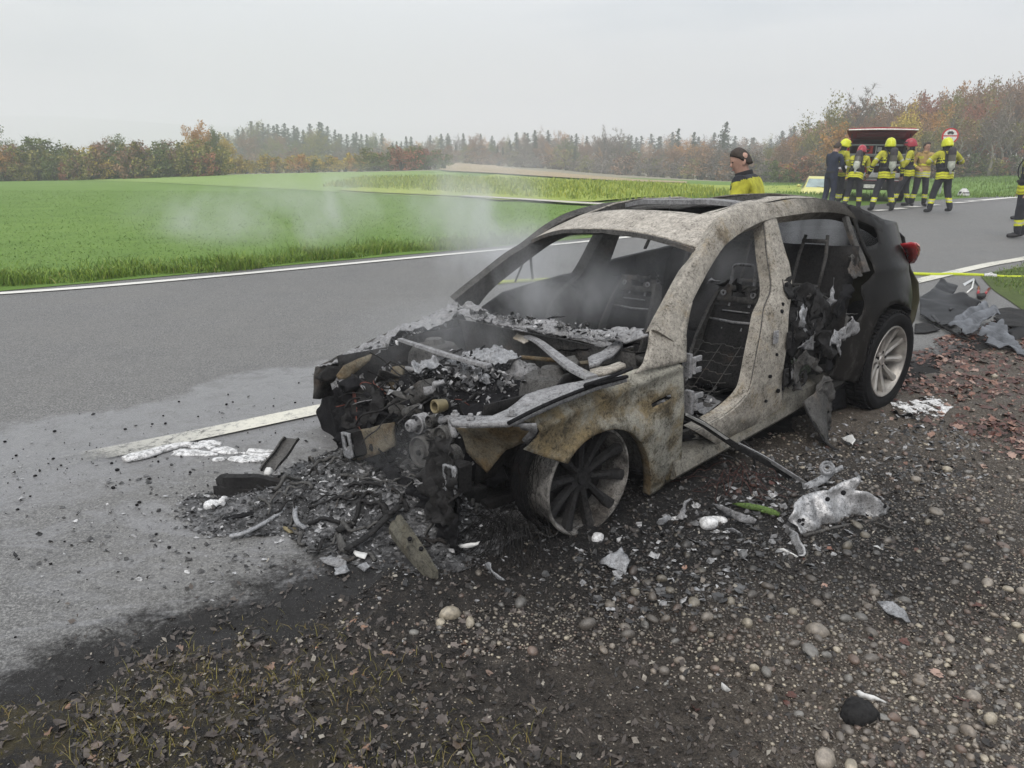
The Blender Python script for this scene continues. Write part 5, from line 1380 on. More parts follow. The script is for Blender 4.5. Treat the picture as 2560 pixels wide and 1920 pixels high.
mb = MB(); mb.ell((-.188,.195,.6), (.10, .10, .10), 16, 20, jit=.5, seed=2); mb.build('charred_airbox', M['ash'], eng, smooth=True)
mb = MB(); a, b = Vector((.42,-.137,.485)), Vector((.36,.11,.65)); d = (b - a).normalized(); q = d.cross(Vector((1, 0, 0))).normalized()
mb.loft([[p + q * h + Vector((w, 0, 0)) for h, w in ((-.045, -.05), (.04, -.055), (.055, -.02), (.055, .03), (.03, .05), (-.045, .045))] for p in (a, a.lerp(b, .08), a.lerp(b, .5), a.lerp(b, .9), b)]); mb.build('intake_duct', M['bm_soot'], eng, auto=35, bevel=.006)
mb = MB(); c0 = Vector((.46,.03,.514)); c1 = Vector((.45,.159,.563)); P = [c0.lerp(c1, i / 16) for i in range(17)]; mb.tube(P, [.026 + .005 * (i % 2) for i in range(17)], 10); mb.build('corrugated_hose', M['bm_soot'], eng, smooth=True)
sheet3('ash_lump', [(.42,.163,.656), (.4,.231,.71), (.38,.267,.728), (.38,.278,.708), (.42,.244,.672), (.43,.19,.641)], M['ash'], eng, .02, .015, .008, .03, fq=25)
def pulley(px, r, m, grooves=3, spokes=0, ax=(1, .12, .05), hub='bm_dark', x=.46):
    c = Vector(px); mb = MB(); prof = [(0, -.03), (r, -.03)]
    for k in range(grooves): prof += [(r, -.024 + k * .014), (r * .93, -.018 + k * .014)]
    prof += [(r, .026), (r * .90, .030), (r * .86, .012), (r * .42, .010), (r * .38, .026), (r * .2, .028), (0, .022)]
    mb.lathe(prof, c, ax, 28); o = mb.build('pulley', M[m], CAR, auto=30)
    mb = MB(); mb.lathe([(0, .038), (r * .16, .038), (r * .18, .024)], c, ax, 10); mb.build('hub_bolt', M[hub], o, auto=30)
    return o
pl_ = pulley((.5,.239,.516), .050, 'bm_ash', 3, hub='bm_ash'); mb = MB(); mb.lathe([(.026, .02), (.032, .055), (.024, .075), (.014, .078), (.013, .05), (0, .05)], (.5,.229,.512), (1, .12, .05), 20); mb.build('pulley_hub', M['bm_ash'], pl_, auto=30)
for k in range(6):
    c = Vector((.5,.235,.515)); a = k * 1.047; mb = MB(); mb.tube([c + Vector((.028, .035 * math.cos(a), .035 * math.sin(a))), c + Vector((.038, .035 * math.cos(a), .035 * math.sin(a)))], .005, 6); mb.build('bolt', M['bm_dark'], pl_)
mb = MB(); mb.lathe([(.030, -.03), (.034, .03), (.028, .034), (.020, .03), (.018, -.02)], (.5,.418,.644), (1, .1, .1), 22, closed=True); o = mb.build('thermostat_neck', M['brass'], CAR, auto=30)
mb = MB(); mb.lathe([(.036, -.03), (.038, 0), (.034, .004), (.034, -.03)], (.48,.404,.637), (1, .1, .1), 22, closed=True); mb.build('neck_clamp', M['bm_dark'], o, auto=30)
pulley((.48,.324,.546), .030, 'bm_soot', 2); pulley((.5,.345,.482), .032, 'bm_soot', 2); pulley((.5,.447,.501), .052, 'bm_soot', 4); pulley((.52,.281,.385), .082, 'bm_soot', 4); pulley((.52,.523,.423), .055, 'bm_soot', 3)
for pl_, mm in (([(.50, -.66, .58), (.52, -.3, .46), (.55, -.05, .26), (.56, .2, .20), (.58, .42, .22), (.60, .56, .36), (.62, .70, .46), (.66, .74, .05), (.66, .2, .03), (.62, -.3, .02), (.56, -.68, .06)], 'char'), ([(.44, -.60, .62), (.46, -.35, .60), (.48, -.15, .55), (.54, -.2, .35), (.56, -.5, .34)], 'bm_dark'), ([(.58, .44, .50), (.60, .62, .56), (.64, .74, .42), (.66, .72, .18), (.66, .5, .14), (.64, .42, .3)], 'bm_dark')):
    sheet3('charred_core', [Vector(p) for p in pl_], M[mm], eng, .04, .016, .024, .005, fq=21)
# front cross plate, bumper mounts
sheet3('front_panel', [(.6,-.429,.333), (.58,-.221,.391), (.55,-.078,.446), (.52,-.008,.464), (.52,-.011,.335), (.55,-.104,.278), (.58,-.287,.198), (.6,-.407,.175)], M['bm_rust'], CAR, .006, .03, .004, .02)
for ol, il in (([(.66,-.334,.37), (.66,-.242,.383), (.66,-.222,.254), (.66,-.254,.231), (.66,-.33,.233)], [(.66,-.313,.357), (.66,-.263,.363), (.66,-.242,.294), (.66,-.279,.276), (.66,-.304,.282)]), ([(.64,.63,.448), (.64,.716,.461), (.64,.731,.451), (.64,.715,.322), (.64,.68,.312), (.64,.618,.328)], [(.64,.646,.433), (.64,.701,.446), (.64,.702,.367), (.64,.662,.362), (.64,.641,.376)])):
    o = sheet3('bumper_mount', [Vector(p) for p in ol], M['melt'], CAR, .003, .012, .002, .014, holes=[[Vector(p) for p in il]])
    mb = MB(); P = [Vector(p) + Vector((-.02, 0, 0)) for p in ol]; mb.loft([P, [p + Vector((-.07, 0, .0)) for p in P]], cap=False); mb.build('crash_box', M['bm_dark'], o, solid=.004)
    mb = MB(); c = sum((Vector(p) for p in il), Vector()) / len(il); mb.lathe([(.0, .0), (.014, .0), (.016, -.03)], c + Vector((-.01, 0, -.03)), (1, 0, 0), 12); mb.build('tow_eye_socket', M['bm_ash'], o)
# loom: burnt wires, a few still copper red
def wires(name, starts, m, par, cnt, r, seed, sag=.08, spread=.1, L=.35):
    gg = random.Random(seed); mb = MB()
    for k in range(cnt):
        p = Vector(gg.choice(starts)) + Vector((gg.gauss(0, .02), gg.gauss(0, .04), gg.gauss(0, .02))); P = [p]
        d = Vector((gg.gauss(0, 1), gg.gauss(0, 1), gg.gauss(-.2, .6))).normalized()
        for i in range(6):
            d = (d + Vector((gg.gauss(0, .5), gg.gauss(0, .5), gg.gauss(-.15, .4)))).normalized(); P.append(P[-1] + d * L / 6)
        mb.tube(smooth_path(P, 14), r * gg.uniform(.6, 1.3), 4, cap=False)
    return mb.build(name, m, par, smooth=True)
wires('wiring_loom', [(.36,-.405,.5), (.36,-.269,.544), (.3,-.172,.633), (.3,-.069,.636), (.4,-.111,.535), (.3,.242,.618)], M['bm_dark'], CAR, 46, .005, 1)
wires('wiring_loom', [(.4,-.433,.502), (.4,-.263,.545), (.34,.335,.6), (.42,-.164,.454)], M['wire_red'], CAR, 8, .0025, 2, L=.22)
mb = MB()
for k in range(5): mb.tube(smooth_path([Vector((.5,-.471,.541)) + Vector((0, .006 * k, 0)), Vector((.52,-.421,.462)) + Vector((0, .008 * k - .01, 0)), Vector((.54,-.358,.412)) + Vector((.004 * k, .006 * k - .01, 0)), Vector((.56,-.295,.348)) + Vector((0, .004 * k, 0))], 14), .003, 4, cap=False)
mb.build('red_cable', M['wire_red'], CAR, smooth=True)
mb = MB()
for k in range(34):        # unidentifiable charred lumps crowding the bay
    gg = random.Random(900 + k); x, y = gg.uniform(-.3, .48), gg.uniform(-.62, .62); z = gg.uniform(.30, .58) - (.12 if y > .3 else 0)
    mb.ell((x, y, z), (gg.uniform(.03, .09), gg.uniform(.03, .09), gg.uniform(.02, .06)), 7, 9, jit=.9, seed=k)
tag(mb.build('charred_debris', M['char'], CAR, smooth=True), kind='stuff')
gg = random.Random(41)
for k in range(26):        # hoses, brackets and ducts standing out of the char
    x, y, z = gg.uniform(-.25, .48), gg.uniform(-.58, .50), gg.uniform(.42, .62); P = [Vector((x, y, z))]; d = Vector((gg.gauss(0, 1), gg.gauss(0, 1), gg.gauss(.1, .5))).normalized()
    for i in range(4): d = (d + Vector((gg.gauss(0, .6), gg.gauss(0, .6), gg.gauss(0, .4)))).normalized(); P.append(P[-1] + d * .05)
    mb = MB(); mb.tube(smooth_path(P, 12), gg.choice([.008, .012, .017]), 7); mb.build('burnt_hose', M[gg.choice(['bm_soot', 'bm_dark', 'char', 'bm_soot', 'bm_ash'])], eng, smooth=True)
for k in range(20):
    x, y, z = gg.uniform(-.2, .5), gg.uniform(-.6, .45), gg.uniform(.40, .60)
    Q = [Vector((x, y, z)) + Vector((gg.gauss(0, .05), gg.gauss(0, .05), gg.gauss(0, .03))) for _ in range(3)]; sheet3('twisted_bracket', Q + [Q[0] + Vector((.05, .02, .01))], M[gg.choice(['bm_soot', 'bm_dark', 'ash', 'bm_soot'])], eng, .006, .02, .003, .004, seed=k)
FV = []; FF = []; FT = []; gg = random.Random(61)
def bay_flake(x, y, z, r, t):
    m = 5; n0 = len(FV); Mx = rot3(gg.gauss(0, .7), gg.gauss(0, .7), gg.uniform(0, 6)); FV.append(Vector((x, y, z)) + Mx @ Vector((0, 0, r * .35)))
    for i in range(m):
        q = r * gg.uniform(.5, 1.1); FV.append(Vector((x, y, z)) + Mx @ Vector((q * math.cos(i * 1.257), .7 * q * math.sin(i * 1.257), gg.uniform(-.3, .3) * r)))
    FF.extend([(n0, n0 + 1 + i, n0 + 1 + (i + 1) % m) for i in range(m)]); FT.extend([t] * (m + 1))
for k in range(2600):
    q = gg.random()
    if q < .42: x, y = gg.gauss(.06, .16), gg.gauss(.0, .18); z = .60 + .12 * math.exp(-((x - .05) ** 2 + y * y) / .03) + gg.gauss(0, .03); t = gg.random() ** .9
    elif q < .62: x, y, z = gg.uniform(-.3, .5), gg.uniform(-.62, .6), gg.uniform(.35, .60); t = gg.random() ** 2.2
    elif q < .76: u = gg.random(); x, y, z = -.36 - .05 * u + gg.gauss(0, .03), -.62 + 1.35 * u, .875 + gg.gauss(0, .012); t = gg.random() ** .8
    elif q < .84: x = gg.uniform(-.45, .5); y = -.76 + gg.gauss(0, .03); z = .76 - .22 * x + gg.gauss(0, .02) - .03; t = gg.random() ** .8
    else: x, y = gg.uniform(-2.1, -.6), gg.uniform(-.7, .75); z = .24 - .06 * x + gg.gauss(0, .04); t = gg.random() ** 1.8
    bay_flake(x, y, z, .006 + .028 * gg.random() ** 2.4, min(.999, t))
tag(mesh_np('ash_flakes', [tuple(p) for p in FV], FF, M['flake'], CAR, smooth=False, uvc=FT), kind='stuff')
o = sheet3('battery_plate', [(.34,-.383,.547), (.3,-.354,.668), (.28,-.29,.684), (.3,-.268,.599), (.33,-.32,.545)], M['bm_rust'], CAR, .003, .025, .002, .03)
sheet3('white_scrap', [(.34,-.484,.593), (.32,-.417,.61), (.32,-.429,.586), (.34,-.479,.575)], M['alu_white'], CAR, .004, .012, .004, .004)
sheet3('white_scrap', [(.3,-.488,.646), (.3,-.436,.659), (.3,-.443,.615), (.3,-.476,.613)], M['bm_ash'], CAR, .004, .012, .004, .004)

# ---- cabin
def seat(y0, head=True, tilt=0.0, m='bm_soot'):
    s_ = bpy.data.objects.new('front_seat', None); link(s_, CAR); s_.location = (0, y0, 0)
    P = lambda x, y, z: Vector((x, y, z))
    mb = MB()
    for sd in (1, -1):
        mb.loft([[P(x + .02, sd * y - .012, z), P(x + .02, sd * y + .012, z), P(x - w, sd * y + .014, z + .01), P(x - w, sd * y - .014, z + .01)] for x, y, z, w in ((-1.48, .21, .30, .10), (-1.56, .22, .48, .10), (-1.64, .215, .66, .085), (-1.72, .19, .82, .07), (-1.78, .165, .93, .05))])
    mb.build('backrest_side_frame', M[m], s_, auto=40)
    o = sheet3('top_plate', [P(-1.77, -.19, .90), P(-1.79, -.15, .975), P(-1.79, .15, .975), P(-1.77, .19, .90), P(-1.76, .16, .865), P(-1.76, -.16, .865)], M[m], s_, .004, .02, .003, .012, holes=[[P(-1.77, -.06, .905), P(-1.77, -.06, .94), P(-1.77, .06, .94), P(-1.77, .06, .905)]])
    for y in (-.11, .11):
        mb = MB(); mb.lathe([(.010, 0), (.018, 0), (.020, .012), (.010, .012)], (-1.755, y, .925), (1, 0, .2), 12, closed=True); mb.build('guide_ring', M['bm_ash'], s_)
    mb = MB()
    for y in (-.075, .075): mb.tube([P(-1.77, y, .87), P(-1.72, y * .95, .74), P(-1.69, y * .95, .70)], .008, 6)
    mb.tube([P(-1.72, -.19, .755), P(-1.70, 0, .75), P(-1.72, .19, .755)], .010, 6); mb.tube([P(-1.73, -.10, .815), P(-1.73, .10, .815)], .006, 6)
    mb.build('back_rod', M['bm_ash'], s_, smooth=True)
    if head:
        mb = MB(); mb.tube(smooth_path([P(-1.79, -.085, .97), P(-1.80, -.082, 1.07), P(-1.80, -.068, 1.098), P(-1.80, -.04, 1.105), P(-1.80, .04, 1.105), P(-1.80, .068, 1.098), P(-1.80, .082, 1.07), P(-1.79, .085, .97)], 30), .0105, 8); mb.build('head_restraint_loop', M['bm_ash'], s_, smooth=True)
    for k in range(9):
        gg = random.Random(k + int(y0 * 100)); sheet3('charred_padding', [P(-1.78 + gg.gauss(0, .01), -.2 + k * .05 + gg.gauss(0, .02), .96 + gg.gauss(0, .012)) + Vector((gg.gauss(0, .02), gg.gauss(0, .03), gg.gauss(0, .02))) for _ in range(5)], M[gg.choice(['char', 'bm_dark', 'ash'])], s_, .012, .015, .006, .004, fq=30, seed=k)
    mb = MB()
    for i in range(6):       # zigzag seat springs
        x = -1.30 - .055 * i; mb.tube([P(x + (.012 if j % 2 else -.012), -.2 + .4 * j / 14, .40 + .045 * i + .006 * math.sin(j)) for j in range(15)], .0028, 4, cap=False)
    for y in (-.14, 0, .14): mb.tube([P(-1.10, y, .33), P(-1.32, y, .40), P(-1.6, y, .63)], .003, 4, cap=False)
    mb.build('spring_mat', M['bm_soot'], s_, smooth=True)
    mb = MB(); mb.grid([[P(-1.05 - .42 * u, -.24 + .48 * v_, .26 + .03 * u + .02 * nz3(u * 5, v_ * 5, y0) + (.03 if abs(v_ - .5) > .4 else 0)) for v_ in np.linspace(0, 1, 10)] for u in np.linspace(0, 1, 10)]); mb.build('seat_pan', M['bm_dark'], s_, smooth=True, solid=.02)
    mb = MB(); mb.grid([[P(-1.54 - .22 * u, -.19 + .38 * v_, .36 + .48 * u + .012 * nz3(u * 6, v_ * 6, y0 + 3)) for v_ in np.linspace(0, 1, 9)] for u in np.linspace(0, 1, 10)]); mb.build('back_panel', M['bm_dark'], s_, smooth=True, solid=.01)
    mb = MB(); mb.box((-1.2, .20, .22), (.5, .03, .04)); mb.box((-1.2, -.20, .22), (.5, .03, .04)); mb.build('seat_rail', M['bm_soot'], s_, bevel=.004)
    gg = random.Random(5)
    for k in range(16): sheet3('ash_flake', [P(gg.uniform(-1.45, -1.05), gg.uniform(-.22, .22), .31 + gg.uniform(0, .05)) + Vector((gg.gauss(0, .03), gg.gauss(0, .03), gg.gauss(0, .01))) for _ in range(4)], M[gg.choice(['ash', 'char', 'bm_soot'])], s_, .006, .02, .004, .003, seed=k)
    return s_
seat(.50); seat(-.36, False)
# rear bench frame
for y in (.52, .10, -.45):
    mb = MB()
    for dy in (-.10, .10): mb.tube([Vector((-2.50, y + dy, .86)), Vector((-2.58, y + dy, 1.10)), Vector((-2.62, y + dy * .8, 1.24))], .013, 6)
    mb.tube([Vector((-2.51, y - .10, .90)), Vector((-2.51, y + .10, .90))], .014, 6); mb.tube([Vector((-2.6, y - .09, 1.20)), Vector((-2.6, y + .09, 1.20))], .016, 6); mb.build('rear_seat_frame', M['bm_soot'], CAR, smooth=True)
mb = MB(); mb.grid([[Vector((-2.52 - .16 * u, y, .45 + .72 * u + .02 * nz3(y * 4, u * 5))) for y in np.linspace(-.80, .80, 18)] for u in np.linspace(0, 1, 9)]); mb.build('rear_backrest_panel', M['bm_dark'], CAR, smooth=True, solid=.012)
mb = MB(); mb.grid([[Vector((-2.10 - .42 * u, y, .40 + .06 * u + .02 * nz3(y * 5, u * 5, 3))) for y in np.linspace(-.72, .72, 16)] for u in np.linspace(0, 1, 6)]); mb.build('rear_seat_pan', M['char'], CAR, smooth=True, solid=.03)
mb = MB(); mb.grid([[Vector((x, y, 1.10 + .0 * x)) for y in np.linspace(-.62, .62, 6)] for x in np.linspace(-2.72, -3.5, 6)]); mb.build('parcel_shelf', M['char'], CAR, smooth=True, solid=.012)
# far doors, window line, far centre post details
dl = [(-.72, .12), (-1.6, .20), (-2.35, .28), (-2.55, .45), (-2.75, .80), (-2.80, 1.10)] + [(-2.769,-.9,1.132)[0::2], (-2.472,-.9,1.105)[0::2], (-1.924,-.9,1.056)[0::2], (-1.875,-.9,1.034)[0::2], (-1.608,-.9,.994)[0::2], (-1.244,-.92,.963)[0::2], (-.91,-.93,.914)[0::2]] + [(-.70, .80)]
v, f = panel([tuple(p) for p in dl], (), .08, lambda x, z: Vector((x, -yside(x, z) + .03 + .006 * nz3(x * 5, z * 5), z)), .003)
mb = MB(); mb.add(v, f); fd = mb.build('far_door_skins', M['bm_dark'], CAR, smooth=True, solid=.03)
mb = MB(); mb.tube([(-2.324,-.7,1.238), (-2.367,-.78,1.17), (-2.422,-.86,1.105)], .016, 6, flat=.5); mb.build('window_divider', M['bm_soot'], fd)
mb = MB(); mb.tube(smooth_path([(-1.033,-.72,1.21), (-1.05,-.8,1.099), (-1.062,-.9,.968)], 12), .008, 5); mb.tube(smooth_path([(-1.064,-.72,1.222), (-1.129,-.8,1.102), (-1.21,-.88,.975)], 12), [.010] * 12, 5); mb.tube(smooth_path([(-2.595,-.7,1.192), (-2.686,-.8,1.063), (-2.639,-.85,.944)], 12), .004, 4); mb.build('hanging_belt', M['bm_dark'], fd, smooth=True)
mb = MB(); mb.tube(smooth_path([(-1.355,-.86,.925), (-1.406,-.86,.962), (-1.525,-.86,.978)], 10), .010, 5); mb.build('window_guide', M['bm_ash'], fd, smooth=True)
# dash beam, steering column stub
mb = MB(); mb.tube([Vector((-.62, -.78, .72)), Vector((-.66, 0, .70)), Vector((-.64, .80, .70))], .028, 10); mb.tube([Vector((-.64, .40, .70)), Vector((-.85, .40, .72))], .03, 8); mb.build('dash_beam', M['bm_soot'], CAR, smooth=True)
gg = random.Random(17)
for k in range(28): sheet3('charred_dash_scrap', [Vector((gg.uniform(-.75, -.50), gg.uniform(-.7, .75), gg.uniform(.55, .80))) + Vector((gg.gauss(0, .04), gg.gauss(0, .06), gg.gauss(0, .03))) for _ in range(4)], M[gg.choice(['char', 'bm_dark', 'char', 'bm_soot', 'ash'])], CAR, .012, .025, .006, .004, seed=k)
wires('cabin_wires', [(-.9, .72, .22), (-1.1, .70, .24), (-1.3, .62, .24), (-.85, .5, .25), (-1.0, .3, .22)], M['bm_dark'], CAR, 26, .006, 6, L=.5)
mb = MB(); mb.tube(smooth_path([(-1.113,.616,.3), (-1.27,.598,.28), (-1.652,.427,.27), (-1.743,.496,.3), (-1.67,.608,.36), (-1.687,.641,.42)], 24), .010, 6); mb.tube(smooth_path([(-1.629,.538,.16), (-1.773,.547,.2), (-1.862,.54,.24), (-1.916,.492,.26), (-1.883,.458,.26)], 20), .012, 6); mb.build('burnt_hose', M['bm_soot'], CAR, smooth=True)
mb = MB()
for k in range(60):
    x, y = gg.uniform(-.75, -2.0), gg.uniform(-.75, .78); mb.ell((x, y, .17 - .05 * x * .9 + gg.uniform(-.02, .05)), (gg.uniform(.03, .1), gg.uniform(.03, .1), gg.uniform(.02, .05)), 6, 8, jit=.9, seed=k)
tag(mb.build('charred_floor_debris', M['char'], CAR, smooth=True), kind='stuff')
for a, b in (((-.65,.733), (-.699,.678)), ((-.673,.519), (-.723,.485))):
    c = (S3(a) + S3(b)) / 2 + Vector((-.05, -.04, 0)); mb = MB(); mb.box(c, (.025, .05, .13)); mb.lathe([(.0, 0), (.014, 0), (.014, .09), (0, .09)], c + Vector((-.02, .025, -.045)), (0, 0, 1), 10); mb.box(c + Vector((-.05, .02, .03)), (.08, .014, .03)); mb.box(c + Vector((-.05, .02, -.03)), (.08, .014, .03)); mb.build('door_hinge', M['bm_ash'], CAR, bevel=.005)

# ---- wheels
def wheel(c, Rr, width, nsp, rim_m, spoke_m, barrel_m, tyre=None, sd=1, name='wheel', twin=True, ang=0.0, cal=None):
    w = bpy.data.objects.new(name, None); link(w, CAR); w.location = c; w.rotation_euler = (-.06, 0, 0)
    ax = (0, sd, 0)
    if tyre:
        mb = MB(); h = width / 2
        mb.lathe([(Rr * .99, h * .86), (Rr * 1.06, h * .98), (Rr * 1.2, h * 1.06), (tyre * .955, h * 1.0), (tyre * .985, h * .86), (tyre, h * .6), (tyre, -h * .6), (tyre * .98, -h * .9), (Rr * 1.1, -h * 1.05), (Rr * .99, -h * .9)], (0, 0, 0), ax, 48); t_ = mb.build('tyre', M['tyre'], w, auto=40)
        mb = MB()
        for k in range(60):
            a = k * math.tau / 60
            for hh in (-.36, -.12, .12, .36): mb.box((math.cos(a + hh * .12) * (tyre + .003), sd * hh * width, math.sin(a + hh * .12) * (tyre + .003)), (.014, width * .19, .026), Matrix.Rotation(-a, 3, 'Y'))
        mb.build('tread_blocks', M['tyre'], w)
    mb = MB(); h = width / 2; mb.lathe([(Rr, h * .80), (Rr * 1.0, h * .92), (Rr * .97, h * .92), (Rr * .94, h * .78), (Rr * .90, h * .55), (Rr * .88, -h * .2), (Rr * .90, -h * .8), (Rr, -h * .92), (Rr * 1.02, -h * .92), (Rr * .95, -h * .7), (Rr * .93, 0), (Rr * .97, h * .6)], (0, 0, 0), ax, 56, closed=True); mb.build('rim', M[barrel_m], w, auto=40)
    mb = MB(); mb.lathe([(Rr * 1.002, h * .78), (Rr * 1.006, h * .90), (Rr * .985, h * .955), (Rr * .955, h * .94), (Rr * .935, h * .80)], (0, 0, 0), ax, 56); mb.build('rim_lip', M[rim_m], w, auto=40)
    for k in range(nsp):
        for q in ((-.11, .11) if twin else (0,)):
            a0 = ang + k * math.tau / nsp; mb = MB(); secs = []
            for u in np.linspace(0, 1, 8):
                r = Rr * (.20 + .73 * u); a = a0 + q * (1.15 + .45 * u) + (.10 if q else .0) * 0; ww = Rr * (.066 + .045 * u * u); dp = h * (.50 + .30 * u * u + .04 * math.sin(u * 3))
                rd = Vector((math.cos(a), 0, math.sin(a))); tg = Vector((-math.sin(a), 0, math.cos(a))); y = Vector((0, sd, 0))
                secs.append([rd * r - tg * ww + y * (dp - .030), rd * r - tg * ww * .85 + y * dp, rd * r - tg * ww * .1 + y * (dp + .008), rd * r + tg * ww * .85 + y * dp, rd * r + tg * ww + y * (dp - .030), rd * r + y * (dp - .045)])
            mb.loft(secs); mb.build('spoke', M[spoke_m], w, auto=40)
    mb = MB(); mb.lathe([(0, h * .56), (.028, h * .56), (.034, h * .50), (.060, h * .53), (Rr * .25, h * .50), (Rr * .27, h * .2), (Rr * .25, -h * .4)], (0, 0, 0), ax, 30); hb_ = mb.build('hub', M[spoke_m], w, auto=40)
    for k in range(5):
        a = ang + k * math.tau / 5 + .3; mb = MB(); mb.tube([Vector((math.cos(a) * .058, sd * h * .44, math.sin(a) * .058)), Vector((math.cos(a) * .058, sd * h * .56, math.sin(a) * .058))], .011, 6); mb.build('wheel_bolt', M['bm_dark'], w)
    mb = MB(); mb.lathe([(.06, .0), (Rr * .70, .0), (Rr * .70, -.03), (.06, -.03)], (0, sd * h * .08, 0), ax, 40, closed=True); mb.build('brake_disc', M['bm_dark' if not cal else cal], w, auto=40)
    return w
fw = wheel((0, .80, .272), .272, .25, 10, 'rim_burnt', 'rim_black', 'rim_burnt', None, 1, twin=False, ang=.16)
wheel((-2.965, .815, .352), .258, .285, 10, 'rim', 'rim', 'rim', .358, 1, twin=False, ang=.1, cal='bm_soot')
wheel((0, -.80, .335), .272, .25, 10, 'rim_black', 'rim_black', 'rim_black', None, -1, twin=False)
wheel((-2.965, -.815, .44), .258, .285, 10, 'rim_black', 'rim_black', 'rim_black', .358, -1, twin=False)
# tyre wire: the steel cords left round the bare front rim
mb = MB(); gg = random.Random(3)
for k in range(130):
    a0 = gg.uniform(0, 6.28); y = gg.uniform(-.14, .06); r = .28 + gg.uniform(0, .03); P = []
    for i in range(9): a = a0 + i * .16; P.append(Vector((math.cos(a) * (r + gg.gauss(0, .004)), y + .02 * i * gg.uniform(-.3, .3), math.sin(a) * (r + gg.gauss(0, .004)))))
    if min(p.z for p in P) > -.275: mb.tube(P, .0016, 3, cap=False)
tag(mb.build('tyre_cords', M['bm_dark'], fw, smooth=True), kind='stuff')
mb = MB(); mb.lathe([(.285, -.13), (.30, -.10), (.298, -.04), (.28, -.02)], (0, 0, 0), (0, 1, 0), 48); mb.build('charred_bead', M['char'], fw, auto=40)
sheet3('brake_caliper', [Vector((-.02, .02, .20)), Vector((.08, .04, .21)), Vector((.10, .05, .13)), Vector((.02, .03, .11))], M['bm_soot'], fw, .01, .02, .004, .05)

# ================================================================== people
def m_cloth(name, col, rough=.8, var=.3):
    n = NT(name); v = n.coord(); a = n.noise(9, 6, .65, v); b = n.noise(260, 3, .6, v)
    c = n.mix(n.step(a, .3, .7), tuple(q * (1 - var) for q in col), tuple(min(1, q * (1 + var)) for q in col))
    n.bump(n.math('ADD', n.math('MULTIPLY', a, 2.0), b), .5, .012)
    return n.set(c, rough, spec=.25)
M['jk_yellow'] = m_cloth('yellow_jacket_cloth', (.33, .325, .028), .75, .28); M['jk_black'] = m_cloth('black_jacket_cloth', (.018, .019, .024))
M['tr_black'] = m_cloth('black_trouser_cloth', (.020, .021, .027)); M['band'] = plain('yellow_reflective_band', (.50, .52, .025), .5, 0, .15)
M['band_si'] = plain('silver_reflective_band', (.38, .385, .36), .4, .3, .15); M['jk_tan'] = m_cloth('tan_jacket_cloth', (.27, .185, .075)); M['navy'] = m_cloth('navy_cloth', (.018, .023, .042))
M['skin'] = plain('skin', (.34, .205, .155), .55, 0, .15); M['glove'] = m_cloth('work_glove', (.06, .055, .05)); M['boot'] = plain('black_boot_leather', (.014, .014, .015), .5)
M['helm_y'] = plain('yellow_helmet_shell', (.46, .49, .015), .3, 0, .12); M['helm_r'] = plain('red_helmet_shell', (.26, .02, .035), .25, 0, .08)
M['hair_d'] = plain('dark_hair', (.028, .020, .015), .7, 0, .3, 60); M['cyl'] = plain('olive_cylinder_paint', (.075, .072, .06), .4, 0, .15); M['cyl_cap'] = plain('dark_cylinder_cover', (.03, .026, .03), .7)
M['cyl_lab'] = plain('pale_cylinder_label', (.40, .42, .36), .5); M['hood'] = m_cloth('black_hood', (.012, .012, .014)); M['visor'] = plain('dark_visor', (.03, .03, .03), .1); M['blue_col'] = m_cloth('blue_collar', (.03, .06, .30))
M['eye'] = plain('eye_dark', (.03, .02, .02), .3); M['lip'] = plain('lip', (.33, .13, .11), .5)

def seg_d(p, a, b):
    ab = b - a; t = max(0, min(1, (p - a).dot(ab) / max(1e-9, ab.length_squared))); return (p - (a + ab * t)).length, t

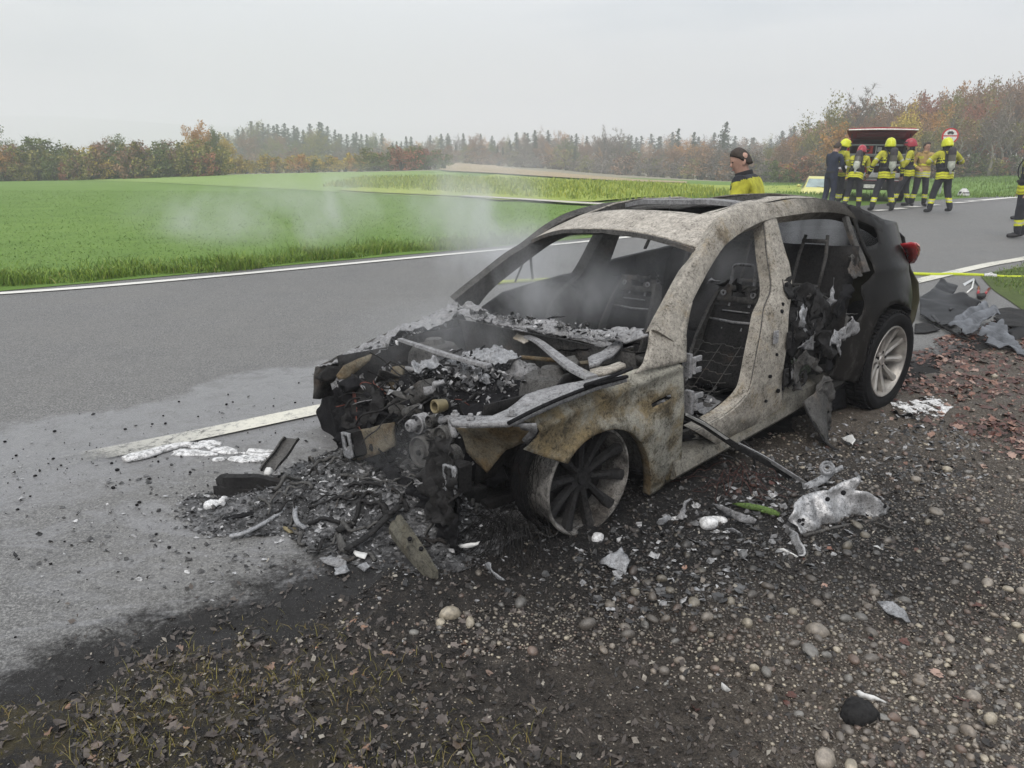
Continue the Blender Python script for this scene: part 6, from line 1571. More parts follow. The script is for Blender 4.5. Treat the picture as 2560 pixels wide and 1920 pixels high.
def person(label, loc, rz, h, top='fire', helmet='y', tank=True, lean=0.0, head_turn=0.0, head_nod=0.0, arms=None, feet=None, hair=None, group=None, bare_hands=True, trousers='band', knees=(0, 0), turn=0.0, collar=None):
    root = empty('person', loc, rz); k = h / 1.80; root.scale = (k, k, k); tag(root, label, 'person', group)
    V3 = Vector; ca, sa = math.cos(lean), math.sin(lean); hip = V3((0, 0, .95))
    def up(p):     # upper body: twist about the spine, then lean forward from the hips
        q = V3(p) - hip; q = Matrix.Rotation(turn, 3, 'Z') @ q; return hip + V3((q.x, q.y * ca + q.z * sa, q.z * ca - q.y * sa))
    bulk = {'fire': 1.0, 'tan': 1.0, 'back': 1.22}.get(top, .86)
    J = []; E = []; Rd = []; kind = []
    def add(p, r, par, kd):
        J.append(V3(p)); Rd.append(r if isinstance(r, tuple) else (r, r)); kind.append(kd)
        if par is not None: E.append((par, len(J) - 1))
        return len(J) - 1
    pel = add(hip, (.165 * bulk, .125 * bulk), None, 'torso'); bel = add(up((0, .005, 1.13)), (.175 * bulk, .13 * bulk), pel, 'torso'); che = add(up((0, 0, 1.33)), (.195 * bulk, .14 * bulk), bel, 'torso')
    nb = add(up((0, -.01, 1.49)), .088, che, 'torso'); ne = add(up((0, .005, 1.545)), .068, nb, 'neck')
    neck = J[ne]; HM = Matrix.Rotation(turn + head_turn, 3, 'Z') @ Matrix.Rotation(-head_nod, 3, 'X')
    hp = lambda p: neck + HM @ V3(p)
    h1 = add(hp((0, .020, .085)), (.080, .094), ne, 'head'); h2 = add(hp((0, .012, .165)), (.088, .108), h1, 'head'); h3 = add(hp((0, .005, .215)), (.062, .074), h2, 'head')
    A = {'L': [(-.30, -.03, 1.16), (-.31, .10, .93)], 'R': [(.30, -.03, 1.16), (.31, .10, .93)]}
    A.update(arms or {}); hands = []; SHS = set(); ELS = set()
    for sd, key in ((-1, 'L'), (1, 'R')):
        sh = add(up((sd * .205, -.005, 1.435)), .088 * bulk, che, 'arm'); SHS.add(sh); el = add(up(A[key][0]), .066 * bulk, sh, 'arm'); ELS.add(el); wr = add(up(A[key][1]), .048, el, 'arm'); d = (J[wr] - J[el]).normalized()
        pm = add(J[wr] + d * .055, (.040, .022), wr, 'hand'); q = d.cross(V3((sd * .2, 1, .1))).normalized(); hands.append((J[pm], d, q))
        tip = d * .8 + V3((0, .35, -.1)).normalized() * .35
        for f, (o, L) in enumerate(((-.028, .068), (-.009, .078), (.010, .074), (.028, .056))):
            b = add(J[pm] + d * .042 + q * o, .0105, pm, 'hand'); add(J[b] + tip.normalized() * L, .008, b, 'hand')
        tb = add(J[pm] + q * (-.040) + d * .005, .012, pm, 'hand'); add(J[tb] + (d * .7 - q * .6).normalized() * .045, .010, tb, 'hand')
    Fp = {'L': (-.13, 0, 0), 'R': (.13, 0, 0)}; Fp.update(feet or {})
    for i, (sd, key) in enumerate(((-1, 'L'), (1, 'R'))):
        f = V3(Fp[key]); hj = V3((sd * .098, 0, .90)); hpj = add(hj, (.118, .112), pel, 'leg'); m = hj.lerp(f + V3((0, 0, .09)), .48) + V3((0, .045 + knees[i], .01)); kn = add(m, .086, hpj, 'leg'); an = add(f + V3((0, -.01, .13)), .072, kn, 'leg')
        he = add(f + V3((0, -.035, .055)), .052, an, 'boot'); add(f + V3((sd * .02, .165, .045)), (.045, .036), he, 'boot')
    me = bpy.data.meshes.new('body'); me.from_pydata([tuple(p) for p in J], E, [])
    ob = bpy.data.objects.new('body', me); COL.objects.link(ob)
    md = ob.modifiers.new('skin', 'SKIN'); ob.modifiers.new('sub', 'SUBSURF').levels = 3; md.use_smooth_shade = True
    sv = me.skin_vertices[0].data
    for i, r in enumerate(Rd): sv[i].radius = r; sv[i].use_root = (i == 0)
    dg = bpy.context.evaluated_depsgraph_get(); me2 = bpy.data.meshes.new_from_object(ob.evaluated_get(dg)); COL.objects.unlink(ob); bpy.data.objects.remove(ob); bpy.data.meshes.remove(me); me2.name = 'body'
    mats = ['jk_yellow', 'jk_black', 'band', 'band_si', 'skin', 'tr_black', 'boot', 'glove', 'jk_tan', 'navy']; ix = {m: i for i, m in enumerate(mats)}
    me2.materials.clear()
    for m in mats: me2.materials.append(M[m])
    segs = [(J[a], J[b], kind[b], a, b) for a, b in E]; inv = up; MI = []
    for pl in me2.polygons:
        c = pl.center; best = min(((seg_d(c, a, b)[0] / max(.02, sum(Rd[j]) / 2), a, b, kd, i0, j) for a, b, kd, i0, j in segs), key=lambda q: q[0]); _, t = seg_d(c, best[1], best[2]); kd, i0 = best[3], best[4]
        q = c - hip; q = V3((q.x, q.y * ca - q.z * sa, q.z * ca + q.y * sa)); q = Matrix.Rotation(-turn, 3, 'Z') @ q; z = q.z + .95
        if kd in ('torso',) or (kd == 'arm' and i0 == che):
            if top == 'navy': m = 'navy'
            elif top == 'tan': m = 'jk_yellow' if 1.34 < z < 1.40 and abs(q.x) > .06 and q.y > 0 else ('band' if 1.16 < z < 1.19 else 'jk_tan')
            elif top == 'back': m = 'jk_black' if (q.y > .07 or z > 1.46) else 'jk_yellow'
            else: m = 'jk_yellow' if z > 1.33 else 'jk_black'; m = 'band' if (1.215 < z < 1.245 or 1.285 < z < 1.31) and abs(q.x) > .06 else m
            if z < .97 and top != 'navy': m = 'tr_black'
        elif kd == 'arm':
            upper = i0 in SHS
            if top == 'navy': m = 'navy'
            elif top == 'tan': m = 'jk_tan' if upper else ('band' if .3 < t < .42 or .55 < t < .67 else 'jk_tan')
            elif upper: m = 'band_si' if .62 < t < .70 else 'jk_yellow'
            else: m = 'band' if (.45 < t < .56 or .68 < t < .80) else ('jk_yellow' if t < .25 else 'jk_black')
        elif kd in ('neck', 'head'): m = 'skin'
        elif kd == 'hand': m = 'skin' if bare_hands else 'glove'
        elif kd == 'leg':
            low = c.z / 1.0
            m = 'tr_black'
            if trousers == 'band' and i0 != pel and c.z < .40 + max(0, Fp['L'][2], Fp['R'][2]):
                f = V3(Fp['L'] if c.x < (Fp['L'][0] + Fp['R'][0]) / 2 else Fp['R']); zz = c.z - f.z; m = 'band' if (.235 < zz < .275 or .305 < zz < .345) else ('band_si' if .275 <= zz <= .305 else 'tr_black')
            if top == 'navy': m = 'navy'
        else: m = 'boot'
        MI.append(ix[m])
    me2.polygons.foreach_set('material_index', MI); me2.polygons.foreach_set('use_smooth', [True] * len(MI))
    link(bpy.data.objects.new('body', me2), root)
    # jacket skirt with its bands
    if top != 'navy':
        mb = MB(); rows = [(1.10, 1.0, 0), (1.03, 1.04, 0), (.99, 1.06, 1), (.955, 1.075, 2), (.92, 1.09, 1), (.885, 1.10, 2), (.85, 1.11, 1), (.825, 1.115, 0), (.822, 1.08, 0)]; base = .19 * bulk; ring = []
        for z, s_, mi in rows: ring.append([up((base * s_ * math.cos(a), .150 * bulk * s_ * math.sin(a) * (1 + .05 * math.sin(3 * a)), z + .008 * math.sin(5 * a))) for a in np.linspace(0, 6.283, 29)[:-1]])
        for i in range(len(rows) - 1): mb.loft([ring[i], ring[i + 1]], mi=rows[i][2], cap=False)
        body_m = 'jk_tan' if top == 'tan' else ('jk_yellow' if top == 'back' else 'jk_black'); mb.build('jacket_skirt', [M[body_m], M['band'], M['jk_yellow'] if top != 'tan' else M['band_si']], root, smooth=True, solid=.008)
        mb = MB(); mb.lathe([(.085, -.03), (.092, .02), (.088, .055), (.075, .055), (.075, .0)], up((0, -.005, 1.495)), up((0, 0, 1.6)) - up((0, 0, 1.5)), 18); mb.build('collar', M['jk_tan' if top == 'tan' else (collar or 'jk_black')], root, smooth=True)
    else:
        mb = MB(); mb.lathe([(.064, -.03), (.070, .02), (.066, .045), (.058, .045)], up((0, -.0, 1.50)), up((0, 0, 1.6)) - up((0, 0, 1.5)), 16); mb.build('collar', M['navy'], root, smooth=True)
        mb = MB(); mb.lathe([(.150, -.02), (.156, 0), (.150, .025)], (0, 0, .985), (0, 0, 1), 20); mb.build('belt', M['boot'], root, smooth=True)
    # head details
    mb = MB(); mb.loft([[hp((-.010, .098, .125)), hp((.010, .098, .125)), hp((.004, .101, .125)), hp((-.004, .101, .125))], [hp((-.018, .098, .085)), hp((.018, .098, .085)), hp((.010, .124, .085)), hp((-.010, .124, .085))], [hp((-.012, .094, .074)), hp((.012, .094, .074)), hp((.006, .104, .074)), hp((-.006, .104, .074))]]); mb.build('nose', M['skin'], root, smooth=True)
    for sx in (-1, 1):
        mb = MB(); mb.ell(hp((sx * .032, .096, .125)), (.012, .008, .007), 6, 8); mb.build('eye', M['eye'], root, smooth=True)
        mb = MB(); mb.ell(hp((sx * .080, .0, .105)), (.010, .022, .034), 6, 8); mb.build('ear', M['skin'], root, smooth=True)
    mb = MB(); mb.ell(hp((0, .092, .045)), (.024, .010, .006), 6, 8); mb.build('mouth', M['lip'], root, smooth=True)
    if helmet:
        hm = M['helm_y' if helmet == 'y' else 'helm_r']; mb = MB(); secs = []
        for i in range(13):
            th = math.pi * .5 * i / 12; rr = math.cos(th) ** .62; z = .115 + .165 * math.sin(th)
            secs.append([hp((.128 * rr * math.cos(a), .010 + (.150 + (.035 if math.sin(a) < 0 else .012) * (1 - i / 12)) * rr * math.sin(a), z - (.055 * (1 - i / 12) ** 2 if math.sin(a) < .35 else 0))) for a in np.linspace(0, 6.283, 25)[:-1]])
        mb.loft(secs, cap=True); ho = mb.build('helmet', hm, root, smooth=True)
        mb = MB(); mb.loft([[hp((.012 * w, y, z)) for w in (-1, 1)] + [hp((.007, y, z + .012)), hp((-.007, y, z + .012))] for y, z in ((.155, .16), (.12, .235), (.05, .277), (-.04, .279), (-.11, .24), (-.15, .17))]); mb.build('comb', hm, ho, auto=35)
        mb = MB(); mb.grid([[hp((.126 * math.sin(a), .02 + .155 * math.cos(a), z)) for a in np.linspace(-1.2, 1.2, 11)] for z in (.165, .205)]); mb.build('visor', M['visor'], ho, smooth=True, solid=.004)
        mb = MB(); mb.grid([[hp((.105 * r * math.sin(a), .0 - .115 * r * math.cos(a), z)) for a in np.linspace(-1.7, 1.7, 15)] for z, r in ((.13, 1.0), (.06, 1.02), (.0, .98), (-.05, 1.12))]); mb.build('neck_cape', M['hood'], ho, smooth=True, solid=.008)
    if hair or (not helmet):
        mb = MB(); secs = []
        for i in range(9):
            th = math.pi * .5 * i / 8; rr = math.cos(th)
            secs.append([hp((.0895 * rr * math.cos(a), -.006 + .107 * rr * math.sin(a), .155 + .099 * math.sin(th) - (1 - i / 8) * (.085 * sm(.35, -.3, math.sin(a)) - .03 * sm(.4, .9, math.sin(a))))) for a in np.linspace(0, 6.283, 21)[:-1]])
        mb.loft(secs); mb.build('hair', M['hair_d'], root, smooth=True)
    if tank:
        t = bpy.data.objects.new('breathing_set', None); link(t, root)
        ax = (up((0, -.2, 1.5)) - up((0, -.2, 1.0))).normalized(); c0 = up((.0 + .02, -.235, .98)); q = lambda d: c0 + ax * d
        mb = MB(); mb.lathe([(.0, .0), (.028, .0), (.034, .04), (.060, .075), (.083, .11), (.085, .30)], c0, ax, 20); mb.build('cylinder_label_end', M['cyl_lab'], t, smooth=True)
        mb = MB(); mb.lathe([(.0855, .25), (.0862, .42), (.0855, .43)], c0, ax, 20); mb.build('cylinder', M['cyl'], t, smooth=True)
        mb = MB(); mb.lathe([(.088, .40), (.092, .43), (.088, .54), (.060, .585), (.0, .60)], c0, ax, 20); mb.build('cylinder_cover', M['cyl_cap'], t, smooth=True)
        mb = MB(); mb.lathe([(.0, -.05), (.020, -.05), (.022, .0), (.014, .01)], c0, ax, 12); mb.tube([q(-.02), q(-.02) + up((.12, -.15, .95)) - up((0, -.2, .95))], .010, 6); mb.build('valve', M['band_si'], t, smooth=True)
        mb = MB(); mb.grid([[up((x, -.155 - .012 * math.cos(x * 9), z)) for x in np.linspace(-.10, .13, 5)] for z in np.linspace(1.0, 1.42, 6)]); mb.build('back_plate', M['boot'], t, smooth=True, solid=.02)
        for sx in (-1, 1):
            mb = MB(); mb.tube(smooth_path([up((sx * .07, -.17, 1.36)), up((sx * .11, -.10, 1.515)), up((sx * .125, .04, 1.51)), up((sx * .13, .155, 1.34)), up((sx * .16, .12, 1.12)), up((sx * .19, -.08, 1.05))], 22), .020, 6, flat=.4); mb.build('shoulder_strap', M['jk_black'], t, smooth=True)
        mb = MB(); mb.lathe([(.210, -.02), (.216, 0), (.210, .025)], up((0, 0, 1.06)), ax, 24); 
        for i, v_ in enumerate(mb.v): mb.v[i] = (v_[0], v_[1] * .86, v_[2])
        mb.build('waist_belt', M['boot'], t, smooth=True)
    return root, up, hp

def ground(p, z=None): return (p[0], p[1], Ht(p[0], p[1]) + .012)
fire = dict(group='firefighters standing round the red van')
# bareheaded man behind the roof of the wreck
Pm = (2.561,8,1.427); person('bareheaded firefighter behind the wreck roof, yellow back and dark collar', (Pm[0], Pm[1], Ht(Pm[0], Pm[1])), R(58), 1.84, top='back', helmet=None, tank=False, lean=.30, head_nod=.25, head_turn=.6, arms={'L': [(-.29, .06, 1.18), (-.20, .30, 1.05)], 'R': [(.29, .06, 1.18), (.20, .30, 1.05)]}, collar='hood')
pp = (8.86,21.511); person('man in plain navy police clothes writing, leftmost of the group by the van', ground(pp), R(-62), 1.80, top='navy', helmet=None, tank=False, lean=.10, head_nod=.35, arms={'L': [(-.25, .12, 1.15), (-.10, .33, 1.08)], 'R': [(.25, .10, 1.15), (.14, .34, 1.05)]})
pp = (9.358,22.162); person('yellow helmeted firefighter with blue collar behind the navy clad man', ground(pp), R(-80), 1.84, tank=False, lean=.05, head_nod=.25, arms={'L': [(-.25, .10, 1.15), (-.14, .34, 1.08)], 'R': [(.25, .06, 1.15), (.16, .30, 1.05)]}, collar='blue_col')
CLIP = (9.358,22.162)
pp = (9.354,21.078); person('red helmeted firefighter bending forward with an air bottle on his back', ground(pp), R(-38), 1.74, helmet='r', lean=.42, head_nod=.25, arms={'L': [(-.28, .18, 1.16), (-.16, .40, 1.10)], 'R': [(.28, .16, 1.16), (.18, .40, 1.08)]}, feet={'L': (-.18, -.05, 0), 'R': (.16, .12, 0)})
pp = (9.961,20.59); person('yellow helmeted firefighter with air bottle seen from behind, centre of the group', ground(pp), R(-4), 1.86, lean=.06, head_turn=-.15, arms={'L': [(-.36, -.02, 1.20), (-.40, .10, .97)], 'R': [(.36, -.04, 1.18), (.40, .05, .92)]}, feet={'L': (-.27, -.04, 0), 'R': (.26, .02, 0)})
pp = (11.288,22.095); person('red helmeted firefighter facing left, half hidden at the right side of the van', ground(pp), R(62), 1.84, helmet='r', tank=False, lean=.04, head_nod=.1, arms={'L': [(-.28, .05, 1.18), (-.24, .26, 1.0)], 'R': [(.30, .04, 1.18), (.26, .26, .98)]}, feet={'L': (-.14, .25, 0), 'R': (.14, -.1, 0)})
pp = (11.709,22.099); person('bareheaded firefighter in a tan jacket facing the camera', ground(pp), R(172), 1.78, top='tan', helmet=None, tank=False, head_turn=.35, arms={'L': [(-.29, .06, 1.18), (-.10, .24, 1.30)], 'R': [(.33, .02, 1.18), (.20, .20, 1.06)]}, feet={'L': (-.17, 0, 0), 'R': (.17, .02, 0)})
pp = (11.16,19.967); person('yellow helmeted firefighter with air bottle stepping, right of the tan jacket', ground(pp), R(8), 1.86, lean=.12, head_turn=.1, head_nod=.15, turn=-.2, arms={'L': [(-.42, .06, 1.22), (-.22, .28, 1.27)], 'R': [(.44, .04, 1.22), (.24, .28, 1.28)]}, feet={'L': (-.22, .06, 0), 'R': (.20, -.12, .03)})
pp = (10.014,14.963); person('firefighter cut off by the right picture edge, standing on the road', ground(pp), R(70), 1.84, lean=.04, arms={'L': [(-.29, -.04, 1.16), (-.29, .04, .92)], 'R': [(.29, -.04, 1.16), (.29, .04, .92)]}, feet={'L': (-.11, .05, 0), 'R': (.12, -.08, 0)})
pp = (12.606,18.261); person('firefighter behind the one at the right picture edge, only a boot in view', ground(pp), R(95), 1.82, feet={'L': (-.13, .62, 0), 'R': (.13, -.15, 0)}, knees=(.05, 0))
mb = MB(); c = Vector((CLIP[0] + .02, CLIP[1] - .30, Ht(*CLIP) + 1.10)); mb.box(c, (.34, .26, .012), rot3(.15, -.25, .3)); mb.box(c + Vector((0, 0, .010)), (.30, .21, .006), rot3(.15, -.25, .3)); o = mb.build('clipboard', M['melt_white'], None, bevel=.004); tag(o, 'white clipboard held between the navy clad man and the firefighter', 'clipboard')
mb = MB(); mb.box(c + Vector((.12, .04, .03)), (.05, .10, .02), rot3(.15, -.25, .3)); ob = mb.build('clip', M['band_si'], None, bevel=.003); ob.parent = o; ob.matrix_parent_inverse = o.matrix_world.inverted()

# ================================================================== red fire van with its tailgate up
M['van_red'] = plain('van_red_paint', (.27, .012, .022), .5, 0, .15, 3, 0, .12); M['van_in'] = plain('van_inside_red', (.17, .012, .022), .45, 0, .2, 4)
M['shelf'] = plain('shelf_aluminium', (.42, .43, .43), .4, .4, .1); M['dark_pl'] = plain('dark_plastic', (.022, .022, .024), .6); M['orange_red'] = plain('signal_red_plastic', (.50, .028, .012), .4, 0, .08)
M['glass_d'] = plain('dark_glass', (.02, .025, .03), .05); M['hazard'] = plain('hazard_yellow', (.65, .50, .02), .4); M['white_p'] = plain('white_paint', (.55, .55, .53), .35)
vp = (11.207,23.96); VAN = empty('fire_van', (vp[0], vp[1], Ht(*vp) + .012), R(-22)); tag(VAN, 'dark red fire van seen from behind with its tailgate raised', 'van')
def vsec(y, w, z0, z1, r=.16): return [Vector((-w, y, z0)), Vector((-w * 1.0, y, .95)), Vector((-w * .93, y, z1 - r)), Vector((-w * .84, y, z1 - .03)), Vector((-w * .45, y, z1)), Vector((w * .45, y, z1)), Vector((w * .84, y, z1 - .03)), Vector((w * .93, y, z1 - r)), Vector((w, y, .95)), Vector((w, y, z0))]
prof = [(0, .95, .50, 1.93), (.15, .955, .46, 1.95), (1.5, .96, .40, 1.98), (3.0, .95, .40, 1.96), (3.5, .93, .40, 1.86), (4.15, .92, .40, 1.18), (4.75, .88, .42, 1.02), (4.9, .78, .45, .80)]
mb = MB(); mb.loft([vsec(y, w, a, b, .16 if y < 3.6 else .05) for y, w, a, b in prof], closed=False, cap=False); mb.build('body', M['van_red'], VAN, auto=32, solid=.04)
mb = MB(); mb.box((0, 1.2, .62), (1.78, 2.4, .05)); mb.box((0, 2.4, 1.2), (1.78, .04, 1.3)); mb.build('load_floor', M['van_in'], VAN)
for sx in (-1, 1):
    mb = MB(); mb.loft([[Vector((sx * .95, -.01, .52)), Vector((sx * .95, -.01, .95)), Vector((sx * .885, -.01, 1.75)), Vector((sx * .80, -.01, 1.90)), Vector((sx * .72, .0, 1.80)), Vector((sx * .80, .0, 1.68)), Vector((sx * .84, .0, .95)), Vector((sx * .84, .0, .52))], [Vector((sx * .95, .16, .52)), Vector((sx * .95, .16, .95)), Vector((sx * .885, .16, 1.75)), Vector((sx * .80, .16, 1.90)), Vector((sx * .72, .16, 1.80)), Vector((sx * .80, .16, 1.68)), Vector((sx * .84, .16, .95)), Vector((sx * .84, .16, .52))]]); o = mb.build('rear_pillar', M['van_red'], VAN, auto=35)
    mb = MB(); mb.box((sx * .905, -.02, 1.02), (.10, .05, .42), bevel if False else None); mb.build('tail_light', M['orange_red'], VAN, bevel=.015)
    for zz, mm in ((1.16, 'lens'), (.92, 'lens2')):
        mb = MB(); mb.box((sx * .905, -.05, zz), (.08, .02, .09)); mb.build('lamp_lens', M[mm], VAN, bevel=.008)
    mb = MB(); mb.lathe([(.20, .10), (.23, .12), (.31, .12), (.335, .08), (.335, -.08), (.30, -.12), (.20, -.12)], (sx * .84, .75, .335), (1, 0, 0), 32, closed=True); w_ = mb.build('wheel', M['tyre'], VAN, auto=40)
    mb = MB(); mb.lathe([(.0, sx * .06), (.08, sx * .07), (.19, sx * .10), (.21, sx * .12)], (sx * .84, .75, .335), (1, 0, 0), 24); mb.build('rim', M['shelf'], w_, smooth=True)
    mb = MB(); mb.lathe([(.20, .10), (.31, .12), (.335, .08), (.335, -.08), (.20, -.12)], (sx * .84, 3.7, .335), (1, 0, 0), 28, closed=True); mb.build('wheel', M['tyre'], VAN, auto=40)
    for k in range(3):
        mb = MB(); z = .60 + k * .085; mb.loft([[Vector((sx * .95, -.075, z)), Vector((sx * .76, -.075, z + .10)), Vector((sx * .76, -.075, z + .145)), Vector((sx * .95, -.075, z + .045))], [Vector((sx * .95, -.068, z)), Vector((sx * .76, -.068, z + .10)), Vector((sx * .76, -.068, z + .145)), Vector((sx * .95, -.068, z + .045))]]); mb.build('hazard_stripe', M['hazard'], VAN)
    mb = MB(); mb.tube([Vector((sx * .78, .05, 1.55)), Vector((sx * .80, -.45, 2.02))], .014, 8); mb.build('gas_strut', M['dark_pl'], VAN)
mb = MB(); mb.loft([[Vector((-.97, y, z)), Vector((.97, y, z))] + [Vector((.97, y2, z2)), Vector((-.97, y2, z2))] for y, z, y2, z2 in ((-.09, .36, .05, .36), (-.12, .45, .05, .45), (-.11, .60, .05, .60), (-.06, .63, .05, .63))]); mb.build('rear_bumper', M['dark_pl'], VAN, auto=35)
mb = MB(); mb.box((0, -.125, .47), (.52, .012, .11)); mb.build('number_plate', M['white_p'], VAN)
mb = MB(); secs = []
for u in np.linspace(0, 1, 9):      # raised tailgate, a little arched
    y = .02 - 1.12 * u; z = 1.93 + .26 * math.sin(u * 1.5) - .05 * u * u; w = .86 + .10 * math.sin(u * 2.2)
    secs.append([Vector((-w, y, z - .03)), Vector((-w * .9, y, z + .015)), Vector((0, y, z + .04)), Vector((w * .9, y, z + .015)), Vector((w, y, z - .03)), Vector((w * .86, y, z - .06)), Vector((0, y, z - .03)), Vector((-w * .86, y, z - .06))])
mb.loft(secs); tg_ = mb.build('tailgate', M['van_red'], VAN, auto=40)
mb = MB(); mb.grid([[Vector((x, .02 - 1.12 * u, 1.93 + .26 * math.sin(u * 1.5) - .05 * u * u - .068)) for x in np.linspace(-.66, .66, 6)] for u in np.linspace(.12, .62, 5)]); mb.build('tailgate_window', M['van_in'], tg_, smooth=True, solid=.01)
mb = MB(); mb.loft([[Vector((x, -1.09, 2.08 + .02 * math.cos(x * 1.6))), Vector((x, -1.14, 2.095 + .02 * math.cos(x * 1.6))), Vector((x, -1.13, 2.125 + .02 * math.cos(x * 1.6))), Vector((x, -1.08, 2.115 + .02 * math.cos(x * 1.6)))] for x in np.linspace(-.92, .92, 9)]); mb.build('tailgate_glint', M['white_p'], tg_, auto=40)  # white bar paints the sky's reflection along the tailgate's top edge
for z, m, d in ((.70, 'shelf', .10), (1.10, 'shelf', .04), (1.38, 'shelf', .07), (1.68, 'shelf', .03)):
    mb = MB(); mb.box((0, .75, z), (1.62, 1.4, d)); mb.box((0, .06, z + .01), (1.62, .02, d + .02)); mb.build('shelf', M[m], VAN, bevel=.006)
for x in (-.80, -.05, .80):
    mb = MB(); mb.box((x, .62, 1.14), (.03, 1.1, 1.06)); mb.build('shelf_upright', M['shelf'], VAN)
mb = MB(); mb.box((0, .14, .80), (1.5, .3, .14)); mb.build('drawer', M['shelf'], VAN, bevel=.01)
def van_item(name, label, cat, mb, m, sub=None, bevel=.01):
    o = mb.build(name, M[m], None, bevel=bevel); o.location = VAN.location; o.rotation_euler = VAN.rotation_euler; tag(o, label, cat)
    for nm, b2, m2 in (sub or []): b2.build(nm, M[m2], o)
    return o
mb = MB(); mb.box((-.32, .25, 1.56), (.36, .30, .28)); b2 = MB(); b2.lathe([(.0, -.0), (.10, -.0), (.105, .02), (.0, .03)], (-.32, .085, 1.56), (0, -1, 0), 20); b3 = MB(); b3.box((-.32, .045, 1.56), (.22, .02, .03)); b4 = MB()
for sx in (-1, 1): b4.box((-.32 + sx * .16, .09, 1.67), (.05, .03, .05))
van_item('fan_box', 'orange red box with a black round opening on the top shelf of the van', 'equipment box', mb, 'orange_red', [('fan_grille', b2, 'dark_pl'), ('grille_bar', b3, 'orange_red'), ('corner_lug', b4, 'orange_red')])
mb = MB(); mb.box((.05, .28, 1.55), (.22, .28, .24)); b2 = MB(); b2.box((.05, .13, 1.56), (.12, .02, .14)); van_item('grey_case', 'dark grey case beside the orange red box in the van', 'case', mb, 'dark_pl', [('case_front', b2, 'shelf')])
mb = MB(); mb.box((-.30, .25, 1.205), (.34, .3, .15)); b2 = MB(); b2.box((-.30, .09, 1.22), (.14, .02, .03)); van_item('red_toolbox', 'dull red toolbox on the middle shelf of the van', 'toolbox', mb, 'lens', [('handle', b2, 'dark_pl')])
mb = MB(); mb.box((-.35, .25, .95), (.46, .3, .20)); b2 = MB(); b2.box((-.35, .09, .97), (.2, .02, .03)); van_item('red_case', 'red case on the lowest shelf of the van', 'case', mb, 'van_red', [('handle', b2, 'dark_pl')])
mb = MB(); mb.box((.42, .25, 1.22), (.40, .3, .18)); b2 = MB(); b2.box((.42, .09, 1.24), (.3, .02, .02)); van_item('black_case', 'black case on the middle shelf at the right in the van', 'case', mb, 'dark_pl', [('latch', b2, 'shelf')])

# ------------------------------------------------------------------ pale yellow car beyond
M['lime'] = plain('pale_yellow_paint', (.44, .42, .13), .35, 0, .06, 3); M['glass_p'] = plain('windscreen_glass', (.20, .25, .25), .05, 0, .2, 3)
CP = (15.927,40,.172); YC = empty('parked_car', (CP[0], CP[1], Ht(CP[0], CP[1]) + .02), R(158)); tag(YC, 'pale yellow car facing the camera behind the navy clad man', 'car')
def csec(y, w, zb, zt, wt): return [Vector((-w, y, .28)), Vector((-w * 1.02, y, .55)), Vector((-w * .98, y, zb)), Vector((-wt, y, zt)), Vector((wt, y, zt)), Vector((w * .98, y, zb)), Vector((w * 1.02, y, .55)), Vector((w, y, .28))]
mb = MB(); mb.loft([csec(y, w, zb, zt, wt) for y, w, zb, zt, wt in ((2.0, .66, .50, .60, .5), (1.92, .78, .66, .72, .62), (1.5, .84, .80, .90, .66), (.95, .85, .88, 1.0, .68), (.35, .85, .92, 1.42, .56), (-.3, .85, .94, 1.50, .56), (-1.2, .84, .94, 1.46, .55), (-1.85, .80, .90, 1.0, .62), (-2.0, .72, .60, .70, .58))]); mb.build('body', M['lime'], YC, auto=30)
mb = MB(); mb.add([(-.64, .98, .99), (.64, .98, .99), (.53, .40, 1.40), (-.53, .40, 1.40)], [(0, 1, 2, 3)]); o = mb.build('windscreen', M['glass_p'], YC, solid=-.012)
mb = MB(); mb.tube([(-.62, 1.0, 1.0), (.1, .96, 1.02)], .012, 5); mb.build('wiper', M['dark_pl'], o)
mb = MB(); mb.box((0, 1.97, .46), (1.0, .06, .14)); mb.build('grille', M['dark_pl'], YC, bevel=.01)
for k in range(3):
    mb = MB(); mb.box((-.42 + .11 * k, 1.05, .985), (.06, .05, .012)); mb.build('bonnet_vent', M['dark_pl'], YC)
for sx in (-1, 1):
    mb = MB(); mb.lathe([(.0, .02), (.09, .015), (.12, -.02)], (sx * .56, 1.93, .64), (0, 1, .3), 20); h_ = mb.build('headlight', M['shelf'], YC, smooth=True)
    mb = MB(); mb.lathe([(.12, .0), (.135, .02), (.14, -.01)], (sx * .56, 1.925, .64), (0, 1, .3), 20); mb.build('headlight_ring', M['dark_pl'], h_, smooth=True)
    mb = MB(); mb.ell((sx * .98, .72, 1.05), (.10, .06, .075)); mb.build('mirror', M['lime'], YC, smooth=True)
    for y in (1.25, -1.25):
        mb = MB(); mb.lathe([(.0, .09), (.18, .09), (.28, .08), (.30, .04), (.30, -.09), (.0, -.09)], (sx * .76, y, .30), (sx, 0, 0), 24); mb.build('wheel', M['tyre'], YC, auto=40)
    mb = MB(); mb.add([(sx * .845, .75, .97), (sx * .845, -1.3, .98), (sx * .60, -1.15, 1.40), (sx * .60, .30, 1.38)], [(0, 1, 2, 3)]); mb.build('side_window', M['glass_p'], YC, solid=-.012)

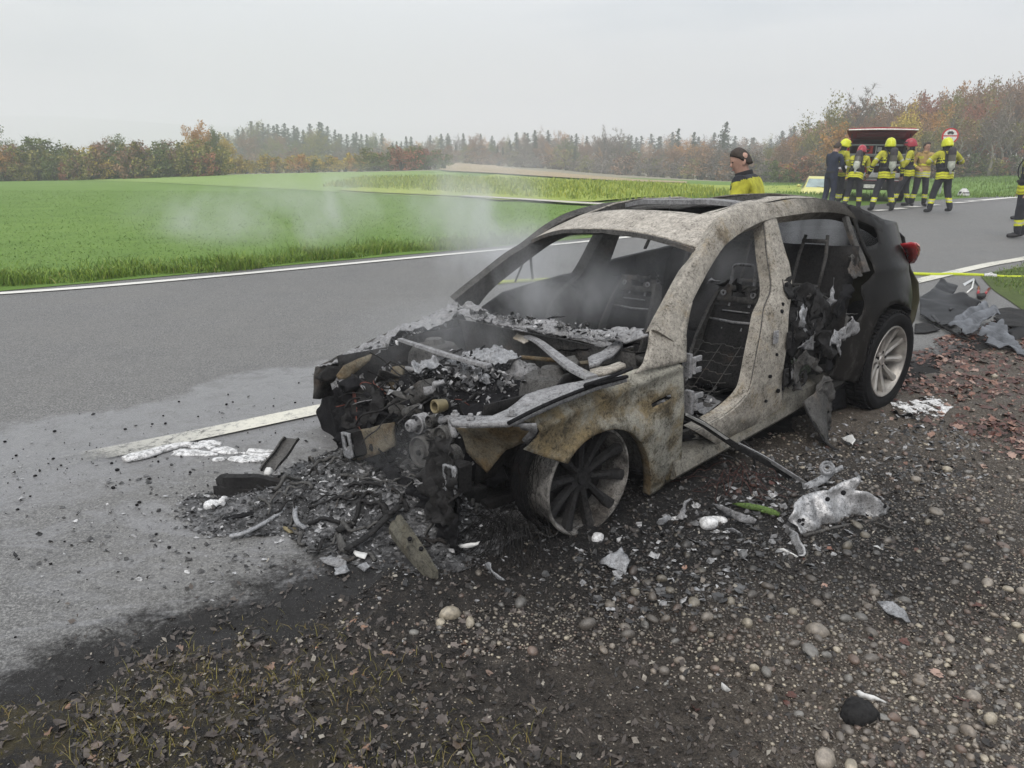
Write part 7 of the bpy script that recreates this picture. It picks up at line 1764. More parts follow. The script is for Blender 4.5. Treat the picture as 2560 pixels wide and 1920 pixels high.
# ------------------------------------------------------------------ road sign
M['sign_red'] = plain('sign_red', (.42, .03, .035), .4, 0, .06); M['galv'] = plain('galvanised_steel', (.32, .33, .33), .5, .4)
SP = (16.439,29.5,2.337); SG = empty('road_sign', (SP[0], SP[1], Ht(SP[0], SP[1])), R(-16)); tag(SG, 'round red and white no vehicles sign on a post beside the wood', 'road sign'); sz = SP[2] - SG.location.z
mb = MB(); mb.tube([(0, .05, -.1), (0, .05, sz + .25)], .032, 10); mb.build('post', M['galv'], SG)
mb = MB(); mb.lathe([(0, .0), (.285, .0), (.285, .02), (0, .02)], (0, 0, sz), (0, 1, 0), 40); dsc = mb.build('sign_plate', M['sign_red'], SG)
for s_ in (1, -1):
    v = [(.235 * math.cos(a), -.006, sz + s_ * (.022 + .0) + s_ * max(0, .235 * math.sin(a) - .022)) for a in np.linspace(.09, math.pi - .09, 16)]
    mb = MB(); mb.add(v, [tuple(range(16))]); mb.build('white_field', M['white_p'], dsc, solid=.003)
for z, sx_, h_ in ((sz + .105, .11, .055), (sz - .115, .10, .035)):
    mb = MB(); mb.box((0, -.013, z), (sx_ * 2, .004, h_)); mb.box((0, -.013, z + h_ * .8), (sx_ * 1.2, .004, h_ * .6)); mb.lathe([(0, 0), (.022, 0), (.022, .004), (0, .004)], (-sx_ * .55, -.012, z - h_ * .6), (0, -1, 0), 10); mb.lathe([(0, 0), (.022, 0), (.022, .004), (0, .004)], (sx_ * .55, -.012, z - h_ * .6), (0, -1, 0), 10); mb.build('vehicle_symbol', M['dark_pl'], dsc)
mb = MB(); mb.box((0, .0, sz - .62), (.42, .015, .24)); mb.build('lower_plate', M['galv'], SG)

# ------------------------------------------------------------------ silver white helmet on the grass edge
hpz = (16.351,27.805); HL = empty('white_helmet', (hpz[0], hpz[1], Ht(*hpz) + .02), R(200)); tag(HL, 'white helmet lying on the edge of the grass slope', 'helmet')
mb = MB(); secs = []
for i in range(9):
    th = math.pi / 2 * i / 8; rr = math.cos(th) ** .7; secs.append([Vector(((.15 + .03 * (1 - i / 8)) * rr * math.cos(a), (.17 + .04 * (1 - i / 8)) * rr * math.sin(a), .02 + .26 * math.sin(th))) for a in np.linspace(0, 6.283, 21)[:-1]])
mb.loft(secs); mb.build('shell', M['alu_white'], HL, smooth=True)
mb = MB(); mb.grid([[Vector((.165 * math.sin(a), .19 * math.cos(a), z)) for a in np.linspace(-1.1, 1.1, 9)] for z in (.05, .16)]); mb.build('visor', M['visor'], HL, smooth=True, solid=.006)
mb = MB(); mb.tube([(0, .15, .20), (0, .05, .29), (0, -.08, .28), (0, -.16, .17)], .014, 6); mb.build('comb', M['galv'], HL, smooth=True)
for sx in (-1, 1):
    mb = MB(); mb.box((sx * .15, -.02, .13), (.03, .10, .09)); mb.build('ear_guard', M['dark_pl'], HL, bevel=.01)

# ------------------------------------------------------------------ hose
M['hose'] = plain('lime_hose_fabric', (.36, .42, .02), .6, 0, .15, 60, .2)
hz = [(8.679,10.937,.03), (7.931,10.793,.03), (7.441,10.777,.04), (7.187,10.777,.04), (6.986,10.838,.045), (6.831,10.946,.04), (6.487,10.993,.04), (6.055,10.985,.04), (4.249,11.5,.03), (1.878,10.709,.03), (.235,10.243,.03), (-.203,10.038,.03)]
HZ = empty('fire_hose', (hz[4][0], hz[4][1], .0)); tag(HZ, 'lime yellow fire hose lying across the road behind the wreck', 'hose')
rel = [Vector(p) - HZ.location for p in hz]
mb = MB(); mb.tube(smooth_path(rel, 90), .026, 10); mb.build('hose_line', M['hose'], HZ, smooth=True)
mb = MB(); c = rel[4]; ax = (rel[5] - rel[3]).normalized()
mb.lathe([(.024, -.08), (.034, -.07), (.038, -.03), (.046, -.02), (.046, .02), (.038, .03), (.034, .07), (.024, .08)], c, ax, 16)
for k in range(6):
    a = k * 1.047; q = ax.orthogonal().normalized(); r_ = ax.cross(q); mb.box(c + (q * math.cos(a) + r_ * math.sin(a)) * .045, (.03, .03, .02))
mb.build('coupling', M['alu_white'], HZ, auto=35)

# ------------------------------------------------------------------ parts lifted off the wreck, at the right
def thing3(name, label, cat, pts, m, amp=.01, step=.03, jag=.004, thick=.004, holes=(), fq=8, seed=0, group=None):
    o = sheet3(name, pts, M[m], None, amp, step, jag, thick, holes, fq, seed); return tag(o, label, cat, group)
M['tray'] = plain('black_moulded_plastic', (.010, .0105, .012), .5, 0, .3, 5, .1, .2); M['towel'] = m_cloth('grey_towel_cloth', (.105, .112, .124), .9, .35)
TR = thing3('plastic_tray', 'black moulded plastic tray lying behind the rear wheel', 'plastic tray', [(4.655,8.412,.18), (4.854,8.556,.22), (5.172,9.001,.24), (5.291,9.147,.28), (5.398,9.125,.22), (5.472,9.065,.2), (5.351,8.899,.16), (5.269,8.807,.14), (5.137,8.489,.16), (5.121,8.343,.24), (5.169,8.219,.2), (5.333,8.304,.14), (5.127,8.116,.1), (4.83,7.811,.08), (4.512,7.489,.06), (4.482,7.632,.05), (4.476,7.797,.06), (4.431,7.923,.08)], 'tray', .012, .03, .002, .008, fq=4)
for i, (pl, mm, am) in enumerate(([[(4.907,8.577,.15), (4.886,8.403,.14), (4.815,8.214,.12), (4.842,8.401,.14)], 'tray', .002], [[(4.805,8.175,.135), (4.988,8.356,.15), (4.968,8.283,.15), (4.785,8.112,.13)], 'dark_pl', .002], [[(4.788,8.023,.11), (5.047,8.278,.13), (5.021,8.207,.13), (4.772,7.957,.11)], 'dark_pl', .002], [[(4.436,7.723,.1), (4.46,7.709,.11), (4.417,7.499,.08), (4.384,7.484,.07)], 'dark_pl', .004])):
    sheet3('raised_rib', [Vector(p) + Vector((0, 0, .012)) for p in pl], M[mm], TR, am, .02, .001, .012)
thing3('bent_metal_strip', 'long dark metal strip along the lower edge of the black tray', 'metal strip', [(4.549,8.14,.03), (4.485,7.631,.03), (4.419,7.19,.03), (4.386,6.89,.03), (4.458,6.92,.06), (4.37,6.86,.05), (4.428,7.214,.05), (4.495,7.632,.05)], 'bm_dark', .006, .03, .002, .01)
thing3('dark_floor_mat', 'dark mat with crumbs at the right edge, under the grey towels', 'floor mat', [(5.594,8.499,.03), (5.763,8.463,.05), (5.863,8.242,.05), (5.375,7.406,.03), (5.248,7.512,.05), (5.107,7.536,.05), (5.173,7.834,.05), (5.388,8.094,.05)], 'bm_dark', .016, .035, .004, .012, fq=5)
thing3('black_bumper_skin', 'black curved bumper skin at the right edge under the floor mat', 'bumper piece', [(4.876,7.206,.1), (5.017,7.18,.12), (5.128,7.108,.1), (5.055,6.973,.02), (4.982,7.094,.02), (4.902,7.081,.01), (4.921,7.203,.05)], 'tray', .012, .04, .002, .008, fq=4)
thing3('black_plate', 'thin black plate between the rear wheel and the tray', 'plate', [(4.3,7.756,.02), (4.405,7.732,.04), (4.403,7.458,.03), (4.195,7.329,.02), (4.072,7.326,.02)], 'bm_dark', .008, .03, .003, .006)
def towel(label, pts, seed, dirv):
    P = [Vector(p) for p in pts]; c = sum(P, Vector()) / len(P); d = Vector(dirv).normalized(); w = Vector((0, 0, 1)).cross(d).normalized()
    q = [((p - c).dot(d), (p - c).dot(w), p.z) for p in P]
    def fn(x, y):
        sw = sh = 0
        for a, b, h in q:
            k = 1 / ((a - x) ** 2 + (b - y) ** 2 + 2e-4) ** 1.5; sw += k; sh += k * h
        f = .050 * abs(math.sin(y * 26 + 2 * nz3(x * 4, y * 4, seed) + seed)) + .012 * nz3(x * 6, y * 22, seed) + .006 * nz3(x * 30, y * 30, seed)
        return Vector((c.x + d.x * x + w.x * y, c.y + d.y * x + w.y * y, sh / sw + f))
    v, f = panel([(a, b) for a, b, h in q], (), .014, fn, .003); mb = MB(); mb.add(v, f); return tag(mb.build('grey_towel', M['towel'], None, smooth=True, solid=.006), label, 'towel')
towel('grey towel spread in folds over the black tray', [(4.398,7.329,.09), (4.608,7.549,.11), (4.842,7.741,.15), (5.126,7.967,.18), (5.149,7.865,.16), (5.189,7.751,.13), (4.993,7.561,.11), (4.727,7.31,.1), (4.551,7.09,.1), (4.469,7.055,.07), (4.4,7.081,.06), (4.45,7.196,.08), (4.383,7.221,.08)], 1.0, (.8, .6, 0))
towel('second grey towel trailing down onto the red leaves', [(4.561,7.049,.11), (4.754,7.21,.13), (4.879,7.238,.15), (4.815,7.067,.12), (4.736,6.84,.07), (4.647,6.511,.03), (4.583,6.377,.02), (4.547,6.444,.03), (4.582,6.641,.03), (4.492,6.684,.03), (4.427,6.75,.03), (4.496,6.824,.06), (4.555,6.952,.09), (4.486,6.98,.07)], 4.2, (.35, -.9, 0))
SC = empty('white_scraper', (6.325,10.159,.02)); tag(SC, 'white and grey hand scraper lying behind the black tray', 'hand tool'); L0 = SC.location
lc = lambda p: Vector(p) - L0
mb = MB(); mb.tube([lc((6.566,10.532,.05)), lc((6.138,9.849,.04)), lc((5.943,9.622,.02))], .011, 6, flat=.6); mb.build('handle', M['white_p'], SC, smooth=True)
sheet3('blade', [lc((6.245,10.248,.03)), lc((6.565,10.542,.06)), lc((6.532,10.456,.06)), lc((6.196,10.115,.02))], M['shelf'], SC, .001, .02, .001, .006); mb = MB(); mb.tube([lc((6.58,10.549,.05)), lc((6.359,10.064,.02))], .010, 6); mb.build('arm', M['dark_pl'], SC, smooth=True)
CT = empty('red_bolt_cutter', (6.096,9.549,.02)); tag(CT, 'bolt cutter with two red handles on the asphalt by the grass corner', 'bolt cutter'); L0 = CT.location
for a, b in (((6.293,9.957,.03), (5.968,9.426,.03)), ((6.382,9.867,.03), (5.986,9.342,.03))):
    mb = MB(); mb.tube([lc(a), lc(b)], .016, 8); h_ = mb.build('handle', M['lens'], CT, smooth=True); mb = MB(); d = (lc(b) - lc(a)); mb.tube([lc(a) - d * .12, lc(a)], .013, 8); mb.build('grip_end', M['dark_pl'], h_, smooth=True)
sheet3('jaw', [lc((5.883,9.317,.03)), lc((6.041,9.408,.03)), lc((5.95,9.237,.03)), lc((5.834,9.13,.03)), lc((5.817,9.199,.03))], M['bm_dark'], CT, .003, .02, .001, .03)

# ------------------------------------------------------------------ debris before the car
def m_heap():
    n = NT('wet_ash_heap'); P = n.pos(); a = n.noise(5, 7, .7, P, dist=.6); b = n.noise(28, 7, .75, P, dist=.8)
    f = n.math('ADD', n.math('MULTIPLY', a, .5), n.math('MULTIPLY', b, .5))
    c = n.ramp(f, [(.34, (.008, .008, .009)), (.46, (.030, .030, .031)), (.53, (.10, .10, .103)), (.60, (.24, .24, .245)), (.72, (.42, .42, .43))])
    n.bump(n.math('ADD', a, b), .9, .03); return n.set(c, n.step(b, .3, .7, .45, .9), spec=.4)
M['heap'] = m_heap()
heap = [(-1.768,3.539), (-1.586,3.619), (-1.406,3.766), (-1.303,3.876), (-1.214,4.063), (-1.034,4.216), (-.777,4.354), (-.417,4.361), (-.149,4.059), (.094,3.647), (.134,3.219), (-.109,2.919), (-.313,2.773), (-.534,2.847), (-.763,2.91), (-.896,3.006), (-1.081,3.153), (-1.305,3.127), (-1.468,3.148), (-1.608,3.241), (-1.698,3.393)]
HC = (-.625,3.41); HD = (-.487,4.052)
def in_poly(x, y, poly):
    c = False; j = len(poly) - 1
    for i in range(len(poly)):
        if (poly[i][1] > y) != (poly[j][1] > y) and x < (poly[j][0] - poly[i][0]) * (y - poly[i][1]) / (poly[j][1] - poly[i][1]) + poly[i][0]: c = not c
        j = i
    return c
HP = np.array(heap)
def heap_h(x, y):
    e = np.min(np.hypot(HP[:, 0] - x, HP[:, 1] - y)); e = sm(0, .32, e)
    d = math.hypot((x - HC[0]) * .8, y - HC[1]); h = .10 * math.exp(-(d / .55) ** 2) + .022 + .20 * math.exp(-(((x - HD[0]) / .42) ** 2 + ((y - HD[1]) / .20) ** 2))
    h += .035 * fb(x * 3.2, y * 3.2, 3) + .028 * abs(nz3(x * 9, y * 9, 5)) + .014 * nz3(x * 24, y * 24, 7) + .007 * nz3(x * 55, y * 55, 2)
    s, t = st(x, y); base = .012 if t > 2.6 else verge_h(x, y)
    return base + max(.0, h) * e - .012 * (1 - e)
v, f = panel(heap, (), .018, lambda x, y: (x, y, heap_h(x, y)), .02)
mb = MB(); mb.add(v, f); tag(mb.build('ash_heap', M['heap'], None, smooth=True), 'heap of wet grey ash and molten scraps before the bare engine', 'ash heap', kind='stuff')
gg = random.Random(12); V = []; F = []; T = []; nn_ = 0; big = []
def flake(x, y, z, r, tint, tl=.8):
    global nn_
    m = gg.choice([4, 5, 6]); a0 = gg.uniform(0, 6.28); Mx = rot3(gg.gauss(0, tl * .6), gg.gauss(0, tl * .6), 0); st_ = gg.uniform(.4, 1)
    P = [Vector((0, 0, gg.uniform(0, .4) * r))] + [Vector((r * gg.uniform(.5, 1.1) * math.cos(a0 + i * 6.283 / m), st_ * r * gg.uniform(.5, 1.1) * math.sin(a0 + i * 6.283 / m), r * gg.uniform(-.3, .3))) for i in range(m)]
    V.extend([(Mx @ p) + Vector((x, y, z + r * .25)) for p in P]); F.extend([(nn_, nn_ + 1 + i, nn_ + 1 + (i + 1) % m) for i in range(m)]); T.extend([tint] * (m + 1)); nn_ += m + 1
def surf(x, y):
    s, t = st(x, y); b = Ht(x, y) + .006 if t > 2.75 else verge_h(x, y)
    return max(b, heap_h(x, y)) if in_poly(x, y, heap) else b
k = 0
while k < 13000:
    x, y = HC[0] + gg.gauss(0, .75), HC[1] + gg.gauss(0, .42)
    if y < 1.9 or not in_poly(x, y, heap) and gg.random() > .16: continue
    w_ = math.exp(-(((x - HC[0] + .08) / .42) ** 2 + ((y - HC[1]) / .26) ** 2)); flake(x, y, surf(x, y), .003 + .021 * gg.random() ** 3.6, min(.999, gg.random() ** (2.6 - 1.5 * w_)), 1.0); k += 1
L1, L2 = (.737,3.395), (1.531,3.407)
k = 0
while k < 3000:            # scraps along the left flank, below sill and quarter
    x = gg.uniform(.3, 3.0); y = gg.uniform(2.5, 4.9)
    d = abs((y - 2.75) - (x - .6) * .86); 
    if st(x, y)[1] > 2.4 or gg.random() > math.exp(-(max(0, d - .25) / .32) ** 2): continue
    flake(x, y, surf(x, y), .004 + .028 * gg.random() ** 3, min(.999, gg.random() ** 1.5)); k += 1
k = 0
while k < 900:
    x, y = gg.uniform(-1.5, 4), gg.uniform(1.6, 4.2)
    if st(x, y)[1] > 2.7: continue
    flake(x, y, surf(x, y), .002 + .010 * gg.random() ** 3, gg.uniform(.3, .999)); k += 1
k = 0
while k < 420:
    x, y = gg.uniform(-3.2, .2), gg.uniform(2.6, 6.0); s, t = st(x, y)
    if t < 2.7 or t > 5.6 or gg.random() > math.exp(-((s + .4) / 1.6) ** 2): continue
    flake(x, y, .006, .003 + .018 * gg.random() ** 3, gg.uniform(.0, .9), .3); k += 1
tag(mesh_np('ash_flakes', V, F, M['flake'], smooth=False, uvc=T), 'loose grey and white ash flakes strewn round the wreck', 'ash flakes', kind='stuff')
for mm, sd_ in (('bm_dark', 1), ('bm_soot', 2)):      # twisted strips and rods matted into the heap
    g3 = random.Random(sd_); mb = MB()
    for k in range(60):
        x, y = HC[0] + g3.gauss(0, .55), HC[1] + g3.gauss(0, .32)
        if not in_poly(x, y, heap): continue
        a = g3.uniform(0, 6.28); P = [Vector((x, y, surf(x, y) + .008))]
        for i in range(5): a += g3.gauss(0, .5); x += .035 * math.cos(a); y += .035 * math.sin(a); P.append(Vector((x, y, surf(x, y) + .012 + .03 * max(0, g3.gauss(0, .6)))))
        mb.tube(smooth_path(P, 12), g3.choice([.004, .007, .011]), 5, flat=g3.uniform(.3, 1))
    tag(mb.build('charred_strips', M[mm], None, smooth=True), 'charred strips and rods matted into the ash heap' if sd_ == 1 else 'sooty grey strips matted into the ash heap', 'debris', kind='stuff')
# black crumbs on the wet asphalt
V = []; F = []; nb = 0
for k in range(620):
    s = gg.gauss(.0, 1.5); t = 4.65 + gg.gauss(0, .28) if gg.random() < .55 else gg.uniform(3.0, 5.8)
    x, y = xy(s, t); r = .0025 + .010 * gg.random() ** 3.5
    if y < 2 or s > 4.5: continue
    v, f = stone_verts(1, r, k, .7); V.append(v + np.array([x, y, Ht(x, y) + .004 + r * .5])); F.append(f + nb); nb += len(v)
tag(mesh_np('soot_crumbs', np.concatenate(V), np.concatenate(F), M['char']), 'black crumbs of soot and grit on the wet asphalt', 'soot crumbs', kind='stuff')
# white melted mass running out on the asphalt
WM = empty('white_melted_plastic', (*(-1.916,4.124), .0)); tag(WM, 'white melted plastic tongue and flakes lying on the wet asphalt', 'melted plastic'); L0 = WM.location
mb = MB(); tp = [(-2.274,4.008), (-2.242,4.049), (-2.186,4.094), (-2.137,4.157), (-2.081,4.209), (-2.026,4.244), (-1.968,4.25)]; wd = [.035, .055, .055, .045, .036, .028, .02]
P = smooth_path([(*p, .01) for p in tp], 30); secs = []
for i, p in enumerate(P):
    d = (P[min(i + 1, 29)] - P[max(i - 1, 0)]).normalized(); q = Vector((-d.y, d.x, 0)); w = np.interp(i / 29 * 6, range(7), wd) * (.45 if i in (0,) else 1) * (1 + .12 * nz3(i * .5, 1)); p = p - L0
    secs.append([p - q * w, p - q * w * .8 + Vector((0, 0, .018)), p + Vector((0, 0, .024)), p + q * w * .8 + Vector((0, 0, .018)), p + q * w, p - Vector((0, 0, .012))])
mb.loft(secs); mb.build('melt_tongue', M['melt_white'], WM, smooth=True)
def lobe(name, pl, m, par, L0, hgt=.02, seed=0):
    P = smooth_path([Vector((p[0], p[1], 0)) - Vector((L0[0], L0[1], 0)) for p in pl], 40, True); c = sum(P, Vector()) / len(P); P = [c + (p - c) * (1 + .22 * nz3(p.x * 34, p.y * 34, seed * 3.3) + .10 * nz3(p.x * 90, p.y * 90, seed)) for p in P]; zb = surf(pl[0][0], pl[0][1]); mb = MB()
    mb.loft([[c + (p - c) * k + Vector((0, 0, zb + h * hgt + .004 * nz3(p.x * 20, p.y * 20, seed))) for p in P] for k, h in ((.97, -.5), (1, .2), (.95, .7), (.75, 1.0), (.4, 1.15), (.05, 1.2))]); return mb.build(name, M[m], par, smooth=True)
for i, pl in enumerate(([(-2.052,4.121), (-2.024,4.192), (-1.877,4.175), (-1.784,4.139), (-1.77,4.102), (-1.906,4.099), (-2.022,4.097)], [(-2.013,4.249), (-1.998,4.297), (-1.924,4.291), (-1.888,4.239), (-1.929,4.204)], [(-1.959,4.303), (-1.924,4.342), (-1.833,4.319), (-1.804,4.275), (-1.858,4.252), (-1.916,4.272)], [(-1.898,4.252), (-1.866,4.273), (-1.823,4.24), (-1.846,4.196)], [(-1.836,4.196), (-1.773,4.241), (-1.688,4.199), (-1.648,4.141), (-1.721,4.127), (-1.789,4.151)], [(-1.776,4.041), (-1.749,4.073), (-1.693,4.064), (-1.703,4.025), (-1.747,4.015)], [(-1.686,4.059), (-1.625,4.104), (-1.533,4.094), (-1.441,4.047), (-1.544,4.009), (-1.629,4.008)], [(-1.662,4.153), (-1.579,4.142), (-1.438,4.133), (-1.442,4.083), (-1.557,4.106)], [(-1.609,4.2), (-1.52,4.202), (-1.447,4.178), (-1.493,4.152), (-1.585,4.16)])):
    lobe('melt_flake', pl, 'melt_white', WM, L0, .009, i)

def ground_thing(name, label, cat, lob, m, hgt=.02, seed=0, group=None):
    o = lobe(name, lob, m, None, (0, 0), hgt, seed); return tag(o, label, cat, group)
ground_thing('foam_blob', 'white foam blob left of the pale curved rod in the ash', 'foam', [(-1.56,3.395), (-1.551,3.442), (-1.511,3.446), (-1.484,3.414), (-1.502,3.379), (-1.542,3.374)], 'foam', .03, 1)
ground_thing('foam_blob', 'small white foam tongue right beside the foam blob in the ash', 'foam', [(-1.494,3.423), (-1.486,3.469), (-1.463,3.474), (-1.456,3.436), (-1.473,3.411)], 'foam', .02, 2)
ground_thing('foam_blob', 'star shaped white foam scrap below the upright channel piece', 'foam', [(-1.239,3.596), (-1.215,3.622), (-1.171,3.577), (-1.172,3.533), (-1.203,3.539)], 'foam', .03, 3)
ground_thing('foam_blob', 'flat oval white foam blob on the black ground right of the front wheel', 'foam', [(.928,3.291), (.963,3.322), (1.005,3.327), (1.025,3.287), (1,3.26), (.947,3.259)], 'foam', .03, 4)
ground_thing('foam_blob', 'pointed white foam blob just above the flat oval foam blob', 'foam', [(1.005,3.361), (1.029,3.374), (1.082,3.347), (1.068,3.314), (1.023,3.326)], 'foam', .02, 5)
ground_thing('white_lump', 'rounded white lump at the foot of the burnt front wheel', 'lump', [(.381,3.118), (.396,3.159), (.423,3.16), (.442,3.133), (.427,3.103), (.396,3.1)], 'foam', .022, 6)
ground_thing('bottle_top', 'small round white bottle top lying on the edge of the asphalt', 'bottle top', [(-.908,2.775), (-.905,2.795), (-.889,2.798), (-.874,2.783), (-.879,2.766), (-.896,2.76)], 'foam', .012, 7)
fp = [(2.784,5.208), (2.846,5.16), (2.971,5.196), (3.146,5.283), (3.211,5.185), (3.201,5.073), (3.023,4.902), (2.859,4.84), (2.792,4.868), (2.758,4.941), (2.741,5.031)]
v, f = panel(fp, (), .013, lambda x, y: (x, y, surf(x, y) + .004 + .010 * (nz3(x * 25, y * 25, 3) + .5)), .01); FPA = np.array(fp)
f = [t for t in f if nz3(v[t[0]][0] * 14, v[t[0]][1] * 14, 8) + .6 * nz3(v[t[0]][0] * 45, v[t[0]][1] * 45, 2) + 2.2 * min(.4, np.min(np.hypot(FPA[:, 0] - v[t[0]][0], FPA[:, 1] - v[t[0]][1]))) > .16]
mb = MB(); mb.add(v, f); tag(mb.build('foam_patch', M['foam'], None, smooth=True, solid=.008), 'white foam spread over gravel beside the rear wheel', 'foam')
ground_thing('pale_plate', 'pale yellowish plate scrap on the asphalt before the ash heap', 'scrap', [(-1.11,3.224), (-1.075,3.214), (-1.036,3.209), (-1.033,3.176), (-1.061,3.163), (-1.089,3.193)], 'brass', .006, 9)
ground_thing('grey_film', 'thin grey film scrap at the edge of asphalt and mud', 'scrap', [(-.965,2.691), (-.953,2.718), (-.91,2.713), (-.901,2.668), (-.928,2.633), (-.948,2.633)], 'alu_white', .004, 10)
ground_thing('melted_lump', 'dark melted plastic lump in the gravel at the lower right', 'lump', [(1.082,1.997), (1.123,2.04), (1.167,2.051), (1.206,2.019), (1.194,1.967), (1.133,1.941), (1.089,1.961)], 'bm_dark', .045, 11)
# bent frame with the upright channel
FR = empty('charred_wreckage', (*(-1.428,3.723), .0)); tag(FR, 'charred front frame piece with an upright channel standing in the ash', 'car part'); L0 = FR.location
lc = lambda p: Vector(p) - L0
mb = MB(); P = [lc(p) for p in ((-1.636,3.757,.02), (-1.557,3.631,.1), (-1.503,3.577,.13), (-1.422,3.589,.125), (-1.333,3.58,.13), (-1.247,3.574,.11), (-1.201,3.618,.09))]; P = smooth_path(P, 30)
mb.loft([[p, p + Vector((.012, -.035, -.005)), p + Vector((.012, -.04, -.075)), p + Vector((0, 0, -.085))] for p in P]); mb.build('upper_rail', M['bm_dark'], FR, auto=35)
mb = MB(); P = smooth_path([lc(p) for p in ((-1.588,3.595,.05), (-1.537,3.558,.07), (-1.452,3.557,.06), (-1.343,3.539,.06), (-1.293,3.58,.05))], 24); mb.loft([[p, p + Vector((.02, -.02, 0)), p + Vector((.03, -.03, -.05)), p + Vector((0, 0, -.055))] for p in P]); mb.build('lower_rail', M['bm_dark'], FR, auto=35)
sheet3('end_plate', [lc(p) for p in ((-1.606,3.676,.05), (-1.558,3.641,.1), (-1.508,3.609,.12), (-1.523,3.593,.08), (-1.572,3.637,.03))], M['bm_dark'], FR, .006, .02, .003, .006)
sheet3('torn_web', [lc(p) for p in ((-1.53,3.634,.08), (-1.41,3.637,.07), (-1.396,3.639,.04), (-1.519,3.638,.03))], M['bm_soot'], FR, .012, .02, .006, .004)
mb = MB(); a, b = lc((-1.314,3.688,.1)), lc((-1.238,3.901,.2)); d = b - a; w = Vector((.045, -.01, 0)); h = Vector((0, -.02, .015))
P = [a + d * u + Vector((0, 0, .004 * math.sin(9 * u))) for u in np.linspace(0, 1, 12)]; mb.loft([[p - w, p - w + h * 1.4, p - w * .8 + h * 1.4, p - w * .8 + h * .2, p + w * .8 + h * .2, p + w * .8 + h * 1.4, p + w + h * 1.4, p + w] for p in P]); mb.build('channel', M['bm_soot'], FR, auto=35)
sheet3('triangle_bracket', [lc(p) for p in ((-1.289,3.636,.1), (-1.274,3.697,.13), (-1.263,3.719,.13), (-1.237,3.637,.1))], M['bm_ash'], FR, .002, .014, .001, .008, holes=[[lc(p) for p in ((-1.273,3.642,.105), (-1.261,3.666,.12), (-1.252,3.646,.105))]])
mb = MB(); mb.ell(lc((-1.304,3.651,.11)), (.024, .024, .024), jit=.5); mb.build('molten_knob', M['alu_white'], FR, smooth=True)
# pale rods
def rod(name, label, pts, r, m):
    o = empty(name, pts[len(pts) // 2]); L0 = o.location.copy(); P = [Vector(p) - L0 for p in pts]; mb = MB(); mb.tube(smooth_path(P, 24), r, 8, flat=.7); me = mb.build(name, M[m], None, smooth=True); me.location = L0; bpy.data.objects.remove(o); me.name = name
    return tag(me, label, 'rod')
rod('pale_rod', 'straight pale scorched rod lying in front of the ash heap', [(-1.326,3.117,.02), (-1.27,3.125,.03), (-1.213,3.186,.035), (-1.172,3.256,.04), (-1.128,3.341,.05)], .014, 'melt')
rod('curved_pale_rod', 'white rod bent like a hook in the middle of the ash heap', [(-1.079,3.357,.06), (-1.057,3.263,.055), (-1.021,3.19,.05), (-.974,3.146,.05)], .013, 'melt')
rod('charred_strip', 'charred strip arching over the pale ash', [(-.903,3.531,.1), (-.829,3.501,.11), (-.735,3.408,.11), (-.662,3.32,.1)], .020, 'bm_dark')
rod('charred_strip', 'long charred strip lying behind the straight pale rod', [(-1.411,3.255,.03), (-1.326,3.288,.04), (-1.236,3.332,.04), (-1.159,3.375,.05)], .018, 'char')
# crumpled beam in front of the bare wheel
BM = empty('bent_beam', (*(-.509,3.178), .0)); tag(BM, 'rust olive bumper beam end lying tilted before the front wheel', 'car part'); L0 = BM.location; lc = lambda p: Vector(p) - L0
mb = MB(); A = [lc((-.565,3.065,.1)), lc((-.495,2.943,.09)), lc((-.416,2.833,.07)), lc((-.34,2.769,.03))]; B = [lc((-.515,3.118,.14)), lc((-.43,2.96,.13)), lc((-.363,2.84,.11)), lc((-.308,2.766,.06))]
A, B = resample(A, 14), resample(B, 14); mb.loft([[a, a.lerp(b, .3) + Vector((0, 0, .016)), a.lerp(b, .5) + Vector((0, 0, .004)), a.lerp(b, .7) + Vector((0, 0, .018)), b, b - Vector((0, 0, .035)), a - Vector((0, 0, .035))] for a, b in zip(A, B)]); mb.build('beam', M['bm_beam'], BM, auto=30)
for p in ((-.445,2.907,.135), (-.387,2.842,.125)):
    mb = MB(); mb.lathe([(0, .002), (.008, .002), (.010, .0), (.010, -.01)], lc(p), (.2, -.4, 1), 12); mb.build('beam_hole', M['char'], BM)
for a, b, r in (((-.81,3.088,.06), (-.639,3.241,.14), .022), ((-.738,2.931,.05), (-.523,3.153,.16), .020), ((-.617,3.207,.14), (-.552,3.09,.15), .018)):
    mb = MB(); P = [lc(a).lerp(lc(b), u) + Vector((0, 0, .010 * math.sin(7 * u + r * 90))) for u in np.linspace(0, 1, 10)]; mb.tube(P, r, 6, flat=.5); mb.build('charred_bar', M['bm_dark'], BM, smooth=True)
sheet3('bent_foot', [lc(p) for p in ((-.821,3.083,.05), (-.792,3.063,.07), (-.738,2.949,.06), (-.701,2.981,.05), (-.717,2.944,.03), (-.774,2.971,.03))], M['bm_soot'], BM, .006, .02, .003, .008)
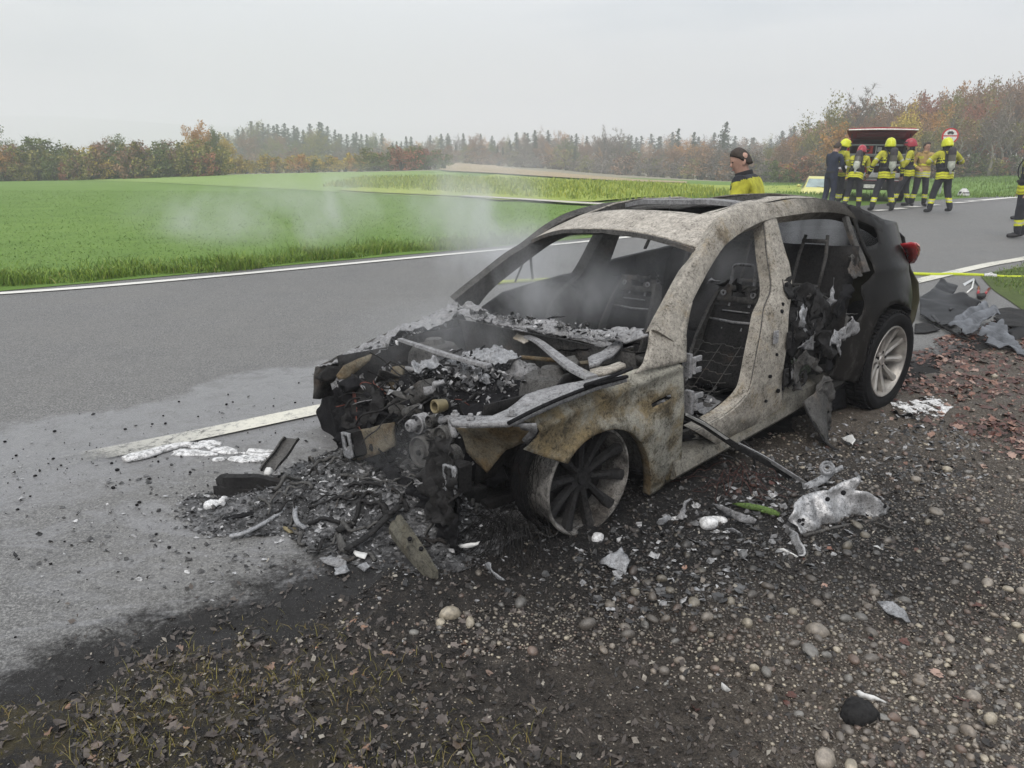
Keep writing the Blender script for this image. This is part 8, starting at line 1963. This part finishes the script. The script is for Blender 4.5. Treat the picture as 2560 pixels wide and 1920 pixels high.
for i, (pl, m, lb) in enumerate((([(-.747,3.097,.06), (-.694,3.105,.09), (-.667,3.08,.07), (-.704,3.07,.05)], 'melt', 'pale crumpled metal scrap under the charred bars'), ([(-.711,2.955,.04), (-.645,2.922,.06), (-.649,2.883,.05), (-.691,2.923,.03)], 'alu_white', 'white shell like metal scrap below the charred bars'), ([(-.68,2.865,.02), (-.632,2.85,.05), (-.607,2.827,.04), (-.639,2.82,.02)], 'melt', 'crumpled pinkish grey foil scrap at the mud edge'), ([(-.85,2.917,.02), (-.807,2.926,.04), (-.719,2.855,.05), (-.721,2.829,.03), (-.801,2.864,.02)], 'ash', 'ragged grey ash cake left of the bent beam'), ([(-.766,2.838,.02), (-.721,2.835,.05), (-.696,2.809,.03), (-.749,2.789,.01)], 'melt', 'folded grey film between asphalt and bent beam'), ([(-.253,3.005,.04), (-.208,2.992,.06), (-.142,3.008,.06), (-.148,2.989,.05), (-.222,2.984,.04)], 'alu_white', 'narrow white metal sliver right of the bent beam'), ([(-.486,3.653,.06), (-.429,3.546,.12), (-.4,3.51,.1), (-.458,3.565,.05)], 'ash', 'ashy lump left of the left bumper mount'))):
    thing3('metal_scrap', lb, 'scrap', [Vector(p) for p in pl], m, .014, .016, .006, .004, fq=16, seed=i * 2.3)
for i, (pl, m, lb, nm) in enumerate((([(.393,2.918,.01), (.422,2.907,.05), (.471,2.938,.05), (.498,2.968,.06), (.512,2.95,.04), (.524,2.876,.04), (.512,2.857,.03), (.503,2.825,.005), (.469,2.854,.01), (.431,2.861,.02)], 'melt', 'jagged white aluminium shard standing before the front wheel', 'aluminium_shard'), ([(-.116,2.877,.02), (-.096,2.851,.05), (-.063,2.771,.05), (-.019,2.736,.03), (-.07,2.8,.01)], 'melt', 'pale twisted metal finger beside the tangled wires', 'twisted_scrap'), ([(1.487,2.603,.02), (1.526,2.567,.05), (1.558,2.535,.04), (1.57,2.494,.01), (1.509,2.488,.03), (1.494,2.548,.02)], 'melt', 'torn grey foil lying on the gravel at the right', 'torn_foil'), ([(1.177,2.1,.01), (1.184,2.082,.03), (1.254,2.045,.02), (1.26,2.046,.01), (1.182,2.072,.01)], 'alu_white', 'white elongated metal splinter above the dark melted lump', 'metal_splinter'), ([(1.676,3.076,.01), (1.701,3.054,.03), (1.705,3.017,.03), (1.684,3.034,.01)], 'alu_white', 'small white metal chip right of the torn aluminium panel', 'metal_chip'), ([(.752,2.716,.01), (.78,2.7,.03), (.792,2.685,.02), (.769,2.686,.01)], 'melt', 'small bluish foil chip between the cobbles', 'metal_chip'), ([(.722,2.107,.01), (.723,2.105,.04), (.757,2.095,.02), (.743,2.099,.01)], 'alu_white', 'tiny upright white shard in the brown mud', 'metal_chip'), ([(1.764,3.279,.01), (1.784,3.248,.05), (1.85,3.213,.04), (1.834,3.232,.02), (1.791,3.25,.01)], 'bm_soot', 'dark oval metal plate beside the torn aluminium panel', 'metal_plate'), ([(2.121,4.45,.01), (2.182,4.426,.03), (2.173,4.364,.03), (2.135,4.316,.02), (2.122,4.388,.01)], 'alu_white', 'white crumpled scrap below the hanging rocker skin', 'metal_scrap'), ([(2.226,4.415,.01), (2.277,4.391,.03), (2.301,4.379,.02), (2.232,4.366,.01)], 'bm_soot', 'small dark plate right of the white crumpled scrap', 'metal_scrap'), ([(2.685,4.972,.01), (2.684,4.89,.05), (2.691,4.857,.03), (2.751,4.803,.05), (2.801,4.843,.02), (2.726,4.839,.01)], 'char', 'black charred scrap lying in the foam beside the rear wheel', 'charred_scrap'), ([(.713,3.269,.02), (.717,3.243,.06), (.777,3.281,.06), (.788,3.27,.04), (.726,3.245,.02)], 'melt', 'pleated grey foil right of the front wheel', 'torn_foil'), ([(.815,3.308,.02), (.858,3.358,.06), (.878,3.398,.08), (.941,3.479,.05), (.894,3.411,.06), (.852,3.289,.03)], 'ash', 'curled ash grey strip beside the pleated foil', 'ash_strip'), ([(1.04,3.473,.03), (1.087,3.362,.06), (1.199,3.257,.05), (1.193,3.264,.02), (1.123,3.269,.03), (1.073,3.387,.02)], 'ash', 'long flat ash cake below the green strip', 'ash_cake'), ([(1.04,3.22,.02), (1.064,3.19,.04), (1.103,3.162,.03), (1.092,3.175,.01)], 'melt', 'thin pale sliver right of the foam blobs', 'metal_splinter'))):
    thing3(nm, lb, 'scrap', [Vector(p) + Vector((0, 0, .005)) for p in pl], m, .010, .014, .005, .004, fq=18, seed=i * 1.7)
# torn aluminium door panel
M['sheet_alu'] = m_burnt('scorched_sheet_aluminium', (.38, .38, .385), (.03, .03, .031), (.22, .21, .19), .15, .60, 2.2, .38, .5, spec=.4)
AP = empty('aluminium_scrap', (*(1.654,3.409), .0)); tag(AP, 'torn pale aluminium door panel lying on its edge in front of the sill', 'car part'); L0 = AP.location; lc = lambda p: Vector(p) - L0
sheet3('main_sheet', [lc(p) for p in ((1.341,3.241,.06), (1.356,3.238,.1), (1.387,3.274,.14), (1.439,3.312,.16), (1.503,3.343,.165), (1.57,3.35,.17), (1.65,3.381,.2), (1.744,3.424,.22), (1.721,3.376,.19), (1.711,3.37,.16), (1.791,3.379,.13), (1.847,3.361,.1), (1.93,3.369,.07), (1.875,3.349,.04), (1.795,3.329,.03), (1.693,3.309,.02), (1.559,3.258,.02), (1.448,3.194,.015), (1.393,3.179,.02), (1.388,3.2,.05))], M['sheet_alu'], AP, .034, .016, .004, .006, fq=8)
for p, r in (((1.545,3.287,.15), .009), ((1.638,3.329,.165), .010), ((1.871,3.365,.075), .009), ((1.396,3.226,.065), .008), ((1.42,3.242,.06), .007), ((1.411,3.218,.05), .006)):
    c = lc(p); n_ = Vector((-.25, -.75, .6)); mb = MB(); mb.lathe([(0, .006), (r * .8, .006), (r, .008), (r * 1.15, .004), (r * 1.2, -.01)], c + n_ * .012, n_, 12); mb.build('panel_hole', M['char'], AP, smooth=True)
sheet3('bent_flap', [lc(p) for p in ((1.347,3.206,.03), (1.357,3.147,.05), (1.346,3.039,.045), (1.349,2.99,.03), (1.34,2.982,.01), (1.311,2.978,.015), (1.319,3.093,.02))], M['sheet_alu'], AP, .016, .014, .006, .006, fq=14); sheet3('bent_flap', [lc(p) for p in ((1.227,3.049,.01), (1.248,3.02,.03), (1.298,2.961,.025), (1.295,2.976,.01), (1.251,3.023,.01))], M['alu_white'], AP, .006, .02, .003, .005)
mb = MB(); mb.tube([lc(p) for p in ((1.395,3.161,.02), (1.575,3.228,.03), (1.779,3.294,.035), (1.953,3.408,.03), (2.054,3.396,.01))], [.008] * 5, 6); mb.build('lower_trim', M['bm_soot'], AP, smooth=True)
# pale bracket with the round eye, strip torn from the sill, green strip
BR2 = empty('pale_bracket', (*(1.764,3.84), .0)); tag(BR2, 'pale bracket with a round eye behind the torn aluminium panel', 'car part'); L0 = BR2.location; lc = lambda p: Vector(p) - L0
sheet3('bracket_arm', [lc(p) for p in ((1.584,3.687,.02), (1.586,3.669,.05), (1.725,3.739,.09), (1.825,3.769,.12), (1.834,3.766,.1), (1.782,3.746,.08), (1.722,3.702,.05), (1.618,3.658,.02))], M['melt'], BR2, .006, .02, .003, .014); mb = MB(); mb.lathe([(.010, .0), (.016, .004), (.022, .0), (.032, .005), (.040, .0), (.040, -.010), (.010, -.010)], lc((1.729,3.735,.12)), (-.3, -.8, .5), 24, closed=True); mb.build('round_eye', M['melt'], BR2, auto=35)
TS = empty('door_strip', (*(1.409,4.227), .0)); tag(TS, 'long charred door strip leaning from the sill down to the ground', 'car part'); L0 = TS.location; lc = lambda p: Vector(p) - L0
P = resample([lc(p) for p in ((.931,3.75,.42), (1.043,3.736,.36), (1.216,3.756,.24), (1.444,3.825,.1), (1.558,3.825,.03))], 24); mb = MB(); mb.loft([[p + Vector((0, 0, .022)), p + Vector((.018, -.02, .010)), p + Vector((.014, -.016, -.02)), p + Vector((-.01, .01, -.016))] for p in P]); mb.build('strip', M['bm_dark'], TS, auto=35)
P = resample([lc(p) for p in ((1.23,3.752,.25), (1.401,3.81,.15), (1.604,3.769,.03), (1.631,3.734,.02))], 14); mb = MB(); mb.loft([[p + Vector((0, 0, .014)), p + Vector((.012, -.012, .004)), p + Vector((0, 0, -.012))] for p in P]); mb.build('strip_edge', M['bm_ash'], TS, auto=35)
P = resample([lc(p) for p in ((.921,3.702,.435), (1.035,3.707,.375), (1.148,3.7,.3))], 10); mb = MB(); mb.loft([[p + Vector((0, 0, .012)), p + Vector((.014, -.014, .006)), p + Vector((0, -.002, -.004))] for p in P]); mb.build('pale_edge', M['alu_white'], TS, auto=35)
M['green_pl'] = m_burnt('scorched_green_plastic', (.085, .14, .035), (.012, .014, .009), (.11, .12, .05), .2, .55, 3)
thing3('green_strip', 'scorched green strip lying in the ash before the sill', 'strip', [(1.154,3.484,.02), (1.178,3.462,.04), (1.212,3.453,.045), (1.276,3.424,.04), (1.325,3.385,.04), (1.353,3.36,.03), (1.344,3.347,.02), (1.308,3.365,.02), (1.256,3.41,.02), (1.198,3.442,.02)], 'green_pl', .006, .016, .003, .02)
M['wire_dark'] = plain('dull_red_wire', (.055, .022, .018), .7)
# tangles of thin wire
def tangle(name, label, c, sp, cnt, r, m, L, seed, drop=True):
    gg = random.Random(seed); mb = MB(); c = Vector(c)
    for k in range(cnt):
        p = c + Vector((gg.gauss(0, sp), gg.gauss(0, sp * .6), gg.uniform(.02, .12))); a = gg.gauss(4.2, .9); P = []
        for i in range(7):
            u = i / 6; a += gg.gauss(0, .22); p = p + Vector((math.cos(a), math.sin(a), 0)) * L / 7; P.append(Vector((p.x, p.y, max(surf(p.x, p.y) + .004, (c.z + .10) * math.sin(3.1 * min(1, u + .25)) * gg.uniform(.3, 1)))))
        mb.tube(smooth_path(P, 12), r, 3, cap=False)
    return tag(mb.build(name, M[m], None, smooth=True), label, 'wires')
tangle('tyre_wire_tangle', 'black tangle of tyre cord wire before the burnt front wheel', (*(.012,3.156), .05), .07, 120, .0016, 'bm_dark', .26, 4)
tangle('cable_tangle', 'reddish brown cable tangle below the long door strip', (*(1.231,3.769), .03), .07, 22, .0018, 'wire_dark', .26, 5)
tangle('cable_tangle', 'black burnt cables curling under the left bumper mount', (*(-.171,3.625), .12), .05, 26, .005, 'bm_dark', .22, 6)
# twigs on the verge
TW = [((-1.92,2.496), (-1.821,2.388)), ((-1.821,2.431), (-1.762,2.429)), ((1.295,2.902), (1.35,2.981)), ((1.714,3.027), (1.8,2.964)), ((.532,2.43), (.546,2.361)), ((-.934,1.926), (-.9,1.956)), ((.937,1.975), (.997,1.935)), ((1.323,2.053), (1.39,2.047))]
TL = ['curved pale twig at the asphalt edge on the left', 'short dark twig beside the curved pale twig', 'black twig below the torn panel flap', 'long thin twig right of the white chip', 'thin twig in mud below the cream stone', 'greenish twig among the muddy leaves', 'brown twig in the gravel at the bottom', 'brown twig right of the dark melted lump']
for i, (a, b) in enumerate(TW):
    p = [Vector((a[0] + (b[0] - a[0]) * u + .008 * nz3(u * 3, i), a[1] + (b[1] - a[1]) * u + .008 * nz3(i, u * 3), verge_h(a[0] + (b[0] - a[0]) * u, a[1] + (b[1] - a[1]) * u) + .012 + .02 * (i == 0) * (1 - u))) for u in np.linspace(0, 1, 9)]
    mb = MB(); mb.tube(p, [.0045 * (1 - .6 * u) for u in np.linspace(0, 1, 9)], 5); tag(mb.build('twig', M['bark_pale' if i == 0 else 'bark'], None, smooth=True), TL[i], 'twig')

# ================================================================== smoke
def smoke(name, label, parts, dens, scale, thr, seed, stretch=(1, 1, .6)):
    """one body of drifting smoke: noise density inside soft ellipsoids"""
    n = NT(name); n.n.remove(n.b); P = n.pos()
    mp = n.n.new('ShaderNodeMapping'); mp.inputs['Location'].default_value = (seed, seed * 1.3, 0); mp.inputs['Scale'].default_value = stretch; n.l.new(P, mp.inputs[0])
    nn = n.n.new('ShaderNodeTexNoise'); nn.inputs['Scale'].default_value = scale; nn.inputs['Detail'].default_value = 4; nn.inputs['Roughness'].default_value = .55; nn.inputs['Distortion'].default_value = .6; n.l.new(mp.outputs[0], nn.inputs['Vector'])
    f = n.step(nn.outputs['Fac'], thr, thr + .26); tot = None; lo = [1e9] * 3; hi = [-1e9] * 3
    for c, r, w in parts:
        sub = n.n.new('ShaderNodeVectorMath'); sub.operation = 'SUBTRACT'; n.l.new(P, sub.inputs[0]); sub.inputs[1].default_value = c
        dv = n.n.new('ShaderNodeVectorMath'); dv.operation = 'DIVIDE'; n.l.new(sub.outputs[0], dv.inputs[0]); dv.inputs[1].default_value = r
        ln = n.n.new('ShaderNodeVectorMath'); ln.operation = 'LENGTH'; n.l.new(dv.outputs[0], ln.inputs[0])
        e = n.step(ln.outputs['Value'], 1.0, .15, 0, w); tot = e if tot is None else n.math('MAXIMUM', tot, e)
        for i in range(3): lo[i] = min(lo[i], c[i] - r[i]); hi[i] = max(hi[i], c[i] + r[i])
    lo[2] = max(lo[2], .03)
    d = n.math('MULTIPLY', n.math('MULTIPLY', f, tot), dens)
    pv = n.n.new('ShaderNodeVolumePrincipled'); pv.inputs['Color'].default_value = (.80, .81, .83, 1); pv.inputs['Anisotropy'].default_value = .3; n.l.new(d, pv.inputs['Density']); n.l.new(pv.outputs[0], n.out.inputs['Volume'])
    mb = MB(); mb.box([(a + b) / 2 for a, b in zip(lo, hi)], [b - a for a, b in zip(lo, hi)]); return tag(mb.build(name, n.m), label, 'smoke', kind='stuff')
sc = lambda p, r, w=1.0: (tuple(p), r, w)
smoke('cabin_smoke', 'grey smoke drifting in and over the cabin and engine bay of the wreck', [sc((.261,5,.816), (.85, .55, .40)), sc((.04,5.4,1.009), (.75, .6, .38), .7), sc((-.252,6,1.214), (.7, .6, .40), .5), sc((.962,4.9,.903), (.6, .6, .45), .2), sc((2.375,5.9,1.064), (.55, .5, .42), .9), sc((1.654,5.4,.987), (.5, .5, .4), .25), sc((-.396,4.2,.691), (.8, .5, .35), .2), sc((-.502,3.3,.359), (.30, .25, .22), .3)], 4.0, 2.8, .39, 3)
smoke('drifting_smoke', 'thin smoke drifting over the meadow behind the wreck', [sc((-3.518,10.5,.898), (2.2, 1.5, .60), 1.0), sc((-2.869,11,.993), (1.6, 1.5, .75), .9), sc((-1.668,12,1.003), (2.2, 1.8, .8), .35), sc((-.629,10.5,1.229), (1.6, 1.4, .9), .5)], 1.5, .9, .43, 8, (1, 1, .7))
